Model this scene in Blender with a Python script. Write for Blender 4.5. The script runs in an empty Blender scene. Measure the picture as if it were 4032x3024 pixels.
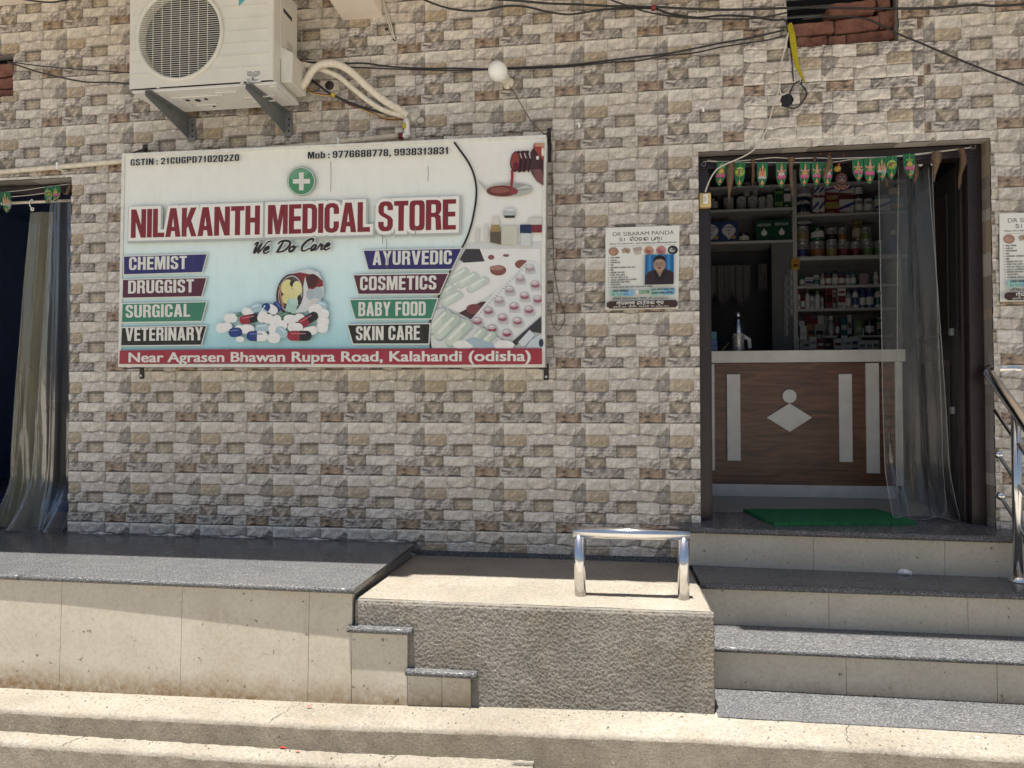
import bpy, bmesh, math, random
import numpy as np
from mathutils import Vector, Matrix
from mathutils import noise as pnoise
from mathutils.geometry import tessellate_polygon
random.seed(7)
S = bpy.context.scene
COL = S.collection
R = math.radians

# ------------------------------------------------------------------ camera, sky, sun, exposure
CAM_LOC = Vector((3.0392, -3.9521, 1.6372))
CAM_ROT = (1.5914, 0.0013, 0.1371)
FPX = 2795.0
cd = bpy.data.cameras.new('camera')
cam = bpy.data.objects.new('camera', cd)
COL.objects.link(cam)
cam.location = CAM_LOC
cam.rotation_euler = CAM_ROT
cd.sensor_width = 36.0
cd.lens = FPX / 4032 * 36.0
cd.clip_start = 0.05
cd.clip_end = 3000
S.camera = cam

SUN_TO = Vector((-0.055, -0.115, 1.0)).normalized()
w = bpy.data.worlds.new('World')
S.world = w
w.use_nodes = True
nt = w.node_tree
bg = nt.nodes['Background']
sky = nt.nodes.new('ShaderNodeTexSky')
sky.sky_type = 'NISHITA'
sky.sun_disc = False
sky.sun_elevation = math.asin(SUN_TO.z)
sky.sun_rotation = math.atan2(SUN_TO.x, SUN_TO.y)
sky.altitude = 200
sky.air_density = 1.0
sky.dust_density = 3.0
sky.ozone_density = 1.0
nt.links.new(sky.outputs[0], bg.inputs[0])
bg.inputs[1].default_value = 0.052
sl = bpy.data.lights.new('sun', 'SUN')
sl.energy = 4.9
sl.angle = R(0.5)
sl.color = (1.0, 0.965, 0.90)
so = bpy.data.objects.new('sun', sl)
COL.objects.link(so)
so.rotation_euler = (-SUN_TO).to_track_quat('-Z', 'Y').to_euler()
so.location = (2, -3, 9)
S.view_settings.view_transform = 'Standard'
S.view_settings.look = 'None'
S.view_settings.gamma = 1.0
S.view_settings.exposure = 1.15
try:
    S.cycles.max_bounces = 8
    S.cycles.transparent_max_bounces = 16
    S.cycles.sample_clamp_indirect = 6.0
except Exception:
    pass

# ------------------------------------------------------------------ pixel -> point on a real plane
CM = Matrix.LocRotScale(None, bpy.data.objects['camera'].rotation_euler, None).to_3x3()


def ray(x, y):
    return CM @ Vector(((x - 2016) / FPX, -(y - 1512) / FPX, -1.0))


def P(x, y, Y=0.0):
    d = ray(x, y)
    return CAM_LOC + d * ((Y - CAM_LOC.y) / d.y)


def PX(x, y, X):
    d = ray(x, y)
    return CAM_LOC + d * ((X - CAM_LOC.x) / d.x)


def PZ(x, y, Z):
    d = ray(x, y)
    return CAM_LOC + d * ((Z - CAM_LOC.z) / d.z)


# ------------------------------------------------------------------ objects
def wloc(o):
    v = Vector((0, 0, 0))
    while o is not None:
        v = v + Vector(o.location)
        o = o.parent
    return v


def tag(o, label=None, cat=None, group=None, kind=None):
    if label:
        o['label'] = label
    if cat:
        o['category'] = cat
    if group:
        o['group'] = group
    if kind:
        o['kind'] = kind
    return o


def thing(name, label, cat, loc=(0, 0, 0), group=None):
    o = bpy.data.objects.new(name, None)
    COL.objects.link(o)
    o.empty_display_size = 0.05
    o.location = loc
    return tag(o, label, cat, group)


class MB:
    """collects shapes (world coordinates) and links them as ONE mesh"""

    def __init__(self):
        self.v = []
        self.f = []
        self.c = []
        self.sm = []
        self.m = []
        self.col = (0.8, 0.8, 0.8)
        self.mi = 0

    def face(self, idx, smooth=False, col=None):
        self.f.append(tuple(idx))
        self.c.append(col or self.col)
        self.sm.append(smooth)
        self.m.append(self.mi)

    def box(self, x0, x1, y0, y1, z0, z1, col=None):
        self.hexa([(x0, y0, z0), (x1, y0, z0), (x1, y1, z0), (x0, y1, z0),
                   (x0, y0, z1), (x1, y0, z1), (x1, y1, z1), (x0, y1, z1)], col)
        return self

    def hexa(self, p, col=None):
        b = len(self.v)
        self.v += [tuple(q) for q in p]
        for q in ((0, 3, 2, 1), (4, 5, 6, 7), (0, 1, 5, 4), (1, 2, 6, 5), (2, 3, 7, 6), (3, 0, 4, 7)):
            self.face([b + i for i in q], False, col)
        return self

    def quad(self, a, b, c, d, col=None, smooth=False):
        n = len(self.v)
        self.v += [tuple(a), tuple(b), tuple(c), tuple(d)]
        self.face((n, n + 1, n + 2, n + 3), smooth, col)

    def ring(self, c, a, b, r, seg):
        n = len(self.v)
        for i in range(seg):
            t = 2 * math.pi * i / seg
            self.v.append(tuple(Vector(c) + a * (math.cos(t) * r) + b * (math.sin(t) * r)))
        return n

    def tube(self, pts, r, seg=10, caps=True, col=None, rs=None):
        pts = [Vector(p) for p in pts]
        t0 = (pts[1] - pts[0]).normalized()
        a = t0.orthogonal().normalized()
        prev = None
        for i, p in enumerate(pts):
            if i == 0:
                t = t0
            elif i == len(pts) - 1:
                t = (pts[-1] - pts[-2]).normalized()
            else:
                t = ((pts[i + 1] - p).normalized() + (p - pts[i - 1]).normalized())
                t = t.normalized() if t.length > 1e-6 else (p - pts[i - 1]).normalized()
            a = (a - t * a.dot(t))
            a = a.normalized() if a.length > 1e-6 else t.orthogonal().normalized()
            b = t.cross(a)
            n = self.ring(p, a, b, rs[i] if rs else r, seg)
            if prev is not None:
                for k in range(seg):
                    k2 = (k + 1) % seg
                    self.face((prev + k, prev + k2, n + k2, n + k), True, col)
            elif caps:
                self.face([n + k for k in range(seg)][::-1], False, col)
            prev = n
        if caps:
            self.face([prev + k for k in range(seg)], False, col)
        return self

    def lathe(self, prof, c, axis=Vector((0, 0, 1)), seg=24, cols=None, smooth=True):
        """prof: (radius, height along the axis) from the base up"""
        axis = Vector(axis).normalized()
        a = axis.orthogonal().normalized()
        b = axis.cross(a)
        prev = None
        for i, (r, h) in enumerate(prof):
            cc = cols[i - 1] if cols and i > 0 else None
            n = self.ring(Vector(c) + axis * h, a, b, max(r, 1e-5), seg)
            if prev is not None:
                for k in range(seg):
                    k2 = (k + 1) % seg
                    self.face((prev + k, prev + k2, n + k2, n + k), smooth, cc)
            elif r > 1e-4:
                self.face([n + k for k in range(seg)][::-1], False, cols[0] if cols else None)
            prev = n
        if prof[-1][0] > 1e-4:
            self.face([prev + k for k in range(seg)], False, cols[-1] if cols else None)
        return self

    def sphere(self, c, r, seg=16, sc=(1, 1, 1), col=None):
        n0 = len(self.v)
        rings = seg // 2
        for i in range(rings + 1):
            ph = math.pi * i / rings
            for k in range(seg):
                t = 2 * math.pi * k / seg
                self.v.append((c[0] + r * sc[0] * math.sin(ph) * math.cos(t),
                               c[1] + r * sc[1] * math.sin(ph) * math.sin(t), c[2] + r * sc[2] * math.cos(ph)))
        for i in range(rings):
            for k in range(seg):
                k2 = (k + 1) % seg
                self.face((n0 + i * seg + k, n0 + (i + 1) * seg + k, n0 + (i + 1) * seg + k2, n0 + i * seg + k2), True, col)
        return self

    def grid(self, fn, nu, nv, smooth=True, colfn=None, closed=False):
        b = len(self.v)
        for j in range(nv + 1):
            for i in range(nu + 1):
                self.v.append(tuple(fn(i / nu, j / nv)))
        for j in range(nv):
            for i in range(nu):
                k = b + j * (nu + 1) + i
                self.face((k, k + 1, k + nu + 2, k + nu + 1), smooth,
                          colfn((i + .5) / nu, (j + .5) / nv) if colfn else None)
        return self

    def build(self, name, mat, parent=None, bevel=0.0, seg=2, weld=False):
        off = wloc(parent) if parent else Vector((0, 0, 0))
        me = bpy.data.meshes.new(name)
        me.from_pydata([(p[0] - off.x, p[1] - off.y, p[2] - off.z) for p in self.v], [], self.f)
        for m in (mat if isinstance(mat, (list, tuple)) else [mat]):
            me.materials.append(m)
        at = me.color_attributes.new('Col', 'FLOAT_COLOR', 'CORNER')
        arr = np.empty((len(me.loops), 4), np.float32)
        k = 0
        for f, c in zip(self.f, self.c):
            arr[k:k + len(f), :3] = c
            arr[k:k + len(f), 3] = 1
            k += len(f)
        at.data.foreach_set('color', arr.ravel())
        me.polygons.foreach_set('use_smooth', self.sm)
        me.polygons.foreach_set('material_index', self.m)
        if bevel > 0 or weld:
            bm = bmesh.new()
            bm.from_mesh(me)
            if weld:
                bmesh.ops.remove_doubles(bm, verts=bm.verts, dist=1e-5)
            if bevel > 0:
                ed = [e for e in bm.edges if len(e.link_faces) == 2 and e.calc_face_angle(0) > 0.6]
                bmesh.ops.bevel(bm, geom=ed, offset=bevel, segments=seg, profile=0.5, affect='EDGES', clamp_overlap=True)
            bm.to_mesh(me)
            bm.free()
        me.validate()
        o = bpy.data.objects.new(name, me)
        COL.objects.link(o)
        if parent:
            o.parent = parent
        return o


def smooth_path(pts, n=6):
    pts = [Vector(p) for p in pts]
    out = []
    q = [pts[0] * 2 - pts[1]] + pts + [pts[-1] * 2 - pts[-2]]
    for i in range(1, len(q) - 2):
        p0, p1, p2, p3 = q[i - 1], q[i], q[i + 1], q[i + 2]
        for k in range(n):
            t = k / n
            out.append(0.5 * ((2 * p1) + (p2 - p0) * t + (2 * p0 - 5 * p1 + 4 * p2 - p3) * t * t + (3 * p1 - p0 - 3 * p2 + p3) * t ** 3))
    out.append(pts[-1])
    return out


# ------------------------------------------------------------------ materials
def nodes(name):
    m = bpy.data.materials.new(name)
    m.use_nodes = True
    return m, m.node_tree, m.node_tree.nodes['Principled BSDF']


def texco(t, out='Object', scale=(1, 1, 1)):
    tc = t.nodes.new('ShaderNodeTexCoord')
    mp = t.nodes.new('ShaderNodeMapping')
    mp.inputs['Scale'].default_value = scale
    t.links.new(tc.outputs[out], mp.inputs[0])
    return mp.outputs[0]


def noise(t, vec, scale, detail=4, rough=0.6, dist=0.0):
    n = t.nodes.new('ShaderNodeTexNoise')
    n.inputs['Scale'].default_value = scale
    n.inputs['Detail'].default_value = detail
    n.inputs['Roughness'].default_value = rough
    n.inputs['Distortion'].default_value = dist
    t.links.new(vec, n.inputs['Vector'])
    return n.outputs['Fac']


def ramp(t, fac, stops):
    r = t.nodes.new('ShaderNodeValToRGB')
    el = r.color_ramp.elements
    while len(el) < len(stops):
        el.new(0.5)
    for e, (p, c) in zip(el, stops):
        e.position = p
        e.color = (c[0], c[1], c[2], 1) if not isinstance(c, (int, float)) else (c, c, c, 1)
    t.links.new(fac, r.inputs[0])
    return r.outputs[0]


def mix(t, fac, a, b, mode='MIX'):
    n = t.nodes.new('ShaderNodeMix')
    n.data_type = 'RGBA'
    n.blend_type = mode
    for s, v in ((n.inputs['Factor'], fac), (n.inputs['A'], a), (n.inputs['B'], b)):
        if isinstance(v, (int, float)):
            s.default_value = v
        elif isinstance(v, tuple):
            s.default_value = (v[0], v[1], v[2], 1)
        else:
            t.links.new(v, s)
    return n.outputs['Result']


def math_(t, op, a, b=0.0, clamp=False):
    n = t.nodes.new('ShaderNodeMath')
    n.operation = op
    n.use_clamp = clamp
    for s, v in zip(n.inputs, (a, b)):
        if isinstance(v, (int, float)):
            s.default_value = v
        else:
            t.links.new(v, s)
    return n.outputs[0]


def bump(t, b, h, strength=0.3, dist=0.01):
    n = t.nodes.new('ShaderNodeBump')
    n.inputs['Strength'].default_value = strength
    n.inputs['Distance'].default_value = dist
    t.links.new(h, n.inputs['Height'])
    t.links.new(n.outputs[0], b.inputs['Normal'])


def plain(name, col, rough=0.5, metal=0.0, var=0.12, scale=30, bmp=0.0, spec=0.5, bscale=None):
    m, t, b = nodes(name)
    v = texco(t)
    n = noise(t, v, scale)
    lo = tuple(max(0, c * (1 - var)) for c in col)
    hi = tuple(min(1, c * (1 + var)) for c in col)
    t.links.new(ramp(t, n, [(0.3, lo), (0.7, hi)]), b.inputs['Base Color'])
    b.inputs['Roughness'].default_value = rough
    b.inputs['Metallic'].default_value = metal
    b.inputs['Specular IOR Level'].default_value = spec
    if bmp:
        bump(t, b, noise(t, v, bscale or scale * 3), bmp, 0.004)
    return m


def printed(name, rough=0.5, spec=0.5, var=0.08, scale=40, coat=0.0, dirt=0.0):
    m, t, b = nodes(name)
    a = t.nodes.new('ShaderNodeVertexColor')
    a.layer_name = 'Col'
    v = texco(t)
    n = noise(t, v, scale)
    c = mix(t, 1.0, a.outputs[0], ramp(t, n, [(0.3, 1 - var), (0.7, 1.0)]), 'MULTIPLY')
    if dirt:
        vs = texco(t, 'Object', (9, 9, 1.2))
        d = ramp(t, noise(t, vs, 3, 6, 0.7), [(0.5, 0), (0.72, dirt)])
        c = mix(t, d, c, (0.25, 0.22, 0.17))
    t.links.new(c, b.inputs['Base Color'])
    b.inputs['Roughness'].default_value = rough
    b.inputs['Specular IOR Level'].default_value = spec
    b.inputs['Coat Weight'].default_value = coat
    return m


M = {}
M['print'] = printed('printed_card', 0.45)
M['gloss'] = printed('glossy_print', 0.22, 0.5)
M['flex'] = printed('sign_print', 0.38, 0.4, 0.05, 14, 0, 0.10)
M['paper'] = printed('poster_paper', 0.5, 0.3, 0.05, 30)
M['leaf'] = printed('dry_leaf', 0.8, 0.2, 0.35, 60)
M['steel'] = plain('stainless_steel', (0.72, 0.71, 0.70), 0.16, 1.0, 0.06, 20)
M['steel_dull'] = plain('brushed_steel', (0.55, 0.55, 0.54), 0.3, 1.0, 0.1, 40)
M['iron'] = plain('dark_iron', (0.025, 0.02, 0.018), 0.55, 0.0, 0.3, 60)
M['galv'] = plain('grey_bracket_metal', (0.19, 0.20, 0.205), 0.5, 0.3, 0.15, 40)
M['alu'] = plain('white_aluminium', (0.66, 0.66, 0.60), 0.4, 0.0, 0.1, 25)
M['boxside'] = plain('sign_box_side', (0.36, 0.36, 0.34), 0.5, 0.0, 0.1, 20)
M['acwhite'] = plain('ac_painted_sheet', (0.62, 0.605, 0.53), 0.42, 0.0, 0.05, 8)
M['acbase'] = plain('ac_base_sheet', (0.66, 0.65, 0.62), 0.3, 0.0, 0.06, 10)
M['acdark'] = plain('ac_fan_cavity', (0.012, 0.013, 0.02), 0.5, 0.0, 0.3, 20)
M['pvc'] = plain('pvc_pipe', (0.62, 0.57, 0.46), 0.45, 0.0, 0.2, 30)
M['hose'] = plain('wrapped_hose', (0.66, 0.61, 0.50), 0.6, 0.0, 0.15, 50, 0.4)
M['cable'] = plain('black_cable', (0.012, 0.012, 0.014), 0.5, 0, 0.3, 80)
M['twist'] = plain('twisted_flex', (0.09, 0.07, 0.045), 0.6, 0, 0.8, 60)
M['cord'] = plain('pale_cord', (0.55, 0.52, 0.46), 0.6, 0, 0.15, 80)
M['putty'] = plain('white_putty', (0.55, 0.53, 0.47), 0.8, 0, 0.2, 50, 0.8)
M['paint'] = plain('pinkish_plaster', (0.74, 0.66, 0.57), 0.75, 0, 0.05, 5, 0.15)
M['frame'] = plain('dark_brown_wood', (0.016, 0.009, 0.009), 0.38, 0, 0.35, 25, 0.15)
M['leafd'] = plain('dark_door_leaf', (0.014, 0.012, 0.012), 0.5, 0, 0.3, 12)
M['shelf'] = plain('pale_shelf_board', (0.34, 0.34, 0.345), 0.45, 0, 0.06, 12)
M['lamin'] = plain('white_laminate', (0.60, 0.58, 0.53), 0.35, 0, 0.1, 9)
M['backb'] = plain('shelf_back_board', (0.10, 0.105, 0.11), 0.7, 0, 0.1, 4)
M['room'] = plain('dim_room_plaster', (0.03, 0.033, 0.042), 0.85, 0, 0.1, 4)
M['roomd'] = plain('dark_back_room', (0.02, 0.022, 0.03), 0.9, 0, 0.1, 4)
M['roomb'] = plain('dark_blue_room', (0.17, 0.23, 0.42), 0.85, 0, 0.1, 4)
M['pale_floor'] = plain('interior_floor_tile', (0.27, 0.25, 0.22), 0.3, 0, 0.08, 6)
M['mat'] = plain('green_coir', (0.036, 0.165, 0.072), 0.95, 0, 0.4, 160, 1.2, 0.1)
M['cloth'] = plain('grey_cloth', (0.10, 0.10, 0.11), 0.8, 0, 0.15, 30)
M['bulb'] = plain('bulb_plastic', (0.82, 0.82, 0.78), 0.35, 0, 0.03, 20)
M['switch'] = plain('cream_switch_plastic', (0.62, 0.47, 0.20), 0.4, 0, 0.1, 20)
M['rock'] = plain('white_scrap', (0.75, 0.76, 0.76), 0.7, 0, 0.1, 60)


def mat_granite():
    m, t, b = nodes('black_granite')
    v = texco(t, 'Object', (0.45, 1.2, 1.2))
    n1 = noise(t, v, 250, 4, 0.8, 0.5)
    n2 = noise(t, v, 26, 4, 0.65, 0.5)
    s = ramp(t, n1, [(0.40, 0.0), (0.53, 0.22), (0.68, 1.0)])
    c = mix(t, s, (0.022, 0.023, 0.026), (0.46, 0.46, 0.46))
    c = mix(t, ramp(t, n2, [(0.35, 0.0), (0.75, 0.45)]), c, (0.055, 0.055, 0.06))
    vd = texco(t)
    dust = ramp(t, noise(t, vd, 2.2, 6, 0.7), [(0.4, 0.01), (0.75, 0.11)])
    c = mix(t, dust, c, (0.26, 0.235, 0.20))
    t.links.new(c, b.inputs['Base Color'])
    t.links.new(ramp(t, noise(t, vd, 5, 5, 0.7), [(0.3, 0.16), (0.8, 0.34)]), b.inputs['Roughness'])
    b.inputs['Specular IOR Level'].default_value = 0.2
    bump(t, b, n1, 0.05, 0.002)
    return m


M['granite'] = mat_granite()


def mat_concrete(name, lo, hi, rough_amp, spots=0.3, bs=70, stain=(0.27, 0.215, 0.15), dark=0.0, bd=0.010):
    m, t, b = nodes(name)
    v = texco(t)
    big = noise(t, v, 1.6, 6, 0.65)
    fine = noise(t, v, bs, 6, 0.8)
    c = mix(t, ramp(t, big, [(0.32, 0), (0.7, 1)]), lo, hi)
    if dark:
        c = mix(t, ramp(t, noise(t, v, 2.4, 7, 0.72, 0.6), [(0.46, 0), (0.66, dark)]), c, tuple(x * 0.42 for x in lo))
        c = mix(t, ramp(t, noise(t, v, 1.9, 6, 0.7, 0.3), [(0.52, 0), (0.72, dark)]), c, (0.25, 0.185, 0.115))
    c = mix(t, ramp(t, fine, [(0.34, 0.55), (0.56, 0.0)]), c, tuple(x * 0.38 for x in lo))
    mid = noise(t, v, 7, 7, 0.75)
    c = mix(t, ramp(t, mid, [(0.52, 0), (0.72, spots)]), c, stain)
    c = mix(t, ramp(t, noise(t, v, 48, 2, 0.5), [(0.70, 0), (0.735, 0.6)]), c, tuple(x * 0.35 for x in lo))
    c = mix(t, ramp(t, noise(t, v, 31, 2, 0.5), [(0.71, 0), (0.74, 0.5)]), c, (0.50, 0.47, 0.42))
    t.links.new(c, b.inputs['Base Color'])
    b.inputs['Roughness'].default_value = 0.92
    b.inputs['Specular IOR Level'].default_value = 0.2
    h = math_(t, 'ADD', fine, math_(t, 'MULTIPLY', noise(t, v, bs * 0.4, 4, 0.7), 0.8))
    bump(t, b, h, rough_amp, bd)
    return m


M['conc'] = mat_concrete('cement_ledge', (0.24, 0.213, 0.172), (0.375, 0.34, 0.285), 0.5, 0.45, 75)
M['rough'] = mat_concrete('rough_plaster', (0.255, 0.235, 0.205), (0.35, 0.325, 0.285), 0.75, 0.3, 150, dark=0.5, bd=0.010)
M['ledgef'] = mat_concrete('ledge_front_plaster', (0.27, 0.232, 0.18), (0.38, 0.335, 0.265), 0.9, 0.4, 120, dark=0.3)
M['street'] = mat_concrete('dusty_street', (0.34, 0.305, 0.26), (0.44, 0.40, 0.345), 0.4, 0.3, 40)


def mat_cream():
    m, t, b = nodes('cream_floor_tile')
    v = texco(t)
    big = noise(t, v, 3, 6, 0.7)
    fine = noise(t, v, 60, 5, 0.7)
    c = mix(t, ramp(t, big, [(0.3, 0), (0.7, 1)]), (0.45, 0.41, 0.33), (0.54, 0.50, 0.42))
    c = mix(t, ramp(t, fine, [(0.3, 0.35), (0.55, 0)]), c, (0.26, 0.215, 0.15))
    # splashed mud along the foot of the tiles, higher on the lowest ones
    tc = t.nodes.new('ShaderNodeTexCoord')
    sp = t.nodes.new('ShaderNodeSeparateXYZ')
    t.links.new(tc.outputs['Object'], sp.inputs[0])
    hgt = math_(t, 'ADD', sp.outputs[2], math_(t, 'MULTIPLY', math_(t, 'SUBTRACT', noise(t, v, 5, 6, 0.75), 0.5), 0.16))
    band = ramp(t, math_(t, 'MULTIPLY', math_(t, 'SUBTRACT', hgt, 0.24), 2.5), [(0.16, 1), (0.46, 0)])
    grit = ramp(t, noise(t, v, 38, 6, 0.8), [(0.36, 0.35), (0.58, 1.0)])
    c = mix(t, math_(t, 'MULTIPLY', band, grit), c, (0.20, 0.12, 0.05))
    blot = math_(t, 'MULTIPLY', ramp(t, noise(t, v, 1.3, 5, 0.6), [(0.50, 0), (0.68, 0.42)]), ramp(t, noise(t, v, 55, 6, 0.8), [(0.40, 0.1), (0.60, 1.0)]))
    c = mix(t, blot, c, (0.30, 0.225, 0.135))
    spk = ramp(t, noise(t, v, 34, 2, 0.5), [(0.70, 0), (0.74, 0.8)])
    c = mix(t, spk, c, (0.13, 0.10, 0.07))
    t.links.new(c, b.inputs['Base Color'])
    b.inputs['Roughness'].default_value = 0.5
    b.inputs['Specular IOR Level'].default_value = 0.35
    return m


M['cream'] = mat_cream()


def mat_stone():
    m, t, b = nodes('split_stone_wall_tile')
    a = t.nodes.new('ShaderNodeVertexColor')
    a.layer_name = 'Col'
    v = texco(t)
    n = noise(t, v, 150, 4, 0.75)
    n2 = noise(t, v, 60, 4, 0.6)
    c = mix(t, 1.0, a.outputs[0], ramp(t, n, [(0.3, 0.80), (0.7, 1.12)]), 'MULTIPLY')
    c = mix(t, ramp(t, noise(t, v, 0.9, 4, 0.6), [(0.45, 0), (0.8, 0.16)]), c, (0.42, 0.32, 0.18))
    c = mix(t, ramp(t, noise(t, texco(t, 'Object', (5, 5, 0.3)), 1.6, 6, 0.7), [(0.54, 0), (0.74, 0.20)]), c, (0.17, 0.14, 0.11))
    t.links.new(c, b.inputs['Base Color'])
    b.inputs['Roughness'].default_value = 0.24
    b.inputs['Specular IOR Level'].default_value = 0.5
    bump(t, b, n2, 0.22, 0.004)
    return m


M['stone'] = mat_stone()


def mat_wood():
    m, t, b = nodes('walnut_laminate')
    v = texco(t, 'Object', (0.9, 1, 9))
    n = noise(t, v, 3.2, 7, 0.62, 0.9)
    n2 = noise(t, texco(t, 'Object', (2, 1, 60)), 4, 3, 0.6)
    c = ramp(t, n, [(0.32, (0.030, 0.011, 0.006)), (0.5, (0.125, 0.046, 0.021)), (0.70, (0.235, 0.100, 0.050))])
    c = mix(t, 0.25, c, ramp(t, n2, [(0.3, (0.03, 0.015, 0.01)), (0.7, (0.15, 0.08, 0.05))]))
    t.links.new(c, b.inputs['Base Color'])
    b.inputs['Roughness'].default_value = 0.38
    return m


M['wood'] = mat_wood()


def mat_brick():
    m, t, b = nodes('old_red_brick')
    v = texco(t)
    n = noise(t, v, 14, 6, 0.7)
    c = ramp(t, n, [(0.28, (0.085, 0.04, 0.032)), (0.52, (0.20, 0.085, 0.06)), (0.78, (0.25, 0.165, 0.12))])
    t.links.new(c, b.inputs['Base Color'])
    b.inputs['Roughness'].default_value = 0.92
    bump(t, b, noise(t, v, 60, 6, 0.75), 1.0, 0.01)
    return m


M['brick'] = mat_brick()


def mat_plastic(name, tint, dens, dcol=(0.52, 0.52, 0.50), gmax=0.40, bs=0.5):
    m, t, b = nodes(name)
    out = t.nodes['Material Output']
    tr = t.nodes.new('ShaderNodeBsdfTransparent')
    tr.inputs[0].default_value = (tint[0], tint[1], tint[2], 1)
    gl = t.nodes.new('ShaderNodeBsdfGlossy')
    gl.inputs['Roughness'].default_value = 0.16
    df = t.nodes.new('ShaderNodeBsdfDiffuse')
    df.inputs[0].default_value = (*dcol, 1)
    v = texco(t, 'Object', (9, 9, 1.0))
    hz = ramp(t, noise(t, v, 2.2, 3, 0.5), [(0.35, dens * (0.4 if dens < .08 else .85)), (0.72, dens * (2.0 if dens < .08 else 1.2))])
    m1 = t.nodes.new('ShaderNodeMixShader')
    t.links.new(hz, m1.inputs[0])
    t.links.new(tr.outputs[0], m1.inputs[1])
    t.links.new(df.outputs[0], m1.inputs[2])
    fz = t.nodes.new('ShaderNodeFresnel')
    fz.inputs['IOR'].default_value = 1.42
    m2 = t.nodes.new('ShaderNodeMixShader')
    t.links.new(ramp(t, fz.outputs[0], [(0.02, 0.02 * gmax / .4), (1.0, gmax)]), m2.inputs[0])
    t.links.new(m1.outputs[0], m2.inputs[1])
    t.links.new(gl.outputs[0], m2.inputs[2])
    bn = t.nodes.new('ShaderNodeBump')
    bn.inputs['Strength'].default_value = bs
    bn.inputs['Distance'].default_value = 0.012
    t.links.new(noise(t, texco(t, 'Object', (2.5, 2.5, 0.9)), 6, 2, 0.5, 1.4), bn.inputs['Height'])
    t.links.new(bn.outputs[0], gl.inputs['Normal'])
    t.links.new(bn.outputs[0], fz.inputs['Normal'])
    t.links.new(m2.outputs[0], out.inputs[0])
    return m


M['clear_left'] = mat_plastic('clear_plastic_sheet_by_pier', (0.95, 0.95, 0.94), 0.10, (0.40, 0.40, 0.37), 0.22, 0.3)
M['clear'] = mat_plastic('clear_plastic_sheet', (0.97, 0.97, 0.96), 0.035)
M['olive'] = mat_plastic('yellowed_plastic_sheet', (0.62, 0.60, 0.44), 0.50, (0.26, 0.25, 0.175), 0.13, 0.25)

# ------------------------------------------------------------------ the setting
RNG = np.random.default_rng(3)
TW, TH = 0.457, 0.305
NU, NV = 132, 88


def vnoise(nx, ny, seed):
    rg = np.random.default_rng(seed)
    g = rg.random((ny, nx))
    u = np.arange(NU) / NU * nx
    v = np.arange(NV) / NV * ny
    iu, iv = u.astype(int), v.astype(int)
    fu, fv = u - iu, v - iv
    fu, fv = fu * fu * (3 - 2 * fu), fv * fv * (3 - 2 * fv)
    a = g[iv % ny][:, iu % nx]
    b_ = g[iv % ny][:, (iu + 1) % nx]
    c = g[(iv + 1) % ny][:, iu % nx]
    d = g[(iv + 1) % ny][:, (iu + 1) % nx]
    return (a * (1 - fu) + b_ * fu) * (1 - fv)[:, None] + (c * (1 - fu) + d * fu) * fv[:, None]


def fbm(nx, ny, seed, oc=4, ridge=False):
    s, amp, tot = 0, 1.0, 0
    for k in range(oc):
        n = vnoise(nx * 2 ** k, ny * 2 ** k, seed + k)
        if ridge:
            n = 1 - abs(2 * n - 1)
        s = s + n * amp
        tot += amp
        amp *= 0.55
    return s / tot


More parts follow.
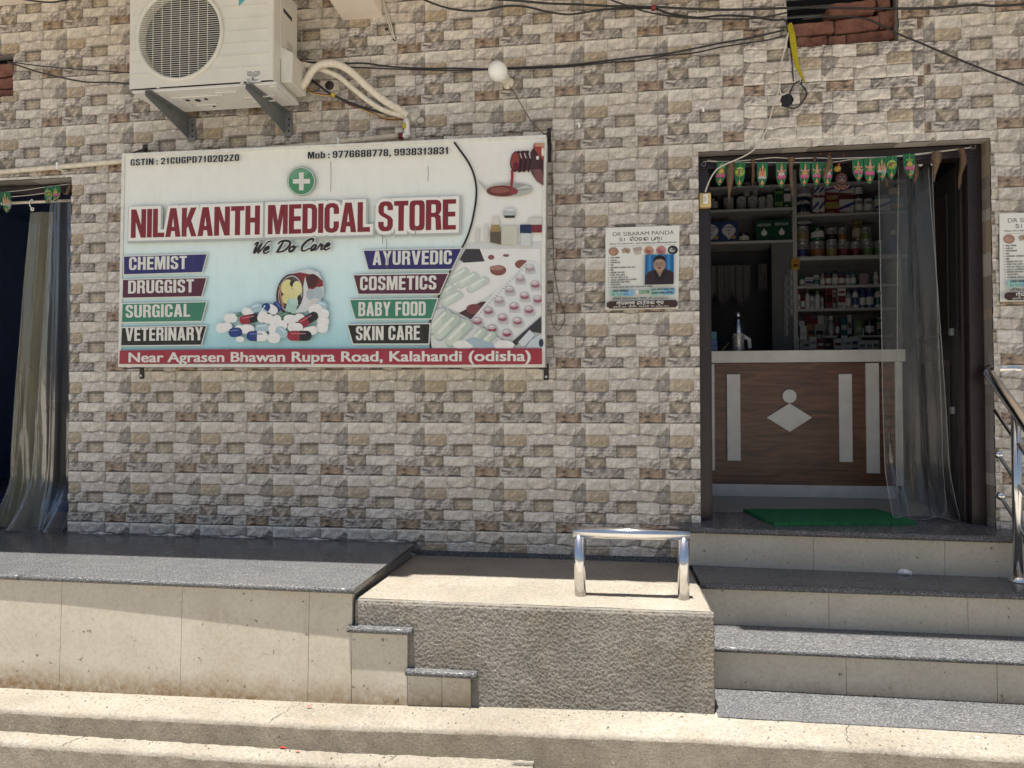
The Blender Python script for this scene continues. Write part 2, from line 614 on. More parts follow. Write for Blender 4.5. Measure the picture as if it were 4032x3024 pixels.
def tile_maps():
    """one 457 x 305 mm wall tile: printed colour and moulded relief (row 0 = top)"""
    u = np.repeat(((np.arange(NU) + .5) / NU)[None], NV, 0)
    v = np.repeat(((np.arange(NV) + .5) / NV)[:, None], NU, 1)
    wav = (fbm(6, 5, 50, 3) - .5)
    hs = np.array([116, 114, 113, 105, 106]) / 554.0
    ed = np.concatenate([[0], np.cumsum(hs)])
    vv = v + wav * 0.066 + (fbm(14, 9, 60, 3) - .5) * .022
    course = np.clip(np.searchsorted(ed, vv, 'right') - 1, 0, 4)
    course[vv < 0] = 0
    tt = np.clip((vv - ed[course]) / hs[course], 0, 1)
    rough = fbm(16, 10, 10, 4)
    rid = fbm(9, 7, 20, 4, True)
    fine = fbm(38, 26, 30, 3)
    mott = fbm(22, 15, 40, 4)
    white = np.array([0.66, 0.625, 0.575])
    light = np.array([0.55, 0.515, 0.465])
    grey = np.array([0.41, 0.38, 0.355])
    tan = np.array([0.41, 0.345, 0.255])
    brown = np.array([0.285, 0.21, 0.155])
    darkt = np.array([0.32, 0.28, 0.225])
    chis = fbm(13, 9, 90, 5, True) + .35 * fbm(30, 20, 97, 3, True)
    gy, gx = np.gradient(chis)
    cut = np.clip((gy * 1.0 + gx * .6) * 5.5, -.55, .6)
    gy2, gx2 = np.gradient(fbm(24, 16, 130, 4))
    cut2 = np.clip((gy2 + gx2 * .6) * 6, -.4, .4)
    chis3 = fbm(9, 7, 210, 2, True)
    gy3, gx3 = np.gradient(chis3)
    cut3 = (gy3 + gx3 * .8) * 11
    AMT = {'white': .18, 'smile': .22, 'wedge': .45, 'tan': .35, 'long': .45, 'ridge': 1.0, 'recess': .55, 'smooth': .18, 'mid': .8, 'vee': .5, 'curl': .18, 'darkridge': 1.0, 'arc': .35, 'brown': .6}
    colr = np.zeros((NV, NU, 3))
    hgt = np.zeros((NV, NU))
    blocks = [
        (0, .12, .405, 'white'), (0, .405, .766, 'smile'), (0, .766, 1.12, 'wedge'),
        (1, .12, .40, 'tan'), (1, .40, 1.12, 'long'),
        (2, 0, .495, 'ridge'), (2, .495, .73, 'recess'), (2, .73, 1.0, 'smooth'),
        (3, .73, 1.12, 'mid'), (3, .12, .36, 'vee'), (3, .36, .73, 'curl'),
        (4, .065, .575, 'darkridge'), (4, .575, .765, 'arc'), (4, .765, 1.065, 'brown')]
    for (cr, a, b_, kind) in blocks:
        for sh in (0, -1):
            m = (course == cr) & (u >= a + sh) & (u < b_ + sh)
            if not m.any():
                continue
            s = (u - a - sh) / (b_ - a)
            t = tt
            k = np.ones_like(u)
            h = np.zeros_like(u)
            base = light
            if kind == 'white':
                base = white
                f = (s + t * .6) < .62
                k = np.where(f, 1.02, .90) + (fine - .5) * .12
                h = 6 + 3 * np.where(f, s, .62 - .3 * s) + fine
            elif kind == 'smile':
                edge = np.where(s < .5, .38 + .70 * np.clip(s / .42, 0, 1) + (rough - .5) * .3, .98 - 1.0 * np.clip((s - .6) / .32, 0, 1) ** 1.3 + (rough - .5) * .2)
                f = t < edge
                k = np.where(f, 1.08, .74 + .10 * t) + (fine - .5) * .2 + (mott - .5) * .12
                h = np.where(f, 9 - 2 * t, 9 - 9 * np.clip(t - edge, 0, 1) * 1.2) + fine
            elif kind == 'wedge':
                f = t < (.95 - s * 1.9)
                g = (s > .72) & (t > .42 + abs(s - .9) * 2.2)
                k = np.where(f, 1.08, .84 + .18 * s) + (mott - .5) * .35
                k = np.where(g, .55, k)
                h = np.where(f, 5 + 3 * s, 5 + 5 * t) + fine * 2
                h = np.where(g, 2, h)
            elif kind == 'tan':
                base = tan
                f = t < 1.2 - s * 1.6
                k = np.where(f, 1.05, .92) + (mott - .5) * .55
                h = 4 + 2 * fine
            elif kind == 'long':
                base = grey * 1.25
                f = s > .80 - .12 * t * t
                k = np.where(f, .55, 1.0) + (mott - .5) * .55
                base = base[None, None] * (1 - .18 * (fbm(5, 4, 77, 2) > .55)[..., None] * np.array([0, .08, .3]))
                h = np.where(f, 1.5 + 2 * t, 5.5 + 1.5 * t) + mott * 2
            elif kind == 'ridge':
                base = grey * 1.15
                r_ = rid + .25 * np.sin(s * 17 + t * 3)
                k = .62 + 1.05 * np.clip(r_ - .42, -.25, .7) + (fine - .5) * .3 - .18 * (t > .78)
                h = 4 + 8 * r_ * (1 - .3 * t) + fine * 2
            elif kind == 'recess':
                base = darkt * 1.12
                pyr = 1 - np.maximum(abs(s - .5) * 2, abs(t - .6) * 1.5)
                k = .62 + .65 * np.clip(pyr, 0, 1) + (mott - .5) * .5
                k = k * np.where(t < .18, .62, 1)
                h = .5 + 3 * np.clip(pyr, 0, 1) + mott
            elif kind == 'smooth':
                base = white * .97
                k = .86 + .16 * t + (rid - .5) * .12
                h = 4 + 4 * t + fine * .6
            elif kind == 'mid':
                base = grey * 1.22
                c_ = np.exp(-((s - .52) / .33) ** 2 - ((t - .62) / .38) ** 2)
                k = 1.1 - .45 * c_ * (.5 + rough) + (mott - .5) * .4
                h = 7 - 3 * c_ * rid + fine * 2
            elif kind == 'vee':
                base = darkt * 1.2
                ed_ = 1.05 - abs(s - .5) * 2.1
                f = t < ed_
                k = np.where(f, 1.1 - .35 * (t < .2), .62) + (mott - .5) * .45
                h = np.where(f, 4 * t, .3) + fine
            elif kind == 'curl':
                base = white * .93
                f = s > .80 + .06 * np.sin(t * 3.1)
                k = np.where(f, .80, 1.0) + (fine - .5) * .10 - .12 * (t > .9)
                h = np.where(f, 8 - 14 * (s - .8), 7.5 + 1.5 * t) + fine * .6
            elif kind == 'darkridge':
                base = grey * .98
                f = s > .78 + .25 * (.5 - t)
                cl = (abs(t - (.25 + s * .7)) < .10) & (s > .06) & (s < .26)
                k = .75 + .8 * np.clip(rid - .45, -.3, .6) + (mott - .5) * .5
                k = np.where(f, k * .68, k)
                k = np.where(cl, .35, k)
                h = np.where(f, 3, 6) + 5 * rid - 4 * cl
            elif kind == 'arc':
                base = light * .95
                d_ = np.hypot(s * 1.1, (t + .25) * .75)
                k = np.where(d_ < .78, .78 + .2 * t, 1.02) + (mott - .5) * .28
                k = np.where((abs(s - .72) < .07) & (abs(t - .72) < .16), k * .7, k)
                h = np.where(d_ < .78, 3.5, 6) + fine
            elif kind == 'brown':
                base = brown * 1.05
                sp = np.exp(-((s - .28) / .11) ** 2 - ((t - .42) / .17) ** 2)
                k = .75 + (mott - .4) * 1.6 - .6 * sp
                lt = np.clip((mott - .52) * 5, 0, 1)[..., None]
                base = base[None, None] * (1 - lt) + np.array([.34, .27, .20])[None, None] * lt
                h = 3.5 + mott * 3.5
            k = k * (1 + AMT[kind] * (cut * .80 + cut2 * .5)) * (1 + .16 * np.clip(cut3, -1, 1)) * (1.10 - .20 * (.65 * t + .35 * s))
            h = h + 3.5 * (chis3 - .55)
            h = h + AMT[kind] * (chis - .6) * 5
            c = np.asarray(base)
            if c.ndim == 1:
                c = c[None, None]
            c = c * np.clip(k, .22, 1.5)[..., None]
            edge = np.minimum(np.minimum(s, 1 - s) * (b_ - a) * TW, np.minimum(t, 1 - t) * hs[cr] * TH)
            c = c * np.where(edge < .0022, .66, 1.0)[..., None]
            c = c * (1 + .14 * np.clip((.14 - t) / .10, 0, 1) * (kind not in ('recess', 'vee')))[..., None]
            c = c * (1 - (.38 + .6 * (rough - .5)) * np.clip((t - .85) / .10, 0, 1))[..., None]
            h = h * np.clip(edge / .006, 0.15, 1) ** .5
            colr[m] = np.broadcast_to(c, colr.shape)[m]
            hgt[m] = h[m]
    joint = (u < 1.0 / NU)
    colr[joint] = colr[joint] * .75 + np.array([.30, .28, .25]) * .1
    hgt[joint] *= .5
    hgt = np.clip(hgt * 0.00115, 0, .0135)
    return np.clip(colr * np.array([1.0, .985, .945]), .02, .8), hgt


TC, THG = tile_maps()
TX0 = 0.235 * TW         # a vertical tile joint
TZ0 = 1.5                # a horizontal course line

RDOOR = (3.521, 4.992, 0.963, 2.980)
LDOOR = (-1.55, -0.247, 0.815, 3.008)
RWIN = (3.990, 4.553, 3.521, 4.115)
LWIN = (-1.1, -0.660, 3.540, 3.806)
HOLES = [(P(3097, 397), .034), (P(1524, 117), .011), (P(1556, 155), .013)]


def stone_wall():
    X0, X1, Z0, Z1 = -2.20, 5.95, 0.70, 4.16
    i0, i1 = math.floor((X0 - TX0) / TW), math.ceil((X1 - TX0) / TW)
    k0, k1 = math.floor((TZ0 - Z1) / TH), math.ceil((TZ0 - Z0) / TH)
    xs = TX0 + i0 * TW + (np.arange((i1 - i0) * NU) + .5) * TW / NU
    zs = TZ0 - k0 * TH - (np.arange((k1 - k0) * NV) + .5) * TH / NV
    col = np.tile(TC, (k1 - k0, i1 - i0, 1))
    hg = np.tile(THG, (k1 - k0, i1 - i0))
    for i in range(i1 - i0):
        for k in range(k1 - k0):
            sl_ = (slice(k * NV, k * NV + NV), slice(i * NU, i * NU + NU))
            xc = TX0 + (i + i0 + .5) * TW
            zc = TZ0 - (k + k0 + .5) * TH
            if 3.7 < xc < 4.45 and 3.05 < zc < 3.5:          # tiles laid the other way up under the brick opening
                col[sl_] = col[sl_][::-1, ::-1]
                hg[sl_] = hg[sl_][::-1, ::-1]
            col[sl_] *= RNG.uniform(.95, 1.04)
    eds_x = [RDOOR[0], RDOOR[1], LDOOR[1], RWIN[0], RWIN[1], LWIN[1]]
    eds_z = [RDOOR[2], RDOOR[3], LDOOR[2], LDOOR[3], RWIN[2], LWIN[2], LWIN[3]]
    for e in eds_x:
        xs[np.argmin(abs(xs - e))] = e
    for e in eds_z:
        zs[np.argmin(abs(zs - e))] = e
    kz = (zs > Z0) & (zs < Z1)
    kx = (xs > X0) & (xs < X1)
    xs, zs, col, hg = xs[kx], zs[kz], col[kz][:, kx], hg[kz][:, kx]
    nx, nz = len(xs), len(zs)
    XX, ZZ = np.meshgrid(xs, zs)
    co = np.stack([XX, -hg, ZZ], -1).reshape(-1, 3)
    cx = (xs[:-1] + xs[1:]) / 2
    cz = (zs[:-1] + zs[1:]) / 2
    CX, CZ = np.meshgrid(cx, cz)
    keep = np.ones(CX.shape, bool)
    for (a, b_, c, d) in (RDOOR, LDOOR, RWIN, LWIN):
        keep &= ~((CX > a) & (CX < b_) & (CZ > c) & (CZ < d))
    for (p, r) in HOLES:
        keep &= ~((CX - p.x) ** 2 + (CZ - p.z) ** 2 < r * r)
    jj, ii = np.nonzero(keep)
    a = jj * nx + ii
    q = np.stack([a, a + nx, a + nx + 1, a + 1], 1).astype(np.int32)
    me = bpy.data.meshes.new('tiled_wall')
    me.vertices.add(len(co))
    me.vertices.foreach_set('co', co.astype(np.float32).ravel())
    me.loops.add(q.size)
    me.loops.foreach_set('vertex_index', q.ravel())
    me.polygons.add(len(q))
    me.polygons.foreach_set('loop_start', np.arange(0, q.size, 4, dtype=np.int32))
    me.polygons.foreach_set('loop_total', np.full(len(q), 4, np.int32))
    me.polygons.foreach_set('use_smooth', np.ones(len(q), bool))
    at = me.color_attributes.new('Col', 'FLOAT_COLOR', 'POINT')
    cc = np.ones((len(co), 4), np.float32)
    cc[:, :3] = col.reshape(-1, 3)
    at.data.foreach_set('color', cc.ravel())
    me.update(calc_edges=True)
    me.validate()
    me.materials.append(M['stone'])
    o = bpy.data.objects.new('tiled_wall', me)
    COL.objects.link(o)
    tag(o, 'shop front wall clad in grey, white and tan split-stone tiles', 'wall')

    # tiled returns of the door and window openings (small stone pieces wrap round the corner)
    mb = MB()

    def strip(p0, p1, depth, n, flip):
        p0, p1 = Vector(p0), Vector(p1)
        rr = random.Random(int(p0.x * 100))
        t = 0.0
        L = (p1 - p0).length
        while t < L - 1e-4:
            l = min(rr.choice((.053, .056, .06, .12, .17)) if n == 'v' else rr.choice((.13, .2, .16, .25)), L - t)
            a, b_ = p0 + (p1 - p0) * (t / L), p0 + (p1 - p0) * ((t + l) / L)
            c = np.array(rr.choice([(.45, .42, .38), (.28, .26, .245), (.34, .28, .2), (.25, .23, .2), (.5, .47, .43), (.3, .28, .27)])) * .95
            k = rr.uniform(.3, .7) * depth
            for (d0, d1, f) in ((0, k, 1.0), (k, depth, rr.uniform(.7, 1.0))):
                q4 = [a + Vector((0, d0 + .0005, 0)), b_ + Vector((0, d0 + .0005, 0)), b_ + Vector((0, d1, 0)), a + Vector((0, d1, 0))]
                if flip:
                    q4 = q4[::-1]
                mb.quad(*q4, col=tuple(c * f))
            t += l
    a, b_, c, d = RDOOR
    strip((a, 0, c), (a, 0, d), .075, 'v', False)
    strip((b_, 0, c), (b_, 0, d), .12, 'v', True)
    strip((a, 0, d), (b_, 0, d), .075, 'h', False)
    a, b_, c, d = LDOOR
    strip((b_, 0, c), (b_, 0, d), .10, 'v', True)
    strip((a, 0, d), (b_, 0, d), .10, 'h', False)
    for (a, b_, c, d) in (RWIN, LWIN):
        strip((a, 0, c), (b_, 0, c), .06, 'h', True)
        strip((b_, 0, c), (b_, 0, d), .06, 'v', True)
        strip((a, 0, c), (a, 0, d), .06, 'v', False)
        strip((a, 0, d), (b_, 0, d), .06, 'h', False)
    mb.build('reveal', M['stone'], o)
    hb = MB()
    for (p, r) in HOLES:
        hb.lathe([(r * .9, 0.09), (r * .98, 0.0), (r * 1.12, -0.004)], (p.x, 0.0, p.z), (0, 1, 0), 16)
    hb.build('drilled_hole', M['roomd'], o)
    return o


wall = stone_wall()

# ground and ledges ----------------------------------------------------------------
g = MB()
for (x0, x1, y0, y1) in ((-400, 400, -600, -12), (-400, -8, -12, 40), (12, 400, -12, 40), (-8, 12, -12, -1.0)):
    g.quad((x0, y0, 0), (x1, y0, 0), (x1, y1, 0), (x0, y1, 0))
tag(g.build('street', M['street'], weld=True), 'dusty sunlit street in front of the shop', 'street', None, 'structure')


def zl(x):
    return float(np.interp(x, [-2, .2, 1.94, 3.3, 6.6], [.276, .295, .32, .362, .366]))


def wob(x, s, a=0.004):
    ch = pnoise.noise((x * 6.1, s * 3.3, 7.7))
    return a * (1.6 * pnoise.noise((x * 1.7, s, 0)) + 1.0 * pnoise.noise((x * 9, s, 3)) + .8 * pnoise.noise((x * 31, s, 5)) + .6 * pnoise.noise((x * 75, s, 8)) + 2.2 * max(0, ch - .38) * 4)


def ledge(x0, x1, yb, yf, ztop, zbot, seed, name, label, cut=None):
    """long cast strip: top, worn rounded nose, rough front, right end"""
    n = int((x1 - x0) / 0.009)
    prof = [(yb, 0.0), ((yb + yf) / 2, 0.0), (yf + .03, -.001), (yf + .012, -.004), (yf + .003, -.011), (yf, -.022)]
    top, fr = MB(), MB()

    def tf(u, v):
        x = x0 + (x1 - x0) * u
        i = min(int(v * 5 + 1e-6), 5)
        y, dz = prof[i]
        e = wob(x, seed)
        return (x, y + (e if i >= 2 else 0), ztop(x) + dz + (wob(x, seed + 4, .0015) if i else 0))
    top.grid(tf, n, 5)

    def ff(u, v):
        x = x0 + (x1 - x0) * u
        zt = ztop(x) - .022 + wob(x, seed + 4, .0015)
        e = wob(x, seed) * (1 - v)
        return (x, yf + e + (.004 * math.sin(x * 60 + v * 9) * math.sin(v * 14 + x * 23) if 0 < v else 0) - .016 * v, zt + (zbot - zt) * v)
    fr.grid(ff, n, 8)
    for x, fl in ((x1, 0), (x0, 1)):
        zt = ztop(x)
        q = [(x, yf - .014, zbot), (x, yb, zbot), (x, yb, zt - .001), (x, yf + .01, zt - .012)]
        fr.quad(*(q if not fl else q[::-1]))
    root = thing(name, label, 'ledge', (x0, yf, zbot))
    top.build('ledge_top', M['conc'], root)
    fr.build('ledge_front', M['ledgef'], root)
    for (xc, sd) in ((1.70, 1), (3.95, 5), (-.35, 8)) if yf > -1.2 else ((.83, 3), (2.2, 6)):
        ck = MB()
        ck.col = (.05, .04, .03)
        n_ = 26
        pr_ = None
        for i in range(n_ + 1):
            t_ = i / n_
            y = yb - .045 + (yf + .004 - yb + .045) * t_ if yf > -1.2 else yb - .01 + (yf + .004 - yb + .01) * t_
            x = xc - .05 * t_ + .018 * pnoise.noise((t_ * 5, sd, 0)) + .006 * pnoise.noise((t_ * 19, sd, 2))
            w_ = .0011 + .0016 * abs(pnoise.noise((t_ * 7, sd, 5)))
            q_ = ((x - w_, y, ztop(x) + .0012 - (.008 if t_ > .9 else 0) * (t_ - .9) * 10), (x + w_, y, ztop(x) + .0012 - (.008 if t_ > .9 else 0) * (t_ - .9) * 10))
            if pr_:
                ck.quad(q_[0], q_[1], pr_[1], pr_[0])
            pr_ = q_
        ck.build('crack', M['leaf'], root)


ledge(-2.0, 6.5, -.95, -1.182, zl, -.02, 1.3, 'cement_ledge',
      'long cement ledge with a sunlit top along the foot of the tiled platform and steps')
ledge(-2.0, 2.742, -1.175, -1.268, lambda x: float(np.interp(x, [-2, .41, 1.96, 2.742], [.19, .204, .213, .233])), -.02, 2.9,
      'cement_ledge', 'lower narrow cement ledge at the street that ends short with a square end')

# loose grit swept against the foot of the tiles and along the ledges, and two cracks
gm = MB()
rg_ = random.Random(5)
for i in range(1500):
    x = rg_.uniform(-1.3, 5.9)
    k = rg_.random()
    if k < .55:
        y = -1.0 - abs(rg_.gauss(0, .035)) if x < 2.4 else (-.985 - abs(rg_.gauss(0, .03)) if x < 3.45 else rg_.uniform(-1.17, -1.0))
        z = zl(x)
    elif k < .75:
        y = rg_.uniform(-1.165, -1.0)
        z = zl(x)
    else:
        if x > 2.7:
            continue
        y = -1.19 - abs(rg_.gauss(0, .02))
        z = float(np.interp(x, [-2, .41, 1.96, 2.742], [.19, .204, .213, .233]))
    r_ = rg_.choice((.0012, .0016, .002, .003, .0045)) * rg_.uniform(.7, 1.2)
    c_ = rg_.choice(((.30, .26, .2), (.22, .17, .11), (.12, .10, .08), (.40, .36, .3)))
    n0 = len(gm.v)
    for (dx, dy, dz) in ((1, 0, .3), (-.4, .9, .2), (-.6, -.8, .25), (.1, .1, 1.0), (0, 0, -.4)):
        gm.v.append((x + dx * r_ * rg_.uniform(.7, 1.3), y + dy * r_, z + dz * r_))
    for f_ in ((0, 1, 3), (1, 2, 3), (2, 0, 3), (1, 0, 4), (2, 1, 4), (0, 2, 4)):
        gm.face([n0 + q for q in f_], False, c_)
tag(gm.build('grit', M['leaf']), 'loose grit and dust lying on the cement ledges', 'grit', None, 'stuff')

# left platform ---------------------------------------------------------------------
plat = thing('tiled_platform', 'raised platform with black granite top and cream tiled front before the dark doorway', 'platform', (0, -1.0, 0))


def pf(x):      # front edge of the granite
    return -0.982 - 0.020 * (x - .2) / 1.7


def nose_slab(mb, x0, x1, yb, yfn, zt, th, n=24, zf=None):
    """slab with a half-round nose along its front edge"""
    prof = [(0.0, 0.0)] + [(-th / 2 * math.sin(a), -th / 2 + th / 2 * math.cos(a)) for a in np.linspace(0, math.pi, 7)] + [(.08, -th)]

    def f(u, v):
        x = x0 + (x1 - x0) * u
        i = min(int(round(v * 9)), 9)
        if i == 0:
            return (x, yb, zt)
        dy, dz = prof[i - 1 + 0] if i <= 8 else prof[8]
        return (x, yfn(x) + th / 2 + dy, (zf if zf is not None else zt) + dz)
    p2 = [(0.0, 0.0)] + [(th / 2 - th / 2 - th / 2 * math.sin(a), -th / 2 + th / 2 * math.cos(a)) for a in np.linspace(0, math.pi, 7)]
    rows = []
    zfr = zt if zf is None else zf
    for i in range(n + 1):
        x = x0 + (x1 - x0) * i / n
        r = [(x, yb, zt)]
        for a in np.linspace(0, math.pi, 7):
            r.append((x, yfn(x) + th / 2 - th / 2 * math.sin(a), zfr - th / 2 + th / 2 * math.cos(a)))
        r.append((x, yfn(x) + .09, zfr - th))
        rows.append(r)
    b = len(mb.v)
    k = len(rows[0])
    for r in rows:
        mb.v += r
    for i in range(n):
        for j in range(k - 1):
            a = b + i * k + j
            mb.face((a, a + 1, a + k + 1, a + k), 1 <= j <= 6)
    mb.face([b + j for j in range(k)][::-1])
    mb.face([b + n * k + j for j in range(k)])


mb = MB()
for x0, x1 in ((-1.9, -.62), (-.618, .315), (.317, 1.945)):
    nose_slab(mb, x0, x1, .0, pf, .82, .026)
mb.box(LDOOR[0], LDOOR[1] - .004, .0005, .16, .79, .819)
mb.build('granite_top', M['granite'], plat)


def rf(x):
    return pf(x) + float(np.interp(x, [-1.9, .2, .6, 1.2, 1.95, 2.5], [.011, .0145, .0165, .022, .030, .036]))


mb = MB()
xs = [-1.9, -1.272, -.671, -.071, .529, 1.129, 1.730, 1.927]
for a, b_ in zip(xs[:-1], xs[1:]):
    a2, b2 = a + .001, b_ - .001
    mb.hexa([(a2, rf(a2) - .0125, zl(a2) - .01), (b2, rf(b2) - .0125, zl(b2) - .01), (b2, rf(b2) + .03, zl(b2) - .01), (a2, rf(a2) + .03, zl(a2) - .01),
             (a2, rf(a2), .7935), (b2, rf(b2), .7935), (b2, rf(b2) + .03, .7935), (a2, rf(a2) + .03, .7935)])
mb.build('front_tile', M['cream'], plat)
mb = MB()
mb.box(-1.9, 1.925, -.945, -.05, .0, .792)
mb.box(1.925, 2.175, -.955, -.93, .2, .628)
mb.build('cement_core', M['rough'], plat)
mb = MB()       # the little stair that the cement block was cast over
nose_slab(mb, 1.912, 2.2, -.93, lambda x: -1.004, .656, .028, 4)
nose_slab(mb, 2.172, 2.48, -.93, lambda x: -1.006, .486, .028, 4)
mb.build('granite_stair_cap', M['granite'], plat)
mb = MB()
mb.box(1.929, 2.176, -.984, -.955, zl(1.93) - .01, .626)
mb.box(2.178, 2.327, -.985, -.955, zl(2.2) - .01, .456)
mb.box(2.329, 2.452, -.985, -.955, zl(2.2) - .01, .456)
mb.build('stair_side_tile', M['cream'], plat)

# cement block beside the steps -------------------------------------------------------
blk = thing('cement_block', 'large rough-plastered cement block with a smooth sunlit top between the platform and the steps', 'block', (2.7, -.5, .3))
BF, BXR = -.968, 3.455


def btop(y):
    return .749 - .017 * y / BF * -1 if False else .749 + .018 * (y / BF)


def noise3(x, z):
    return (pnoise.noise((x * 120, z * 120, 0.3)) + .8 * pnoise.noise((x * 230, z * 230, 4.1)) + .4 * pnoise.noise((x * 9, z * 9, 9.0))) * 1.1


mb = MB()


def bt(u, v):
    x = 1.94 + (BXR - .012 - 1.94) * u
    y = -.0 + (BF + .014) * v
    return (x, y, btop(y) + wob(x + y, 2, .0016) * (1 if v > 0 else 0))


mb.grid(bt, 60, 40)
mb.build('block_top', M['conc'], blk)
mb = MB()


def bfr(u, v):
    x = 1.935 + (BXR - 1.935) * u
    zt = btop(BF) - .003
    zb = zl(x) - .01
    z = zt + (zb - zt) * v
    e = .0019 * noise3(x, z) - .010 * v
    y = BF + e
    if v == 0:
        y = BF + .016
        z = zt + .0015
    elif v < .03:
        y += .004
    if u == 0 or u == 1:
        y += .008
    return (x, y, z)


mb.grid(bfr, 420, 120)


def bsd(u, v):
    y = BF + .006 + (0 - BF - .006) * u
    zt = btop(y) - .002
    zb = .30
    z = zt + (zb - zt) * v
    x = BXR + .003 * noise3(y, z)
    if v == 0:
        x = BXR - .013
        z = zt + .001
    return (x, y, z)


mb.grid(bsd, 90, 50)
mb.build('block_face', M['rough'], blk)
sk = MB()
sk.box(1.948, 3.43, -.016, -.0005, .745, .778)
tag(sk.build('granite_skirting', M['granite']), 'thin black granite skirting strip on the wall above the cement block', 'skirting')

# entrance steps ------------------------------------------------------------------------
st = thing('entrance_steps', 'shop steps with black granite treads and cream tile risers beside the cement block', 'steps', (4.4, -.5, 0))
SX0, SX1 = 3.462, 6.4
mb = MB()
f1 = lambda x: -.120 - .068 * (x - 3.45) / 1.53
nose_slab(mb, 3.405, SX1, .29, f1, .981, .034, 20, zf=.962)
mb.build('tread', M['granite'], st)
mb = MB()
nose_slab(mb, SX0, SX1, -.10, lambda x: -.462, .757, .03)
mb.build('tread', M['granite'], st)
mb = MB()
nose_slab(mb, SX0, SX1, -.40, lambda x: -.753, .558, .026)
mb.build('tread', M['granite'], st)
mb = MB()
mb.hexa([(SX0, -1.005, .3), (SX1, -1.005, .3), (SX1, -.70, .3), (SX0, -.70, .3),
         (SX0, -1.005, zl(3.46) + .004), (SX1, -1.005, zl(SX1) + .004), (SX1, -.70, zl(SX1) + .006), (SX0, -.70, zl(3.46) + .006)])
mb.build('tread', M['granite'], st)


def riser(joints, yf, z0, z1, y2=.03):
    mb = MB()
    for a, b_ in zip(joints[:-1], joints[1:]):
        a2, b2 = a + .001, b_ - .001
        mb.hexa([(a2, yf(a2), z0), (b2, yf(b2), z0), (b2, yf(b2) + y2, z0), (a2, yf(a2) + y2, z0),
                 (a2, yf(a2), z1), (b2, yf(b2), z1), (b2, yf(b2) + y2, z1), (a2, yf(a2) + y2, z1)])
    mb.build('riser', M['cream'], st)


j1 = [3.43] + [PX(x, 2170, 0).x if False else P(x, 2170, -.12).x for x in (3203, 3711)] + [5.25, 5.85, SX1]
riser(j1, lambda x: f1(x) + .030, .757, .929)
j2 = [SX0] + [P(x, 2400, -.437).x for x in (3264, 3811)] + [5.4, 6.0, SX1]
riser(j2, lambda x: -.437, .5585, .728)
j3 = [SX0] + [P(x, 2650, -.727).x for x in (3332, 3926)] + [5.35, 5.95, SX1]
riser(j3, lambda x: -.727, .37, .533)
mb = MB()
mb.box(SX0 + .003, SX1, -.07, -.004, .30, .925)
mb.box(SX0 + .003, SX1, -.40, -.075, .30, .725)
mb.box(SX0 + .003, SX1, -.69, -.405, .30, .53)
mb.build('cement_core', M['rough'], st)

# balcony above -----------------------------------------------------------------------------
bal = thing('balcony', 'pale plastered balcony slab with a short beam overhanging the tiled wall', 'balcony', (2.4, -.45, 4.12))
mb = MB()
mb.box(-3.5, 1.86, -.925, .3, 4.118, 4.26)
mb.box(1.861, 3.44, -.865, .3, 4.118, 4.26)
mb.box(3.441, 8.5, -.915, .3, 4.118, 4.26)
mb.build('slab', M['paint'], bal, .004)
mb = MB()
mb.hexa([(1.494, -.90, 3.90), (1.738, -.90, 3.90), (1.738, -.0005, 3.853), (1.494, -.0005, 3.858),
         (1.494, -.90, 4.117), (1.738, -.90, 4.117), (1.738, -.0005, 4.117), (1.494, -.0005, 4.117)])
mb.build('beam', M['paint'], bal, .004)
mb = MB()
mb.box(-3.5, 8.5, -.86, -.78, 4.262, 5.0)
mb.build('parapet', M['paint'], bal)

# ------------------------------------------------------------------ flat printed artwork
_tc = {}


def text_tris(s, bold=0.0, shear=0.0):
    key = (s, bold, shear)
    if key in _tc:
        return _tc[key]
    cu = bpy.data.curves.new('lettering', 'FONT')
    cu.body = s
    cu.offset = bold
    cu.shear = shear
    cu.resolution_u = 4
    cu.fill_mode = 'FRONT'
    o = bpy.data.objects.new('lettering', cu)
    COL.objects.link(o)
    bpy.context.view_layer.update()
    me = bpy.data.meshes.new_from_object(o.evaluated_get(bpy.context.evaluated_depsgraph_get()))
    vs = [(v.co.x, v.co.y) for v in me.vertices]
    fs = [tuple(p.vertices) for p in me.polygons]
    bpy.data.meshes.remove(me)
    bpy.data.objects.remove(o)
    bpy.data.curves.remove(cu)
    _tc[key] = (vs, fs)
    return vs, fs


CAPH = None


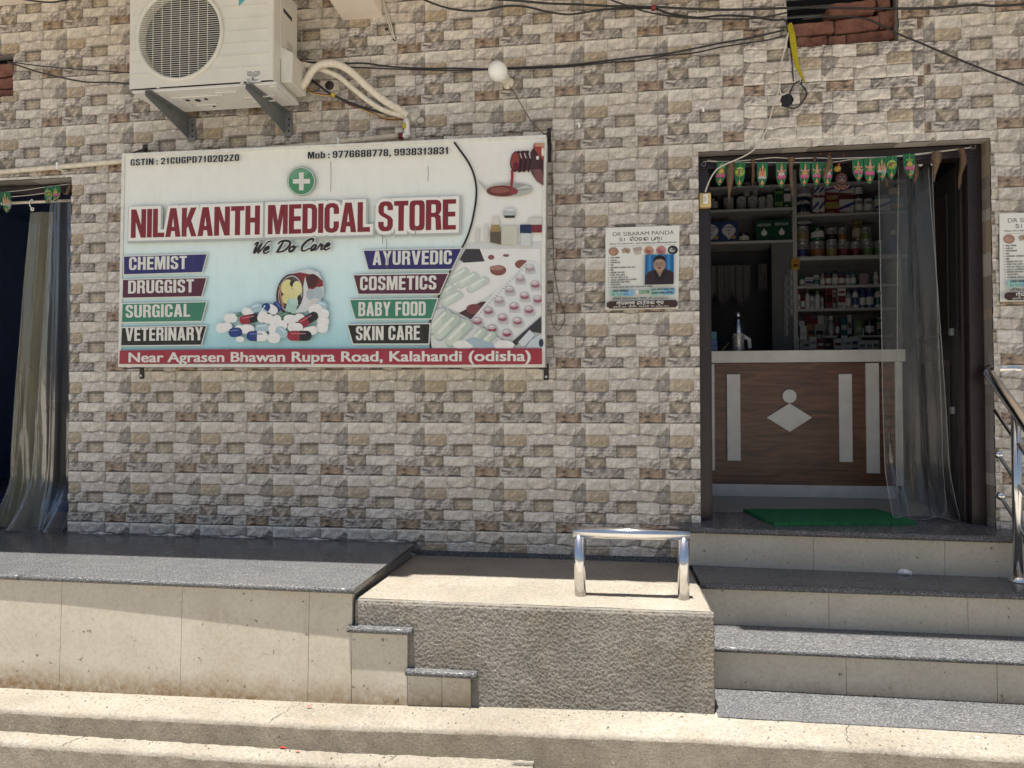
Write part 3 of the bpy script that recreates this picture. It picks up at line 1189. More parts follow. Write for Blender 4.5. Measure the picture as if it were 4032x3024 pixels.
class Flat:
    """layers of flat print on one plane; every layer a hair further out"""

    def __init__(self, O, U, N, mb=None, step=4e-5):
        self.O, self.U, self.N = Vector(O), Vector(U).normalized(), Vector(N).normalized()
        self.V = self.N.cross(self.U).normalized()
        if self.V.z < 0:
            self.V = -self.V
        self.mb = mb or MB()
        self.d = 0.0002
        self.step = step

    def px(self, x, y):
        d = ray(x, y)
        h = CAM_LOC + d * ((self.O - CAM_LOC).dot(self.N) / d.dot(self.N))
        return ((h - self.O).dot(self.U), (h - self.O).dot(self.V))

    def at(self, u, v, d=None):
        return self.O + self.U * u + self.V * v + self.N * (self.d if d is None else d)

    def tris(self, vs, fs, col, lift=None):
        self.d += self.step
        b = len(self.mb.v)
        self.mb.v += [tuple(self.at(q[0], q[1], self.d + (lift[i] if lift else 0))) for i, q in enumerate(vs)]
        for f in fs:
            a = [vs[i] for i in f]
            ar = sum(a[i][0] * a[(i + 1) % len(a)][1] - a[(i + 1) % len(a)][0] * a[i][1] for i in range(len(a)))
            f = [b + i for i in f]
            nrm = self.U.cross(self.V).dot(self.N)
            if ar * nrm < 0:
                f = f[::-1]
            self.mb.face(f, False, col)

    def poly(self, pts, col, holes=()):
        loops = [[Vector((p[0], p[1], 0)) for p in pts]] + [[Vector((p[0], p[1], 0)) for p in h] for h in holes]
        flat = [p for l in loops for p in l]
        self.tris([(p.x, p.y) for p in flat], tessellate_polygon(loops), col)

    def pp(self, pts, col, holes=()):
        self.poly([self.px(*p) for p in pts], col, [[self.px(*p) for p in h] for h in holes])

    def ell(self, cx, cy, rx, ry, col, rot=0.0, n=22):
        """ellipse, photo pixels"""
        c, s = math.cos(rot), math.sin(rot)
        self.pp([(cx + rx * math.cos(t) * c - ry * math.sin(t) * s, cy + rx * math.cos(t) * s + ry * math.sin(t) * c)
                 for t in [2 * math.pi * i / n for i in range(n)]], col)

    def stroke(self, pts, width, col, px=True, taper=None, n=5, smooth=True):
        q = [Vector((*self.px(*p), 0)) for p in pts] if px else [Vector((p[0], p[1], 0)) for p in pts]
        if smooth and len(q) > 2:
            q = smooth_path(q, n)
        L, Rr = [], []
        for i, p in enumerate(q):
            t = (q[min(i + 1, len(q) - 1)] - q[max(i - 1, 0)])
            t = t.normalized() if t.length > 1e-9 else Vector((1, 0, 0))
            w_ = width * (taper(i / (len(q) - 1)) if taper else 1) / 2
            nn = Vector((-t.y, t.x, 0)) * w_
            L.append((p + nn)[:2])
            Rr.append((p - nn)[:2])
        vs = L + Rr
        k = len(q)
        self.tris(vs, [(i, i + 1, k + i + 1, k + i) for i in range(k - 1)], col, [i * 1.5e-6 for i in range(k)] * 2)
        self.d += k * 1.5e-6

    def text(self, s, x0, y0, x1, y1, cap, col, bold=0.0, shear=0.0, px=True, halo=None, hw=0.0):
        """s set along the baseline (x0,y0)-(x1,y1); cap = height of its tallest letter in the same units as the plane"""
        a, b_ = (self.px(x0, y0), self.px(x1, y1)) if px else ((x0, y0), (x1, y1))
        vs, fs = text_tris(s, 0.0, shear)
        mnx, mxx = min(v[0] for v in vs) - bold, max(v[0] for v in vs) + bold
        ref, _ = text_tris('H', 0.0, 0)
        ch = max(v[1] for v in ref) + bold
        dx, dy = b_[0] - a[0], b_[1] - a[1]
        W_ = math.hypot(dx, dy)
        ex, ey = dx / W_, dy / W_
        offs = [(0, 0)] if bold <= 0 else [(-bold, -bold * .5), (bold, -bold * .5), (-bold, bold * .5), (bold, bold * .5), (0, 0)]
        for (ox, oy) in offs:
            out = []
            for (x, y) in vs:
                uu, vv = (x + ox - mnx) / (mxx - mnx) * W_, (y + oy) / ch * cap
                out.append((a[0] + ex * uu - ey * vv, a[1] + ey * uu + ex * vv))
            self.tris(out, fs, col)

    def cap(self, p0, p1, w_, col, px=True):
        """a round-ended bar"""
        a, b_ = (Vector(self.px(*p0)), Vector(self.px(*p1))) if px else (Vector(p0), Vector(p1))
        t = math.atan2(b_.y - a.y, b_.x - a.x)
        pts = [tuple(b_ + Vector((math.cos(t + q), math.sin(t + q))) * w_ / 2) for q in np.linspace(-math.pi / 2, math.pi / 2, 9)]
        pts += [tuple(a + Vector((math.cos(t + q), math.sin(t + q))) * w_ / 2) for q in np.linspace(math.pi / 2, 1.5 * math.pi, 9)]
        self.poly(pts, col)


def offset_poly(p, d):
    n = len(p)
    ar = sum(p[i][0] * p[(i + 1) % n][1] - p[(i + 1) % n][0] * p[i][1] for i in range(n))
    sg = 1 if ar > 0 else -1
    out = []
    for i in range(n):
        a, b_, c = Vector(p[i - 1]), Vector(p[i]), Vector(p[(i + 1) % n])
        e1, e2 = (b_ - a).normalized(), (c - b_).normalized()
        n1, n2 = Vector((e1.y, -e1.x)) * sg, Vector((e2.y, -e2.x)) * sg
        m = n1 + n2
        if m.length < 1e-3:
            m = n1
        m.normalize()
        k = d / max(.55, m.dot(n1))
        out.append(tuple(b_ + m * k))
    return out


# heavy condensed capitals for the shop name (units of cap height)
_r = lambda w_: [(w_ * .2, 0), (w_ * .8, 0), (w_ * .95, .05), (w_, .17), (w_, .83), (w_ * .95, .95), (w_ * .8, 1), (w_ * .2, 1), (w_ * .05, .95), (0, .83), (0, .17), (w_ * .05, .05)]
GL = {
    'N': (.53, [(0, 0), (0, 1), (.18, 1), (.36, .44), (.36, 1), (.53, 1), (.53, 0), (.35, 0), (.17, .56), (.17, 0)], []),
    'I': (.17, [(0, 0), (0, 1), (.17, 1), (.17, 0)], []),
    'L': (.40, [(0, 0), (0, 1), (.17, 1), (.17, .16), (.40, .16), (.40, 0)], []),
    'A': (.53, [(0, 0), (.16, 1), (.37, 1), (.53, 0), (.35, 0), (.325, .2), (.205, .2), (.18, 0)], [[(.228, .35), (.302, .35), (.265, .68)]]),
    'K': (.51, [(0, 0), (0, 1), (.17, 1), (.17, .62), (.31, 1), (.50, 1), (.325, .55), (.51, 0), (.33, 0), (.22, .36), (.17, .27), (.17, 0)], []),
    'T': (.45, [(0, .84), (0, 1), (.45, 1), (.45, .84), (.312, .84), (.312, 0), (.138, 0), (.138, .84)], []),
    'H': (.49, [(0, 0), (0, 1), (.17, 1), (.17, .59), (.32, .59), (.32, 1), (.49, 1), (.49, 0), (.32, 0), (.32, .42), (.17, .42), (.17, 0)], []),
    'M': (.66, [(0, 0), (0, 1), (.24, 1), (.33, .45), (.42, 1), (.66, 1), (.66, 0), (.50, 0), (.50, .62), (.40, 0), (.26, 0), (.16, .62), (.16, 0)], []),
    'E': (.41, [(0, 0), (0, 1), (.41, 1), (.41, .85), (.17, .85), (.17, .59), (.39, .59), (.39, .43), (.17, .43), (.17, .15), (.41, .15), (.41, 0)], []),
    'D': (.48, [(0, 0), (0, 1), (.30, 1), (.42, .95), (.48, .82), (.48, .18), (.42, .05), (.30, 0)], [[(.17, .15), (.17, .85), (.27, .85), (.31, .80), (.31, .20), (.27, .15)]]),
    'C': (.47, [(.47, .63), (.47, .82), (.41, .95), (.30, 1), (.17, 1), (.06, .95), (0, .82), (0, .18), (.06, .05), (.17, 0), (.30, 0), (.41, .05), (.47, .18), (.47, .38), (.30, .38), (.30, .2), (.27, .15), (.2, .15), (.17, .2), (.17, .8), (.2, .85), (.27, .85), (.3, .8), (.3, .63)], []),
    'S': (.46, [(.46, .7), (.46, .84), (.4, .96), (.3, 1), (.16, 1), (.06, .96), (0, .84), (0, .64), (.06, .54), (.28, .4), (.29, .36), (.29, .2), (.26, .15), (.2, .15), (.17, .2), (.17, .32), (0, .32), (0, .16), (.06, .04), (.16, 0), (.3, 0), (.4, .04), (.46, .16), (.46, .38), (.4, .48), (.18, .62), (.17, .66), (.17, .8), (.2, .85), (.26, .85), (.29, .8), (.29, .7)], []),
    'O': (.48, _r(.48), [[(.2, .15), (.28, .15), (.31, .2), (.31, .8), (.28, .85), (.2, .85), (.17, .8), (.17, .2)]]),
    'R': (.49, [(0, 0), (0, 1), (.32, 1), (.43, .96), (.48, .85), (.48, .65), (.44, .55), (.39, .52), (.46, .46), (.49, 0), (.315, 0), (.3, .38), (.26, .43), (.17, .43), (.17, 0)], [[(.17, .57), (.17, .85), (.28, .85), (.31, .81), (.31, .61), (.28, .57)]]),
}

_d0 = lambda w_: [[(.17, .2), (.2, .15), (w_ - .2, .15), (w_ - .17, .2), (w_ - .17, .8), (w_ - .2, .85), (.2, .85), (.17, .8)]]
_six = [(.47, .68), (.47, .83), (.41, .95), (.3, 1), (.17, 1), (.06, .95), (0, .82), (0, .18), (.06, .05), (.17, 0), (.31, 0), (.42, .05), (.48, .17), (.48, .44), (.42, .56), (.31, .6), (.22, .58), (.17, .54), (.17, .8), (.2, .86), (.27, .86), (.3, .8), (.3, .68)]
_sixh = [(.17, .2), (.17, .4), (.2, .45), (.28, .45), (.31, .4), (.31, .2), (.28, .15), (.2, .15)]
GL.update({
    'U': (.48, [(0, 1), (.17, 1), (.17, .2), (.2, .15), (.28, .15), (.31, .2), (.31, 1), (.48, 1), (.48, .17), (.42, .05), (.33, 0), (.15, 0), (.06, .05), (0, .17)], []),
    'G': (.47, [(.47, .66), (.47, .82), (.41, .95), (.30, 1), (.17, 1), (.06, .95), (0, .82), (0, .18), (.06, .05), (.17, 0), (.26, 0), (.32, .03), (.36, .08), (.38, 0), (.47, 0), (.47, .52), (.25, .52), (.25, .38), (.31, .38), (.31, .22), (.28, .15), (.2, .15), (.17, .2), (.17, .8), (.2, .85), (.27, .85), (.3, .8), (.3, .66)], []),
    'V': (.53, [(0, 1), (.18, 1), (.265, .38), (.35, 1), (.53, 1), (.36, 0), (.17, 0)], []),
    'Y': (.52, [(0, 1), (.18, 1), (.26, .68), (.34, 1), (.52, 1), (.345, .42), (.345, 0), (.175, 0), (.175, .42)], []),
    'B': (.48, [(0, 0), (0, 1), (.3, 1), (.42, .96), (.47, .86), (.47, .66), (.43, .56), (.38, .52), (.44, .47), (.48, .38), (.48, .14), (.43, .04), (.31, 0)], [[(.17, .58), (.17, .85), (.27, .85), (.3, .81), (.3, .62), (.27, .58)], [(.17, .15), (.17, .44), (.27, .44), (.31, .4), (.31, .19), (.27, .15)]]),
    'F': (.41, [(0, 0), (0, 1), (.41, 1), (.41, .85), (.17, .85), (.17, .58), (.38, .58), (.38, .43), (.17, .43), (.17, 0)], []),
    'P': (.48, [(0, 0), (0, 1), (.32, 1), (.43, .96), (.48, .85), (.48, .56), (.43, .45), (.32, .41), (.17, .41), (.17, 0)], [[(.17, .55), (.17, .85), (.27, .85), (.31, .81), (.31, .59), (.27, .55)]]),
    'Q': (.50, [(.1, 0), (.26, 0), (.34, -.10), (.46, -.10), (.42, .04), (.46, .08), (.48, .17), (.48, .83), (.456, .95), (.384, 1), (.096, 1), (.024, .95), (0, .83), (0, .17), (.024, .05)], _d0(.48)),
    'Z': (.44, [(0, 0), (0, .15), (.25, .85), (.02, .85), (.02, 1), (.44, 1), (.44, .86), (.2, .15), (.44, .15), (.44, 0)], []),
    '0': (.46, _r(.46), _d0(.46)),
    '1': (.36, [(.0, .72), (.10, .80), (.14, 1), (.29, 1), (.29, 0), (.12, 0), (.12, .70), (.0, .64)], []),
    '2': (.46, [(0, 0), (0, .16), (.24, .52), (.29, .64), (.29, .8), (.26, .86), (.2, .86), (.17, .8), (.17, .66), (0, .66), (0, .82), (.06, .95), (.16, 1), (.3, 1), (.4, .95), (.46, .82), (.46, .62), (.4, .48), (.21, .16), (.46, .16), (.46, 0)], []),
    '3': (.46, [(.0, .32), (.17, .32), (.17, .2), (.2, .14), (.26, .14), (.29, .2), (.29, .38), (.26, .44), (.16, .44), (.16, .57), (.26, .57), (.29, .63), (.29, .8), (.26, .86), (.2, .86), (.17, .8), (.17, .7), (0, .7), (0, .82), (.06, .95), (.16, 1), (.3, 1), (.4, .95), (.46, .82), (.46, .62), (.38, .51), (.46, .4), (.46, .18), (.4, .05), (.3, 0), (.16, 0), (.06, .05), (0, .18)], []),
    '6': (.48, _six, [_sixh]),
    '9': (.48, [(.48 - x, 1 - y) for x, y in _six], [[(.48 - x, 1 - y) for x, y in _sixh]]),
    '7': (.46, [(0, 1), (.46, 1), (.46, .85), (.26, 0), (.08, 0), (.28, .84), (0, .84)], []),
    '8': (.47, [(.1, 0), (.37, 0), (.45, .05), (.47, .16), (.47, .40), (.41, .51), (.46, .62), (.46, .84), (.44, .95), (.36, 1), (.11, 1), (.03, .95), (.01, .84), (.01, .62), (.06, .51), (0, .40), (0, .16), (.02, .05)], [[(.17, .61), (.2, .57), (.27, .57), (.3, .61), (.3, .82), (.27, .87), (.2, .87), (.17, .82)], [(.17, .18), (.2, .13), (.27, .13), (.3, .18), (.3, .4), (.27, .44), (.2, .44), (.17, .4)]]),
    'o': (.45, [(x * .45 / .48, y * .74) for x, y in _r(.48)], [[(x * .45 / .48, y * .74) for x, y in _d0(.48)[0]]]),
    'b': (.46, [(0, 0), (0, 1), (.17, 1), (.17, .70), (.3, .74), (.42, .67), (.46, .56), (.46, .16), (.42, .05), (.3, 0), (.17, .04), (.17, 0)], [[(.17, .16), (.17, .58), (.25, .60), (.29, .55), (.29, .18), (.25, .14)]]),
    ':': (.17, [(0, 0), (.17, 0), (.17, .19), (.1701, .45), (.1701, .66), (0, .66), (0, .45), (.1699, .45), (.1699, .19), (0, .19)], []),
    ',': (.19, [(0, .18), (.19, .18), (.19, 0), (.08, -.18), (.0, -.18), (.06, 0), (0, 0)], []),
})
_T = [(0, .84), (.138, .84), (.138, 0)]


def hull(pts):
    p = sorted(set(pts))

    def half(seq):
        h_ = []
        for q in seq:
            while len(h_) > 1 and (h_[-1][0] - h_[-2][0]) * (q[1] - h_[-2][1]) - (h_[-1][1] - h_[-2][1]) * (q[0] - h_[-2][0]) <= 0:
                h_.pop()
            h_.append(q)
        return h_[:-1]
    return half(p) + half(p[::-1])


def block_text(F, s, A, B, cap, col, gap=.075, space=.26):
    tot = sum(GL[c][0] + gap if c != ' ' else space for c in s) - gap
    a, b_ = Vector(F.px(*A)), Vector(F.px(*B))
    W_ = (b_ - a).length
    ex = (b_ - a) / W_
    ey = Vector((-ex.y, ex.x))
    k = W_ / tot
    x = 0
    for c in s:
        if c == ' ':
            x += space
            continue
        tr = lambda p: tuple(a + ex * ((x + p[0]) * k) + ey * (p[1] * cap))
        F.poly([tr(p) for p in GL[c][1]], col, [[tr(p) for p in h] for h in GL[c][2]])
        x += GL[c][0] + gap


def block_letters(F, s, A, B, cap, col, halo, hw, shadow):
    gap, space = .035, .23
    tot = sum(GL[c][0] + gap if c != ' ' else space for c in s) - gap
    a, b_ = Vector(F.px(*A)), Vector(F.px(*B))
    W_ = (b_ - a).length
    ex = (b_ - a) / W_
    ey = Vector((-ex.y, ex.x))
    k = W_ / tot
    pos = []
    x = 0
    for c in s:
        if c == ' ':
            x += space
            continue
        pos.append((c, x))
        x += GL[c][0] + gap

    def tr(p, x, ox=0, oy=0):
        q = a + ex * ((x + p[0]) * k + ox) + ey * (p[1] * cap + oy)
        return (q.x, q.y)
    for (dx, dy, g_, cc) in ((.004, -.007, .008, shadow), (0, 0, .0, halo)):
        for c, x in pos:
            pts = [(p[0] * k, p[1] * cap) for p in GL[c][1]]
            op = offset_poly(pts if c in 'LT' else hull(pts), hw + g_)
            F.poly([tr((p[0] / k, p[1] / cap), x, dx, dy) for p in op], cc)
    for c, x in pos:
        F.poly([tr(p, x) for p in GL[c][1]], col, [[tr(p, x) for p in h] for h in GL[c][2]])


# ------------------------------------------------------------------ the shop sign
SY = -.19
bl, br, tl, tr_ = P(468, 1445, SY), P(2146, 1446, SY), P(490, 604, SY), P(2159, 534, SY)
U = (br - bl).normalized()
NS = Vector((0, -1, 0))
sign = thing('shop_sign', 'large printed medical store sign box hung on the stone tiled wall', 'sign', bl)
F = Flat(bl, U, NS)
SW = ((br - bl).length + (tr_ - tl).length) / 2
SH = ((tl - bl).length + (tr_ - br).length) / 2
VS = F.V


def sp(u, v, d):
    return bl + U * u + VS * v + NS * d


def sbox(mb, u0, u1, v0, v1, d0, d1):
    mb.hexa([sp(u0, v0, d1), sp(u1, v0, d1), sp(u1, v0, d0), sp(u0, v0, d0),
             sp(u0, v1, d1), sp(u1, v1, d1), sp(u1, v1, d0), sp(u0, v1, d0)])


mb = MB()
sbox(mb, .004, SW - .004, .004, SH - .004, -.155, -.006)
mb.build('box_side', M['boxside'], sign)
mb = MB()
fw, fd = .018, .008
sbox(mb, 0, SW, 0, fw, -.03, fd)
sbox(mb, 0, SW, SH - fw, SH, -.03, fd)
sbox(mb, 0, fw, fw + .0005, SH - fw - .0005, -.03, fd)
sbox(mb, SW - fw, SW, fw + .0005, SH - fw - .0005, -.03, fd)
mb.build('frame', M['alu'], sign, .0015)

# background: cream at the top turning to pale blue below
F.d = 0.0
gcol = [(0.0, (.25, .46, .53)), (.10, (.32, .55, .60)), (.22, (.48, .69, .71)), (.42, (.57, .735, .73)), (.60, (.655, .74, .715)), (.78, (.69, .72, .67)), (1.0, (.70, .695, .61))]


def gc(v):
    for (a, ca), (b_, cb) in zip(gcol[:-1], gcol[1:]):
        if v <= b_:
            t = (v - a) / (b_ - a)
            return tuple(x + (y - x) * t for x, y in zip(ca, cb))
    return gcol[-1][1]


rows = 60
for i in range(rows):
    v0, v1 = fw + (SH - 2 * fw) * i / rows, fw + (SH - 2 * fw) * (i + 1) / rows
    n0 = len(F.mb.v)
    F.mb.v += [tuple(F.at(u, v, 0.0)) for (u, v) in ((fw, v0), (SW - fw, v0), (SW - fw, v1), (fw, v1))]
    F.mb.face((n0, n0 + 1, n0 + 2, n0 + 3), False, tuple(min(.82, 1.11 * q) for q in gc((i + .5) / rows)))
F.d = 0.0002
v1_ = lambda x, y: (480 + x * .66929, 540 + y * .66929)
v2_ = lambda x, y: (1300 + x * .69291, 540 + y * .69291)
v3_ = lambda x, y: (470 + x * .67717, 980 + y * .67717)
v4_ = lambda x, y: (1300 + x * .69291, 980 + y * .69291)
L1 = lambda f, pts: [f(*p) for p in pts]
INK, WHITE, RED = (.022, .020, .020), (.66, .66, .61), (.20, .022, .028)
BLACK = (.017, .016, .014)
# right-hand picture area
curve = L1(v2_, [(707, 33), (745, 85), (790, 150), (820, 220), (833, 290), (832, 350), (822, 420), (805, 500), (780, 575), (748, 640)]) + \
    L1(v4_, [(720, 55), (680, 140), (630, 250), (600, 320), (580, 380), (568, 440), (565, 500), (575, 565)])
F.pp(curve + L1(v4_, [(1203, 567)]) + L1(v2_, [(1232, 8)]), (.75, .75, .70))
# lower picture: trays of pills
PW = (.72, .73, .70)
F.pp(L1(v2_, [(775, 600), (860, 590), (960, 600), (1200, 590)]) + L1(v4_, [(1203, 565), (576, 565), (566, 500), (600, 320), (690, 120)]), (.58, .60, .58))
F.pp(L1(v4_, [(770, 0), (850, 0), (880, 70), (780, 95), (735, 60)]), (.045, .04, .045))
F.pp(L1(v4_, [(850, 0), (1190, 0), (1195, 80), (1130, 62), (880, 75)]), PW)
F.pp(L1(v4_, [(700, 140), (745, 80), (900, 70), (1120, 65), (1000, 190), (930, 245), (740, 360), (620, 330), (640, 240)]), PW)
for (x, y) in ((725, 150), (780, 175), (838, 200), (650, 245), (690, 282)):
    F.cap(v4_(x - 40, y + 30), v4_(x + 48, y - 18), .046, (.52, .54, .52))
    F.cap(v4_(x - 38, y + 22), v4_(x + 40, y - 26), .042, (.49, .57, .51))
    F.cap(v4_(x - 36, y + 18), v4_(x + 2, y - 5), .038, (.55, .63, .56))
    F.cap(v4_(x - 34, y + 12), v4_(x + 34, y - 29), .012, (.70, .74, .68))
for (x, y, rx, ry, c) in ((955, 122, 46, 30, (.20, .07, .06)), (945, 108, 40, 14, (.36, .20, .17)), (1090, 88, 40, 26, (.22, .08, .07)), (820, 345, 46, 30, (.14, .045, .045)), (915, 48, 18, 14, (.22, .08, .08)), (1000, 38, 18, 8, (.20, .1, .1)), (880, 12, 14, 9, PW), (940, 8, 14, 9, PW)):
    F.ell(*v4_(x, y), rx * .693, ry * .693, c)
F.pp(L1(v4_, [(730, 365), (860, 300), (905, 300), (800, 400)]), (.06, .028, .03))
F.ell(*v4_(818, 342), 31, 20, (.17, .05, .05))
F.pp(L1(v4_, [(1125, 65), (1195, 80), (1200, 380), (1050, 540), (985, 500), (800, 405), (930, 250)]), (.66, .68, .665))
for i in range(24):
    x = 815 + i * 12.8
    F.stroke(L1(v4_, [(x, 398 - i * 13.5), (x + 5, 404 - i * 13.5)]), .006, (.33, .35, .37), smooth=False)
for (x, y, c) in ((1135, 105, 0), (1080, 165, 0), (1165, 200, 1), (1020, 230, 0), (1105, 265, 1), (960, 290, 0), (1180, 285, 1), (1045, 325, 1), (900, 350, 1), (1130, 345, 1), (980, 390, 1), (838, 410, 1), (1065, 410, 1), (922, 452, 2), (1005, 478, 2)):
    rc = [(.33, .27, .27), (.27, .10, .12), (.24, .035, .065)][c]
    F.ell(*v4_(x + 4, y + 22), 22, 12, (.50, .51, .52))
    for k in range(5):
        F.stroke(L1(v4_, [(x - 22 + k * 12, y + 18), (x - 19 + k * 12, y + 40)]), .003, (.44, .45, .46), smooth=False)
    F.ell(*v4_(x + 2, y + 10), 20, 13, (.40, .38, .39))
    F.ell(*v4_(x, y + 2), 19, 15, tuple(.45 * q + .32 for q in rc))
    F.ell(*v4_(x + 1, y + 8), 16, 9, rc)
    F.ell(*v4_(x - 2, y - 5), 14, 8, tuple(.5 * q + .38 for q in rc))
    F.cap(v4_(x - 12, y - 8), v4_(x + 4, y - 12), .006, (.72, .70, .70))
F.pp(L1(v4_, [(1200, 385), (1200, 480), (1130, 470), (1060, 550), (1035, 530)]), (.035, .032, .038))
F.stroke(L1(v4_, [(1085, 545), (1150, 475)]), .040, (.55, .60, .62))
F.pp(L1(v4_, [(1110, 565), (1140, 520), (1203, 480), (1203, 565)]), (.48, .55, .58))
F.pp(L1(v4_, [(568, 440), (600, 352), (640, 335), (720, 380), (900, 470), (1040, 560), (1030, 565), (576, 565)]), (.60, .63, .61))
for i in range(26):
    F.stroke(L1(v4_, [(640 + i * 15.5, 336 + i * 8.8), (632 + i * 15.5, 352 + i * 8.8)]), .0035, (.40, .43, .44), smooth=False)
for (x, y, s_) in ((620, 415, 1.1), (665, 445, 1.15), (730, 478, 1.2), (830, 505, .9), (890, 520, .8)):
    F.cap(v4_(x - 34 * s_, y + 44 * s_), v4_(x + 46 * s_, y - 32 * s_), .052 * s_, (.36, .42, .38))
    F.cap(v4_(x - 38 * s_, y + 38 * s_), v4_(x + 38 * s_, y - 40 * s_), .048 * s_, (.44, .52, .45))
    F.cap(v4_(x - 38 * s_, y + 36 * s_), v4_(x - 2 * s_, y - 2 * s_), .042 * s_, (.53, .60, .51))
    F.cap(v4_(x - 40 * s_, y + 28 * s_), v4_(x + 30 * s_, y - 44 * s_), .013 * s_, (.68, .72, .64))
F.ell(*v4_(760, 545), 42, 18, PW)
F.pp(L1(v4_, [(770, 520), (820, 500), (930, 540), (930, 565), (830, 565)]), (.33, .43, .48))
F.ell(*v4_(990, 548), 40, 20, PW)
F.ell(*v4_(1200, 535), 9, 16, (.02, .03, .06))
# vials
F.pp(L1(v2_, [(975, 520), (985, 505), (1058, 505), (1065, 520), (1065, 615), (975, 610)]), (.52, .53, .44))
F.pp(L1(v2_, [(985, 420), (1057, 420), (1057, 450), (985, 450)]), (.42, .45, .45))
F.pp(L1(v2_, [(990, 448), (1053, 448), (1050, 462), (993, 462)]), (.03, .03, .03))
F.ell(*v2_(1021, 415), 25, 5, (.62, .63, .62))
F.pp(L1(v2_, [(920, 500), (962, 500), (972, 540), (972, 615), (910, 600), (910, 540)]), (.30, .22, .09))
F.pp(L1(v2_, [(912, 540), (971, 540), (971, 612), (912, 600)]), (.10, .085, .06))
F.pp(L1(v2_, [(926, 455), (962, 455), (962, 500), (926, 500)]), (.60, .59, .53))
F.pp(L1(v2_, [(1080, 500), (1145, 500), (1145, 550), (1080, 548)]), (.020, .030, .075))
F.pp(L1(v2_, [(1085, 548), (1142, 550), (1140, 625), (1085, 620)]), (.55, .58, .58))
F.pp(L1(v2_, [(1132, 460), (1205, 460), (1205, 500), (1132, 500)]), (.55, .55, .50))
F.pp(L1(v2_, [(1146, 500), (1204, 500), (1204, 545), (1146, 545)]), (.17, .025, .03))
F.stroke(L1(v2_, [(840, 520), (835, 600)]), .02, (.56, .57, .53))
F.stroke(L1(v2_, [(890, 495), (888, 600)]), .016, (.57, .57, .52))
# spoon, pouring bottle
F.pp(L1(v2_, [(835, 240), (880, 280), (905, 300), (885, 305), (850, 265)]), (.45, .45, .41))
F.ell(*v2_(1020, 303), 92, 27, (.42, .43, .38), .0)
F.ell(*v2_(1060, 287), 60, 15, (.30, .32, .28), .05)
for k in range(5):
    F.stroke(L1(v2_, [(1060 + k * 14, 300 - k * 2), (1120 + k * 6, 275 + k * 4)]), .004, (.5, .51, .46))
F.ell(*v2_(978, 310), 61, 22, (.14, .035, .025))
F.ell(*v2_(965, 305), 38, 12, (.24, .09, .06))
F.ell(*v2_(1045, 312), 17, 13, (.23, .05, .05))
F.stroke(L1(v2_, [(1036, 190), (1036, 230), (1033, 265), (1030, 295)]), .014, (.30, .015, .03))
F.pp(L1(v2_, [(1140, 90), (1160, 60), (1215, 62), (1213, 280), (1175, 255), (1150, 215), (1140, 190)]), (.055, .018, .018))
F.pp(L1(v2_, [(1155, 62), (1160, 40), (1217, 40), (1215, 140), (1190, 110)]), (.28, .05, .03))
F.pp(L1(v2_, [(1165, 38), (1218, 38), (1218, 60), (1165, 58)]), (.48, .25, .16))
F.ell(*v2_(1209, 88), 5, 18, (.66, .66, .60))
F.pp(L1(v2_, [(1150, 190), (1200, 185), (1213, 230), (1212, 278), (1175, 255)]), (.17, .07, .07))
F.pp(L1(v2_, [(1050, 88), (1130, 80), (1140, 190), (1070, 205)]), (.075, .018, .016))
F.ell(*v2_(1055, 143), 21, 41, (.05, .014, .012), .10)
F.ell(*v2_(1053, 140), 16, 34, (.24, .05, .035), .10)
F.ell(*v2_(1058, 168), 12, 15, (.12, .015, .02), .10)
for x in (1078, 1103, 1128):
    F.stroke(L1(v2_, [(x - 8, 82), (x + 8, 130), (x, 203)]), .010, (.022, .008, .008))
    F.stroke(L1(v2_, [(x + 2, 95), (x + 12, 125)]), .005, (.52, .46, .44))
F.ell(*v2_(1180, 122), 6, 8, (.66, .64, .6))
F.stroke([p for p in curve], .011, BLACK, n=3)
# banner strips
BANNERS = [
    ([v3_(36, 48), v3_(515, 34), v3_(488, 137), v3_(36, 150)], (.028, .026, .125), 'CHEMIST', v3_(65, 126), v3_(400, 119), .082),
    ([v3_(31, 183), v3_(513, 172), v3_(485, 277), v3_(28, 286)], (.085, .020, .040), 'DRUGGIST', v3_(60, 262), v3_(441, 255), .082),
    ([v3_(29, 323), v3_(513, 312), v3_(485, 420), v3_(24, 427)], (.045, .20, .125), 'SURGICAL', v3_(46, 402), v3_(420, 396), .080),
    ([v3_(25, 462), v3_(513, 451), v3_(483, 558), v3_(20, 562)], (.019, .017, .012), 'VETERINARY', v3_(45, 537), v3_(494, 532), .082),
    ([v4_(196, 14), v4_(748, 3), v4_(694, 117), v4_(224, 119)], (.028, .026, .125), 'AYURVEDIC', v4_(246, 95), v4_(694, 90), .083),
    ([v4_(140, 153), v4_(673, 144), v4_(624, 256), v4_(168, 258)], (.085, .020, .040), 'COSMETICS', v4_(175, 238), v4_(607, 233), .083),
    ([v4_(120, 293), v4_(612, 287), v4_(577, 397), v4_(150, 398)], (.045, .20, .125), 'BABY FOOD', v4_(166, 384), v4_(547, 381), .084),
    ([v4_(107, 435), v4_(569, 429), v4_(563, 539), v4_(137, 539)], (.019, .017, .012), 'SKIN CARE', v4_(152, 521), v4_(514, 518), .084)]
for (q, c, s_, a, b_, cap) in BANNERS:
    o_ = [F.px(*p) for p in q]
    F.poly(offset_poly(o_, .006), (.63, .65, .61))
    F.poly(o_, c)
    block_text(F, s_, a, b_, cap * .92, WHITE)
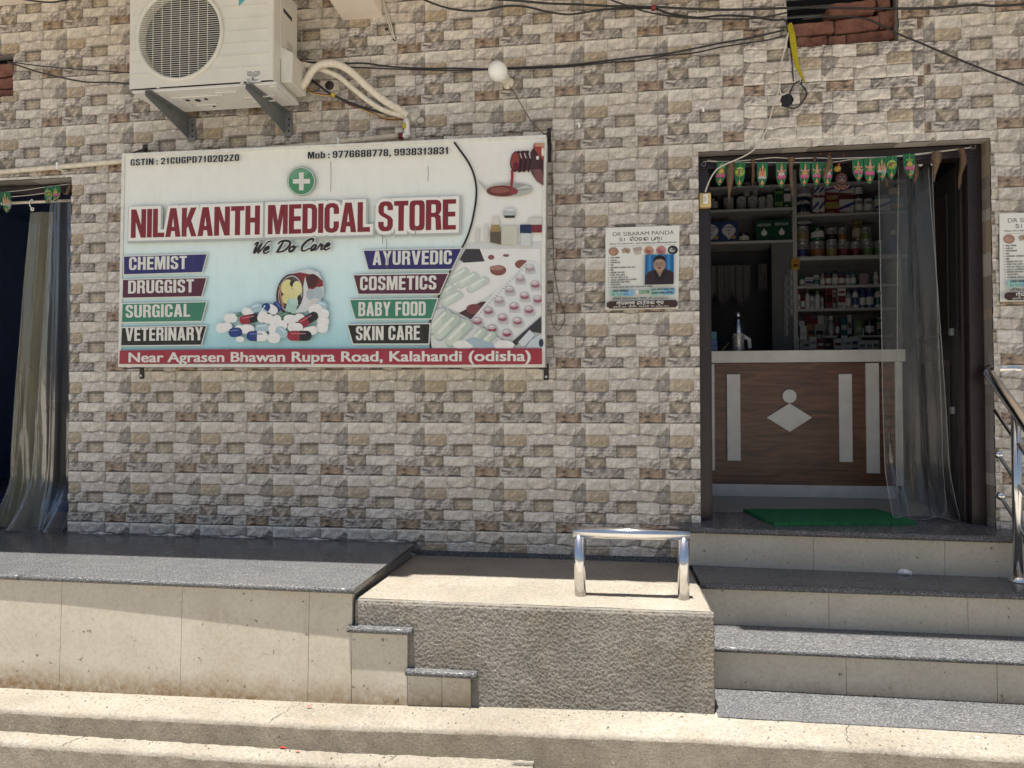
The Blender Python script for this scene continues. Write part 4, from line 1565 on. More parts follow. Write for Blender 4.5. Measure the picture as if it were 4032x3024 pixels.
# red address band
F.pp([v3_(14, 592), v3_(640, 585), v4_(600, 568), v4_(1204, 566), v4_(1206, 656), v4_(600, 660), v3_(640, 665), v3_(10, 670)], (.30, .026, .045))
F.text('Near Agrasen Bhawan Rupra Road, Kalahandi (odisha)', *v3_(64, 659), *v4_(1142, 637), .056, WHITE, .026)
# header lines
block_text(F, 'GSTIN : 21CUGPD7102Q2Z0', v1_(62, 174), v1_(699, 145), .0375, INK, .11, .20)
block_text(F, 'Mob : 9776688778, 9938313831', v1_(1101, 134), v2_(678, 102), .0385, INK, .09, .20)
# green cross disc
cx, cy = v1_(1064, 265)
F.ell(cx, cy, 55, 57, (.10, .20, .17), n=40)
F.ell(cx, cy, 53, 55, (.62, .65, .58), n=40)
F.ell(cx, cy, 50, 52, (.075, .245, .12), n=40)
F.pp([(cx - 36, cy - 34), (cx - 18, cy - 47), (cx + 14, cy - 50), (cx + 34, cy - 36), (cx + 8, cy - 18), (cx - 26, cy - 12), (cx - 46, cy - 6)], (.14, .32, .19))
F.pp([(cx - 9, cy - 34), (cx + 9, cy - 34), (cx + 9, cy - 8.5), (cx + 34, cy - 9), (cx + 34, cy + 9), (cx + 9, cy + 9.5), (cx + 9, cy + 36), (cx - 9, cy + 36), (cx - 9, cy + 9.5), (cx - 33, cy + 10), (cx - 33, cy - 8), (cx - 9, cy - 8.5)], WHITE)
# shop name and motto
block_letters(F, 'NILAKANTH MEDICAL STORE', v1_(66, 598), v2_(719, 530), .165, RED, (.76, .76, .71), .017, (.40, .43, .40))


def script(F, strokes, ox, oy, sx, sy, wid, col, halo):
    ang = math.radians(3.2)

    def mp(p):
        x, y = ox + p[0] * sx + p[1] * sx * .30, oy - p[1] * sy
        return (x, y - (x - ox) * math.tan(ang))
    for (cc, ww) in ((halo, wid * 2.1), (col, wid)):
        for st_ in strokes:
            F.stroke([mp(p) for p in st_], ww, cc, n=6, taper=(lambda t: 1.0) if cc is halo else (lambda t: .72 + .55 * math.sin(math.pi * min(1, t * 1.15))))


_e = lambda x: [(x, .22), (x + .16, .28), (x + .26, .42), (x + .18, .54), (x + .05, .44), (x, .20), (x + .08, .02), (x + .24, .02), (x + .38, .16)]
MOTTO = [[(.0, .78), (.10, .95), (.20, .92), (.16, .5), (.18, .08), (.32, .38), (.46, .85), (.42, .5), (.44, .06), (.62, .4), (.80, .92), (.96, 1.0)], _e(.78),
         [(1.86, .9), (1.78, .5), (1.70, .06), (1.62, .10)], [(1.56, .72), (1.66, .92), (1.98, .98), (2.30, .84), (2.34, .5), (2.14, .14), (1.86, .02), (1.66, .06)],
         [(2.62, .46), (2.50, .40), (2.44, .18), (2.54, .02), (2.70, .10), (2.76, .34), (2.64, .48), (2.60, .40), (2.74, .36), (2.90, .42)],
         [(3.78, .74), (3.82, .92), (3.66, 1.02), (3.40, .82), (3.24, .42), (3.30, .08), (3.52, .02), (3.78, .22)],
         [(4.14, .46), (3.98, .46), (3.88, .20), (3.96, .02), (4.10, .16), (4.16, .46), (4.10, .12), (4.18, .02), (4.30, .14)],
         [(4.28, .1), (4.40, .52), (4.44, .40), (4.56, .40), (4.54, .16), (4.60, .02), (4.72, .12)], _e(4.74)]
script(F, MOTTO, 996, 1003, 60, 45, .0112, BLACK, (.64, .66, .61))
# tipped jar and capsules
v = v3_
F.pp(L1(v, [(1000, 150), (1110, 118), (1170, 140), (1195, 200), (1200, 270), (1160, 330), (1090, 370), (990, 380)]), (.56, .62, .61))
F.pp(L1(v, [(1012, 150), (1060, 140), (1160, 160), (1192, 190), (1195, 220), (1100, 250)]), (.20, .030, .035))
F.ell(*v(1130, 190), 24, 28, (.07, .022, .02), .3)
F.pp(L1(v, [(1090, 165), (1110, 240), (1100, 330), (1080, 350), (1075, 250)]), (.60, .62, .62))
F.ell(*v(1165, 262), 20, 26, (.38, .46, .48))
F.ell(*v(1120, 268), 16, 22, (.36, .42, .44))
F.ell(*v(1140, 320), 26, 12, (.58, .56, .54), -.6)
F.ell(*v(1002, 265), 53, 79, (.045, .022, .022), .16, 30)
F.ell(*v(1005, 262), 47, 71, (.42, .40, .38), .16, 30)
F.ell(*v(1003, 262), 43, 66, (.085, .06, .05), .16, 30)
F.ell(*v(985, 225), 22, 30, (.66, .62, .28), .35)
F.ell(*v(1020, 205), 12, 14, (.03, .03, .028), .2)
F.ell(*v(1045, 232), 18, 28, (.70, .66, .33), -.1)
F.ell(*v(1022, 272), 28, 22, (.66, .62, .30), -.35)
F.ell(*v(982, 292), 18, 20, (.62, .58, .25), .2)
F.ell(*v(1058, 300), 9, 20, (.03, .03, .028), 0)
F.stroke(L1(v, [(945, 215), (948, 270), (965, 340)]), .010, (.42, .2, .15))
F.stroke(L1(v, [(1005, 372), (1022, 300)]), .062, (.36, .55, .48))
F.ell(*v(1025, 306), 16, 12, (.45, .63, .55))


def pill(x, y, l, wd, ang, c1, c2=None):
    dx, dy = math.cos(ang) * l / 2, math.sin(ang) * l / 2
    px_, py_ = -math.sin(ang), math.cos(ang)
    r = wd / 2

    def half(sg, c):
        pts = [(x + px_ * r, y + py_ * r)]
        ex_, ey_ = x + sg * (dx - math.cos(ang) * r), y + sg * (dy - math.sin(ang) * r)
        for k in range(9):
            t = math.pi * k / 8
            pts.append((ex_ + px_ * r * math.cos(t) + sg * math.cos(ang) * r * math.sin(t), ey_ + py_ * r * math.cos(t) + sg * math.sin(ang) * r * math.sin(t)))
        pts.append((x - px_ * r, y - py_ * r))
        F.pp(L1(v, pts), c)
    half(-1, c1)
    half(1, c2 or c1)
    hl = tuple(min(.8, q * 1.3 + .12) for q in c1)
    F.stroke(L1(v, [(x - dx * .7 - px_ * r * .45, y - dy * .7 - py_ * r * .45), (x + dx * .5 - px_ * r * .45, y + dy * .5 - py_ * r * .45)]), .006, hl)


PWH, PB, PR, PK, PG, PLB = (.74, .75, .72), (.020, .045, .19), (.27, .028, .045), (.018, .018, .02), (.06, .17, .10), (.36, .50, .55)
for a in ((1185, 335, 70, 60, .3, PLB), (1195, 380, 70, 60, .2, PWH), (1150, 355, 80, 60, -.3, PWH), (1195, 425, 70, 60, .1, PWH), (1190, 460, 70, 60, 0, PWH), (660, 405, 80, 52, 0, PWH), (708, 385, 36, 24, -.4, PG), (760, 368, 70, 46, .2, PWH), (810, 345, 70, 48, -.3, PLB),
          (930, 338, 60, 44, .9, PB), (900, 355, 70, 50, .6, PWH), (610, 462, 72, 56, 0, PWH), (640, 455, 60, 50, 0, PWH), (858, 355, 80, 46, -1.0, PLB, PB), (970, 390, 66, 34, -.3, PG), (1005, 412, 76, 52, 0, PWH), (1060, 405, 60, 50, .2, PWH), (880, 410, 60, 48, -.8, PWH), (770, 410, 118, 50, -.18, PR, PK),
          (845, 398, 70, 54, -1.2, PWH), (920, 430, 90, 54, -1.1, PWH), (960, 445, 60, 54, .3, PWH), (1108, 415, 130, 52, -.55, PR, PK), (1035, 460, 90, 54, .1, PWH), (1120, 480, 90, 50, -.2, PWH), (760, 470, 80, 54, .1, PWH), (845, 462, 84, 50, -.1, PLB, PLB), (715, 470, 60, 50, .3, PWH),
          (690, 488, 80, 54, -.1, PB, PB), (905, 470, 60, 50, 1.3, PWH), (955, 488, 76, 60, .7, PLB, PLB), (717, 528, 48, 32, 0, PWH), (815, 510, 124, 58, .02, PB, PWH), (912, 520, 76, 60, .1, PWH), (1060, 508, 142, 58, 0, PR, PK)):
    pill(*a)
# rain marks
for (x, y0, y1) in ((1310, 640, 760), (1512, 930, 965), (1528, 945, 985), (1530, 1010, 1060), (1640, 900, 930), (1690, 660, 720)):
    F.stroke([(x, y0), (x + 1.5, (y0 + y1) / 2), (x, y1)], .0035, (.20, .19, .16))
F.mb.build('printed_face', M['flex'], sign)
# brackets with bolts
for (x, y0, y1, ww, nm) in ((560, 1450, 1492, 19, 0), (2151, 1455, 1497, 20, 1), (573, 590, 640, 19, 2), (2163, 526, 640, 15, 3)):
    a, b_ = P(x, y0, -.012), P(x, y1, -.012)
    hw_ = ww / 716 / 2
    mb = MB()
    za, zb = max(a.z, b_.z), min(a.z, b_.z)
    mb.box(a.x - hw_, a.x + hw_, -.018, -.0125, zb, za + .03)
    xx = .02 if nm in (0, 2) else SW - .02
    q = sp(xx, -.006 if nm < 2 else SH + .006, 0)
    zt = q.z
    sg = 1 if nm in (1, 3) else -1
    mb.hexa([(q.x - .014, SY + .02, zt - .005), (q.x + .014, SY + .02, zt - .005), (a.x + hw_, -.018, za - .001), (a.x - hw_, -.018, za - .001),
             (q.x - .014, SY + .02, zt - .001), (q.x + .014, SY + .02, zt - .001), (a.x + hw_, -.018, za + .006), (a.x - hw_, -.018, za + .006)])
    br_ = mb.build('bracket', M['iron'], sign)
    if nm < 2:
        mb = MB()
        mb.lathe([(.0085, 0), (.0085, .006), (.005, .008)], (a.x, -.0182, zb + .020), (0, -1, 0), 6)
        mb.build('bolt', M['steel_dull'], br_)

# ------------------------------------------------------------------ air conditioner outdoor unit
AY = -.39
a0, a1 = P(509.5, 359, AY), P(1075, 331, AY)
AX0, AX1, AZ0 = a0.x, a1.x, 3.336
AZ1, AYB = AZ0 + .575, AY + .29
ac = thing('air_conditioner', 'cream outdoor air conditioner unit on two grey brackets above the shop sign', 'air conditioner', (AX0, AYB, AZ0))
fc = P(709, 146, AY)
FR = (P(882, 130, AY).x - P(535, 135, AY).x) / 2 / 1.03
fc = (P(882, 130, AY) + P(535, 135, AY)) / 2 + Vector((0, 0, -.004))
mb = MB()
n = 48
ring = [(fc.x + FR * .97 * math.cos(2 * math.pi * i / n), fc.z + FR * .97 * math.sin(2 * math.pi * i / n)) for i in range(n)]
outer = [(AX0, AZ0 + .012), (AX1 - .012, AZ0 + .012), (AX1 - .012, AZ1), (AX0, AZ1)]
loops = [[Vector((p[0], p[1], 0)) for p in outer], [Vector((p[0], p[1], 0)) for p in ring]]
fl = [p for l in loops for p in l]
b = len(mb.v)
mb.v += [(p.x, AY, p.y) for p in fl]
for t in tessellate_polygon(loops):
    q = [fl[i] for i in t]
    ar = (q[1] - q[0]).cross(q[2] - q[0]).z
    mb.face([b + i for i in (t if ar > 0 else t[::-1])])
# rounded right corner and the right side
cs = [(AX1 - .012 + .012 * math.sin(x), AY + .012 - .012 * math.cos(x)) for x in np.linspace(0, math.pi / 2, 5)] + [(AX1, AYB)]
for (p, q), s_ in zip(zip(cs[:-1], cs[1:]), [1, 1, 1, 1, 0]):
    mb.quad((p[0], p[1], AZ0 + .012), (q[0], q[1], AZ0 + .012), (q[0], q[1], AZ1), (p[0], p[1], AZ1), smooth=bool(s_))
mb.quad((AX0, AYB, AZ0 + .012), (AX0, AY, AZ0 + .012), (AX0, AY, AZ1), (AX0, AYB, AZ1))
mb.quad((AX0, AY, AZ1), (AX1, AY, AZ1), (AX1, AYB, AZ1), (AX0, AYB, AZ1))
mb.quad((AX1, AYB, AZ0 + .012), (AX0, AYB, AZ0 + .012), (AX0, AYB, AZ1), (AX1, AYB, AZ1))
# pressed ridges across the front
for k in range(9):
    z = P(700, (30 + 124.5 * k) * .3797, AY).z
    z = P(530, (30 + 124.5 * k) * .3797, AY).z - .002
    if z < AZ0 + .08:
        continue
    dz = z - fc.z
    hw_ = math.sqrt(max(0, (FR * 1.02) ** 2 - dz * dz))
    for (xa, xb) in ((AX0 + .014, fc.x - hw_ - .004), (fc.x + hw_ + .004, AX1 - .03)):
        if hw_ == 0:
            if xa > AX0 + .02:
                continue
            xb = AX1 - .03
        if xb - xa > .008:
            mb.box(xa, xb, AY - .004, AY + .002, z - .003, z + .003)
for (x, y) in ((623, 342), (954, 328)):
    p = P(x, y, AY)
    mb.box(p.x - .008, p.x + .008, AY - .003, AY + .004, p.z - .007, p.z + .008)
mb.build('casing', M['acwhite'], ac)
mb = MB()
prof = [(FR * 1.03, 0.0), (FR * 1.035, .006), (FR * 1.0, .012), (FR * .955, .010), (FR * .94, .0), (FR * .94, -.05)]
mb.lathe([(r, h) for r, h in prof], (fc.x, AY, fc.z), (0, -1, 0), 64)
for f_i in range(len(mb.f)):
    pass
mb.f = [f for f in mb.f if len(f) == 4]
mb.c = mb.c[:len(mb.f)]
mb.sm = [True] * len(mb.f)
mb.m = [0] * len(mb.f)
mb.build('fan_ring', M['acwhite'], ac)
mb = MB()
gr = FR * .945
k = -17
z = -gr
while z < gr:
    h = math.sqrt(max(0, gr * gr - z * z))
    if h > .02:
        mb.tube([(fc.x - h, AY - .004, fc.z + z), (fc.x + h, AY - .004, fc.z + z)], .0016, 6, False)
    z += .0119
for k in range(-3, 4):
    x = k * .0535 + .004
    h = math.sqrt(max(0, gr * gr - x * x))
    mb.tube([(fc.x + x, AY - .001, fc.z - h), (fc.x + x, AY - .001, fc.z + h)], .0019, 6, False)
mb.build('fan_grille', M['acwhite'], ac)
mb = MB()
mb.lathe([(FR * .93, 0), (FR * .93, .12)], (fc.x, AY + .18, fc.z), (0, -1, 0), 40)
mb.lathe([(.05, 0), (.045, .05), (.0, .055)], (fc.x, AY + .11, fc.z), (0, -1, 0), 24)
for k in range(3):
    a = k * 2.094 + .5
    c_, s_ = math.cos(a), math.sin(a)
    pts = []
    for (r, w0) in ((.045, .2), (.19, .55)):
        for sg in (-1, 1):
            t = a + sg * w0
            pts.append((fc.x + r * math.cos(t), AY + .10 + sg * .025, fc.z + r * math.sin(t)))
    mb.quad(pts[0], pts[1], pts[3], pts[2])
mb.build('fan', M['acdark'], ac)
# base tray with pressed ribs
mb = MB()
mb.box(AX0 + .006, AX1 + .012, AY + .012, AYB + .006, AZ0 - .004, AZ0 + .0115)
for (x0, x1, y0, y1) in ((.18, .50, .09, .105), (.22, .245, .11, .22), (.27, .40, .20, .215), (.47, .60, .06, .075), (.60, .78, .14, .155), (.80, .84, .03, .2), (.62, .75, .20, .212)):
    mb.box(AX0 + x0, AX0 + x1, AY + y0, AY + y1, AZ0 - .011, AZ0 - .0045)
mb.build('base_tray', M['acbase'], ac, .003)
for (x, y, r) in ((.26, .14, .011), (.37, .14, .011), (.315, .15, .016), (.36, .24, .009)):
    mb = MB()
    mb.lathe([(r, 0), (r, .002)], (AX0 + x, AY + y, AZ0 - .0046), (0, 0, -1), 12)
    mb.build('drain_hole', M['acdark'], ac)
# side panel, vent slits, valve cover
mb = MB()
mb.box(AX1 + .0005, AX1 + .006, AY + .07, AYB - .02, AZ0 + .16, AZ1 - .06)
for k in range(4):
    zz = AZ0 + .255 + k * .013
    mb.mi = 1
    mb.box(AX1 + .0045, AX1 + .0075, AY + .15, AY + .22, zz, zz + .005)
mb.box(AX1 + .004, AX1 + .0075, AY + .10, AY + .21, AZ0 + .435, AZ0 + .46)
mb.mi = 0
mb.build('side_panel', [M['acwhite'], M['acdark']], ac, .0012)
mb = MB()
mb.hexa([(AX1 + .001, AY + .08, AZ0 + .035), (AX1 + .065, AY + .085, AZ0 + .035), (AX1 + .065, AYB - .012, AZ0 + .035), (AX1 + .001, AYB - .008, AZ0 + .035),
         (AX1 + .001, AY + .08, AZ0 + .235), (AX1 + .065, AY + .10, AZ0 + .205), (AX1 + .065, AYB - .012, AZ0 + .205), (AX1 + .001, AYB - .008, AZ0 + .235)])
mb.build('valve_cover', M['acwhite'], ac, .008, 3)
Fl = Flat((AX0, AY - .0002, AZ0), (1, 0, 0), NS)
q = lambda x, y: (500 + x * .3797, y * .3797)
Fl.pp([q(1238, 738), q(1387, 731), q(1388, 858), q(1240, 864)], (.66, .66, .60))
Fl.pp([q(1242, 812), q(1278, 810), q(1279, 846), q(1243, 848)], (.40, .40, .36))
for k, (x0, x1, y) in enumerate(((1245, 1300, 745), (1320, 1380, 742), (1245, 1330, 756), (1340, 1384, 754), (1245, 1290, 768), (1300, 1380, 766), (1245, 1380, 778), (1250, 1360, 788), (1288, 1340, 800), (1290, 1370, 826), (1290, 1350, 836), (1246, 1380, 855))):
    Fl.stroke([q(x0, y), q(x1, y - 1)], .0035, (.16, .16, .15), smooth=False)
Fl.pp([q(1295, 808), q(1315, 807), q(1316, 828), q(1296, 829)], (.12, .12, .11))
Fl.mb.build('sticker', M['print'], ac)
Fl = Flat((AX0, AY - .0002, AZ0), (1, 0, 0), NS)
Fl.pp([q(1158, -60), q(1158, 66), q(1290, -60)], (.09, .36, .40))
Fl.mb.build('logo', M['print'], ac)
# wall brackets under the unit: separate things carrying it
for (xw0, xw1, xt, lab) in ((.525, .577, .520, 'grey steel angle bracket under the fan end of the air conditioner'), (1.138, 1.190, 1.107, 'grey steel angle bracket under the pipe end of the air conditioner')):
    br_ = thing('wall_bracket', lab, 'bracket', (xw0, 0, 3.2), 'brackets carrying the air conditioner')
    mb = MB()
    mb.box(xw0, xw1, -.018, -.0125, 3.185, 3.334)
    mb.build('wall_flange', M['galv'], br_, .001)
    mb = MB()
    xa = xw0 + .004
    mb.hexa([(xt, -.405, 3.302), (xt + .004, -.405, 3.302), (xa + .004, -.0185, 3.205), (xa, -.0185, 3.205),
             (xt, -.405, 3.328), (xt + .004, -.405, 3.328), (xa + .004, -.0185, 3.328), (xa, -.0185, 3.328)])
    mb.hexa([(xt, -.405, 3.3285), (xt + .034, -.405, 3.3285), (xa + .034, -.0185, 3.3285), (xa, -.0185, 3.3285),
             (xt, -.405, 3.3315), (xt + .034, -.405, 3.3315), (xa + .034, -.0185, 3.3315), (xa, -.0185, 3.3315)])
    mb.build('support_arm', M['galv'], br_)
    for zz in (3.215, 3.25, 3.285):
        mb = MB()
        mb.lathe([(.006, 0), (.006, .003)], (xw0 + .034, -.0182, zz), (0, -1, 0), 10)
        mb.build('bolt_hole', M['iron'], br_)

# ------------------------------------------------------------------ pipes, hoses, cables
def path(pts, Y, n=6):
    return smooth_path([P(x, y, Y if not callable(Y) else Y(i, x)) for i, (x, y) in enumerate(pts)], n)


ve = lambda x, y: (1200 + x * .6303, y * .6303)
pp_ = thing('drain_pipe', 'long sloping white plastic pipe running behind the top of the shop sign', 'pipe', P(1600, 540, -.04))
mb = MB()
pts = [P(0, 678, -.035) + Vector((-.5, 0, -.01)), P(0, 678, -.035), P(490, 634, -.035), P(1130, 580, -.035), P(1580, 534, -.035)]
mb.tube(pts, .0155, 12)
mb.build('long_pipe', M['pvc'], pp_)
mb = MB()
c0 = P(1604, 528, -.04)
mb.tube([P(1575, 536, -.035), P(1597, 535, -.037), c0 + Vector((0, 0, -.0))], .0185, 14)
mb.tube([c0 + Vector((0, 0, -.012)), P(1600, 468, -.045)], .0175, 14)
mb.sphere(c0, .019, 14)
mb.build('elbow', M['bulb'], pp_)
for (pa, pb, c, nm) in ((P(1597, 510, -.0425), P(1596, 488, -.0435), (.50, .43, .03), 'yellow_tape'), (P(1572, 537, -.035), P(1590, 535, -.0355), (.16, .012, .02), 'red_tape')):
    mb = MB()
    mb.col = c
    mb.tube([pa, pb], .0195, 14)
    mb.build(nm, M['print'], pp_)
for (x, y) in ((233, 655), (1335, 560)):
    mb = MB()
    p = P(x, y, -.035)
    mb.box(p.x - .006, p.x + .006, -.056, -.005, p.z - .024, p.z + .021)
    mb.build('pipe_clip', M['bulb'], pp_, .004)

mb = MB()
yy = lambda i, x: -.16 + .10 * max(0, (x - 1206) / 400)
mb.tube(path([ve(-40, 560), ve(0, 520), ve(50, 440), ve(110, 403), ve(200, 402), ve(290, 450), ve(400, 550), ve(500, 630), ve(600, 690), ve(645, 722)], yy), .0205, 12)
tag(mb.build('insulated_hose', M['hose']), 'thicker cream wrapped hose arching from the air conditioner to the wall', 'hose', 'hoses of the air conditioner')
mb = MB()
yy = lambda i, x: -.12 + .07 * max(0, (x - 1206) / 400)
mb.tube(path([ve(-30, 400), ve(30, 412), ve(100, 432), ve(210, 478), ve(300, 552), ve(400, 632), ve(500, 692), ve(625, 728)], yy), .015, 12)
tag(mb.build('insulated_hose', M['hose']), 'thinner cream wrapped hose running just below the thicker one', 'hose', 'hoses of the air conditioner')
mb = MB()
pc = P(*ve(668, 722), -.02)


def pl(u, v):
    a = u * 2 * math.pi
    ph = v * math.pi / 2
    r = 1 + .35 * pnoise.noise((math.cos(a) * 1.7, math.sin(a) * 1.7, v * 2.5))
    return (pc.x + .052 * r * math.cos(a) * math.cos(ph), -.006 - .035 * r * math.sin(ph) + .006 * (1 - v), pc.z + .05 * r * math.sin(a) * math.cos(ph))


mb.grid(pl, 28, 10)
tag(mb.build('putty_patch', M['putty'], weld=True), 'lumpy white putty patch where the hoses enter the wall', 'putty')
mb = MB()
p = P(*ve(722, 752), -.02)
mb.tube([p + Vector((-.02, .02, 0)), p + Vector((.012, -.015, -.004))], .016, 10)
tag(mb.build('capped_stub', M['putty']), 'short pale pipe stub beside the putty patch', 'pipe stub')
mb = MB()
p = P(*ve(155, 535), -.008)
mb.lathe([(.027, 0), (.026, .006), (.022, .010), (0, .011)], (p.x, -.008, p.z), (0, -1, 0), 20)
tag(mb.build('rubber_plug', M['iron']), 'round black plug in the wall below the hoses', 'plug')


def cable(name, label, pts, Y, r, mat='cable', group=None, cat='cable'):
    mb = MB()
    mb.tube(path(pts, Y, 5), r * (.82 if r > .0045 else .95), 8)
    return tag(mb.build(name, M[mat]), label, cat, group)


cable('power_cable', 'thick black cable from the air conditioner to the putty patch, with yellow tape', [ve(5, 468), ve(80, 528), ve(160, 585), ve(300, 650), ve(430, 690), ve(560, 722)], lambda i, x: -.10 + .06 * (i / 5), .0085)
mb = MB()
mb.col = (.5, .40, .04)
mb.tube([P(*ve(168, 588), -.086), P(*ve(188, 600), -.084)], .011, 10)
mb.build('yellow_tape', M['print'], bpy.data.objects['power_cable'])
for nm, lab, c, dy in (('red_wire', 'thin red control wire sagging below the hoses', (.16, .02, .02), 0), ('yellow_wire', 'thin yellow control wire sagging below the hoses', (.5, .36, .08), 3)):
    mb = MB()
    mb.col = c
    mb.tube(path([ve(5, 548 + dy), ve(50, 580 + dy), ve(120, 590 + dy * 2), ve(190, 600 + dy), ve(280, 655 - dy * 3), ve(390, 690 + dy * 2), ve(500, 742 - dy * 2), ve(615, 746)], lambda i, x: -.08 + .05 * i / 7, 5), .0035, 6)
    tag(mb.build(nm, M['print']), lab, 'wire')

vg = lambda x, y: (1344 + x * .6076, y * .6076)
v4x = lambda x, y: (2150 + x * .36166, y * .36166)
vr = lambda x, y: (2688 + x * .6076, y * .6076)
GC = 'black cables strung along the wall'
cable('overhead_cable', 'black cable sagging twice along the top of the wall to the brick opening', [(1655, -14), (1672, 0), (1769, 33), (1879, 43), (1994, 24), (2073, 27), (2150, 45), (2222, 56), (2269, 54), (2374, 38), (2475, 34), (2577, 34), (2638, 54), (2747, 69), (2837, 61), (2950, 65), (3046, 79), (3089, 77), (3100, 100)], -.06, .0068, group=GC)
cable('overhead_cable', 'topmost black cable running straight across above the brick opening, with red tape', [(1900, -6), (2043, 3), (2150, 13), (2295, 18), (2403, 24), (2573, 27), (2692, 33), (2873, 38), (3174, 30), (3417, 33), (3622, 33), (3730, 28), (3839, 19), (3920, 23), (4045, 16)], -.075, .0075, group=GC)
mb = MB()
mb.col = (.22, .02, .02)
mb.tube([P(2565, 30, -.072), P(2582, 31, -.072)], .016, 10)
mb.build('red_tape', M['print'], bpy.data.objects['overhead_cable.001'])
cable('overhead_cable', 'thin black cable slanting down from the top edge to the brick opening', [(2380, -14), (2407, 0), (2475, 24), (2548, 47), (2638, 63), (2729, 72), (2837, 75), (2950, 74), (3040, 62), (3101, 49)], -.085, .0055, group=GC)
cable('overhead_cable', 'upper cable of the pair passing behind the bulb', [(1180, 243), (1344, 249), (1435, 249), (1526, 261), (1648, 269), (1800, 269), (1909, 272), (2012, 267), (2195, 260), (2295, 251), (2403, 237), (2512, 224), (2620, 212), (2729, 192), (2837, 170), (2950, 150), (3089, 118)], -.04, .0062, group=GC)
cable('overhead_cable', 'lower cable of the pair passing behind the bulb', [(1206, 250), (1344, 262), (1587, 273), (1800, 277), (2012, 272), (2222, 264), (2403, 246), (2512, 240), (2620, 219), (2729, 209), (2837, 186), (2950, 168), (3020, 158), (3092, 140)], -.045, .0050, group=GC)
cable('overhead_cable', 'black cable slanting down to the right from the brick opening', [(3160, 76), (3240, 66), (3350, 66), (3432, 82), (3527, 129), (3622, 168), (3703, 203), (3839, 260), (4045, 340)], lambda i, x: -.02 - .01 * i, .0060, group=GC)
cable('overhead_cable', 'thin straight cable from the small brick opening to the air conditioner', [(40, 244), (163, 260), (325, 274), (520, 287)], -.04, .0035, group=GC)
cable('overhead_cable', 'thick drooping cable from the small brick opening to the air conditioner', [(30, 243), (65, 255), (146, 282), (244, 306), (342, 323), (434, 324), (520, 331)], -.05, .0058, group=GC)
cable('overhead_cable', 'cable looping under the balcony at the top corner of the wall', [(60, -12), (90, -3), (163, 7), (217, 8), (275, -4)], -.12, .0065, group=GC)
for k, (lab, o) in enumerate((('white cord loop dropping from the beam to a hole, strand nearer the beam', 0), ('white cord loop dropping from the beam to a hole, strand farther from the beam', 1))):
    cable('white_cord', lab, [(1506 + o * 2, -5), (1512 + o * 6, 30), (1530 + o * 8, 90), (1546 + o * 5, 140), (1557, 156)], lambda i, x: -.03 + .006 * i, .0042, 'cord', 'white cords beside the beam', 'cord')
cable('bulb_wire', 'twisted wire running from the bulb down to the sign corner', [(1990, 316), (2012, 345), (2040, 390), (2075, 452), (2110, 500), (2148, 530)], -.03, .0026, 'twist', None, 'wire')
cable('sign_wire', 'twisted wire hanging down beside the sign in a loop', [(2165, 545), (2172, 570), (2174, 640), (2173, 720), (2174, 800), (2178, 950), (2184, 1080), (2204, 1180), (2222, 1235), (2221, 1268), (2200, 1300), (2183, 1290), (2172, 1258), (2168, 1228), (2150, 1222)], -.022, .0022, 'twist', None, 'wire')
for (x, y, lab) in ((2276, 494, 'small white cable clip near the sign corner'), (2763, 432, 'small white cable clip above the shop doorway')):
    mb = MB()
    p = P(x, y, -.012)
    mb.tube(smooth_path([p + Vector((-.008, .006, .014)), p + Vector((.004, -.008, .008)), p + Vector((.008, -.006, -.014))], 5), .0065, 8)
    tag(mb.build('cable_clip', M['bulb']), lab, 'clip', 'cable clips on the wall')

# bulb ----------------------------------------------------------------------------------
bx = thing('bulb', 'white round bulb in a holder sticking out from the wall', 'bulb', P(2000, 330, 0))
tip = P(1949, 268, -.165)
base = P(2003, 330, -.012)
ax = (tip - base).normalized()
L = (tip - base).length
mb = MB()
mb.lathe([(.034, 0), (.034, .008), (.027, .012), (.026, L * .32), (.030, L * .34), (.030, L * .40)], base, ax, 22)
mb.build('holder', M['hose'], bx)
mb = MB()
mb.lathe([(0.0264, L * .40), (0.0352, L * .50), (0.0484, L * .66), (0.0517, L * .74), (0.0517, L * .76), (0.0512, L * .86), (0.0462, L * .97), (0.0363, L * 1.06), (0.0198, L * 1.12), (.0, L * 1.135)], base, ax, 28)
mb.build('dome', M['bulb'], bx)

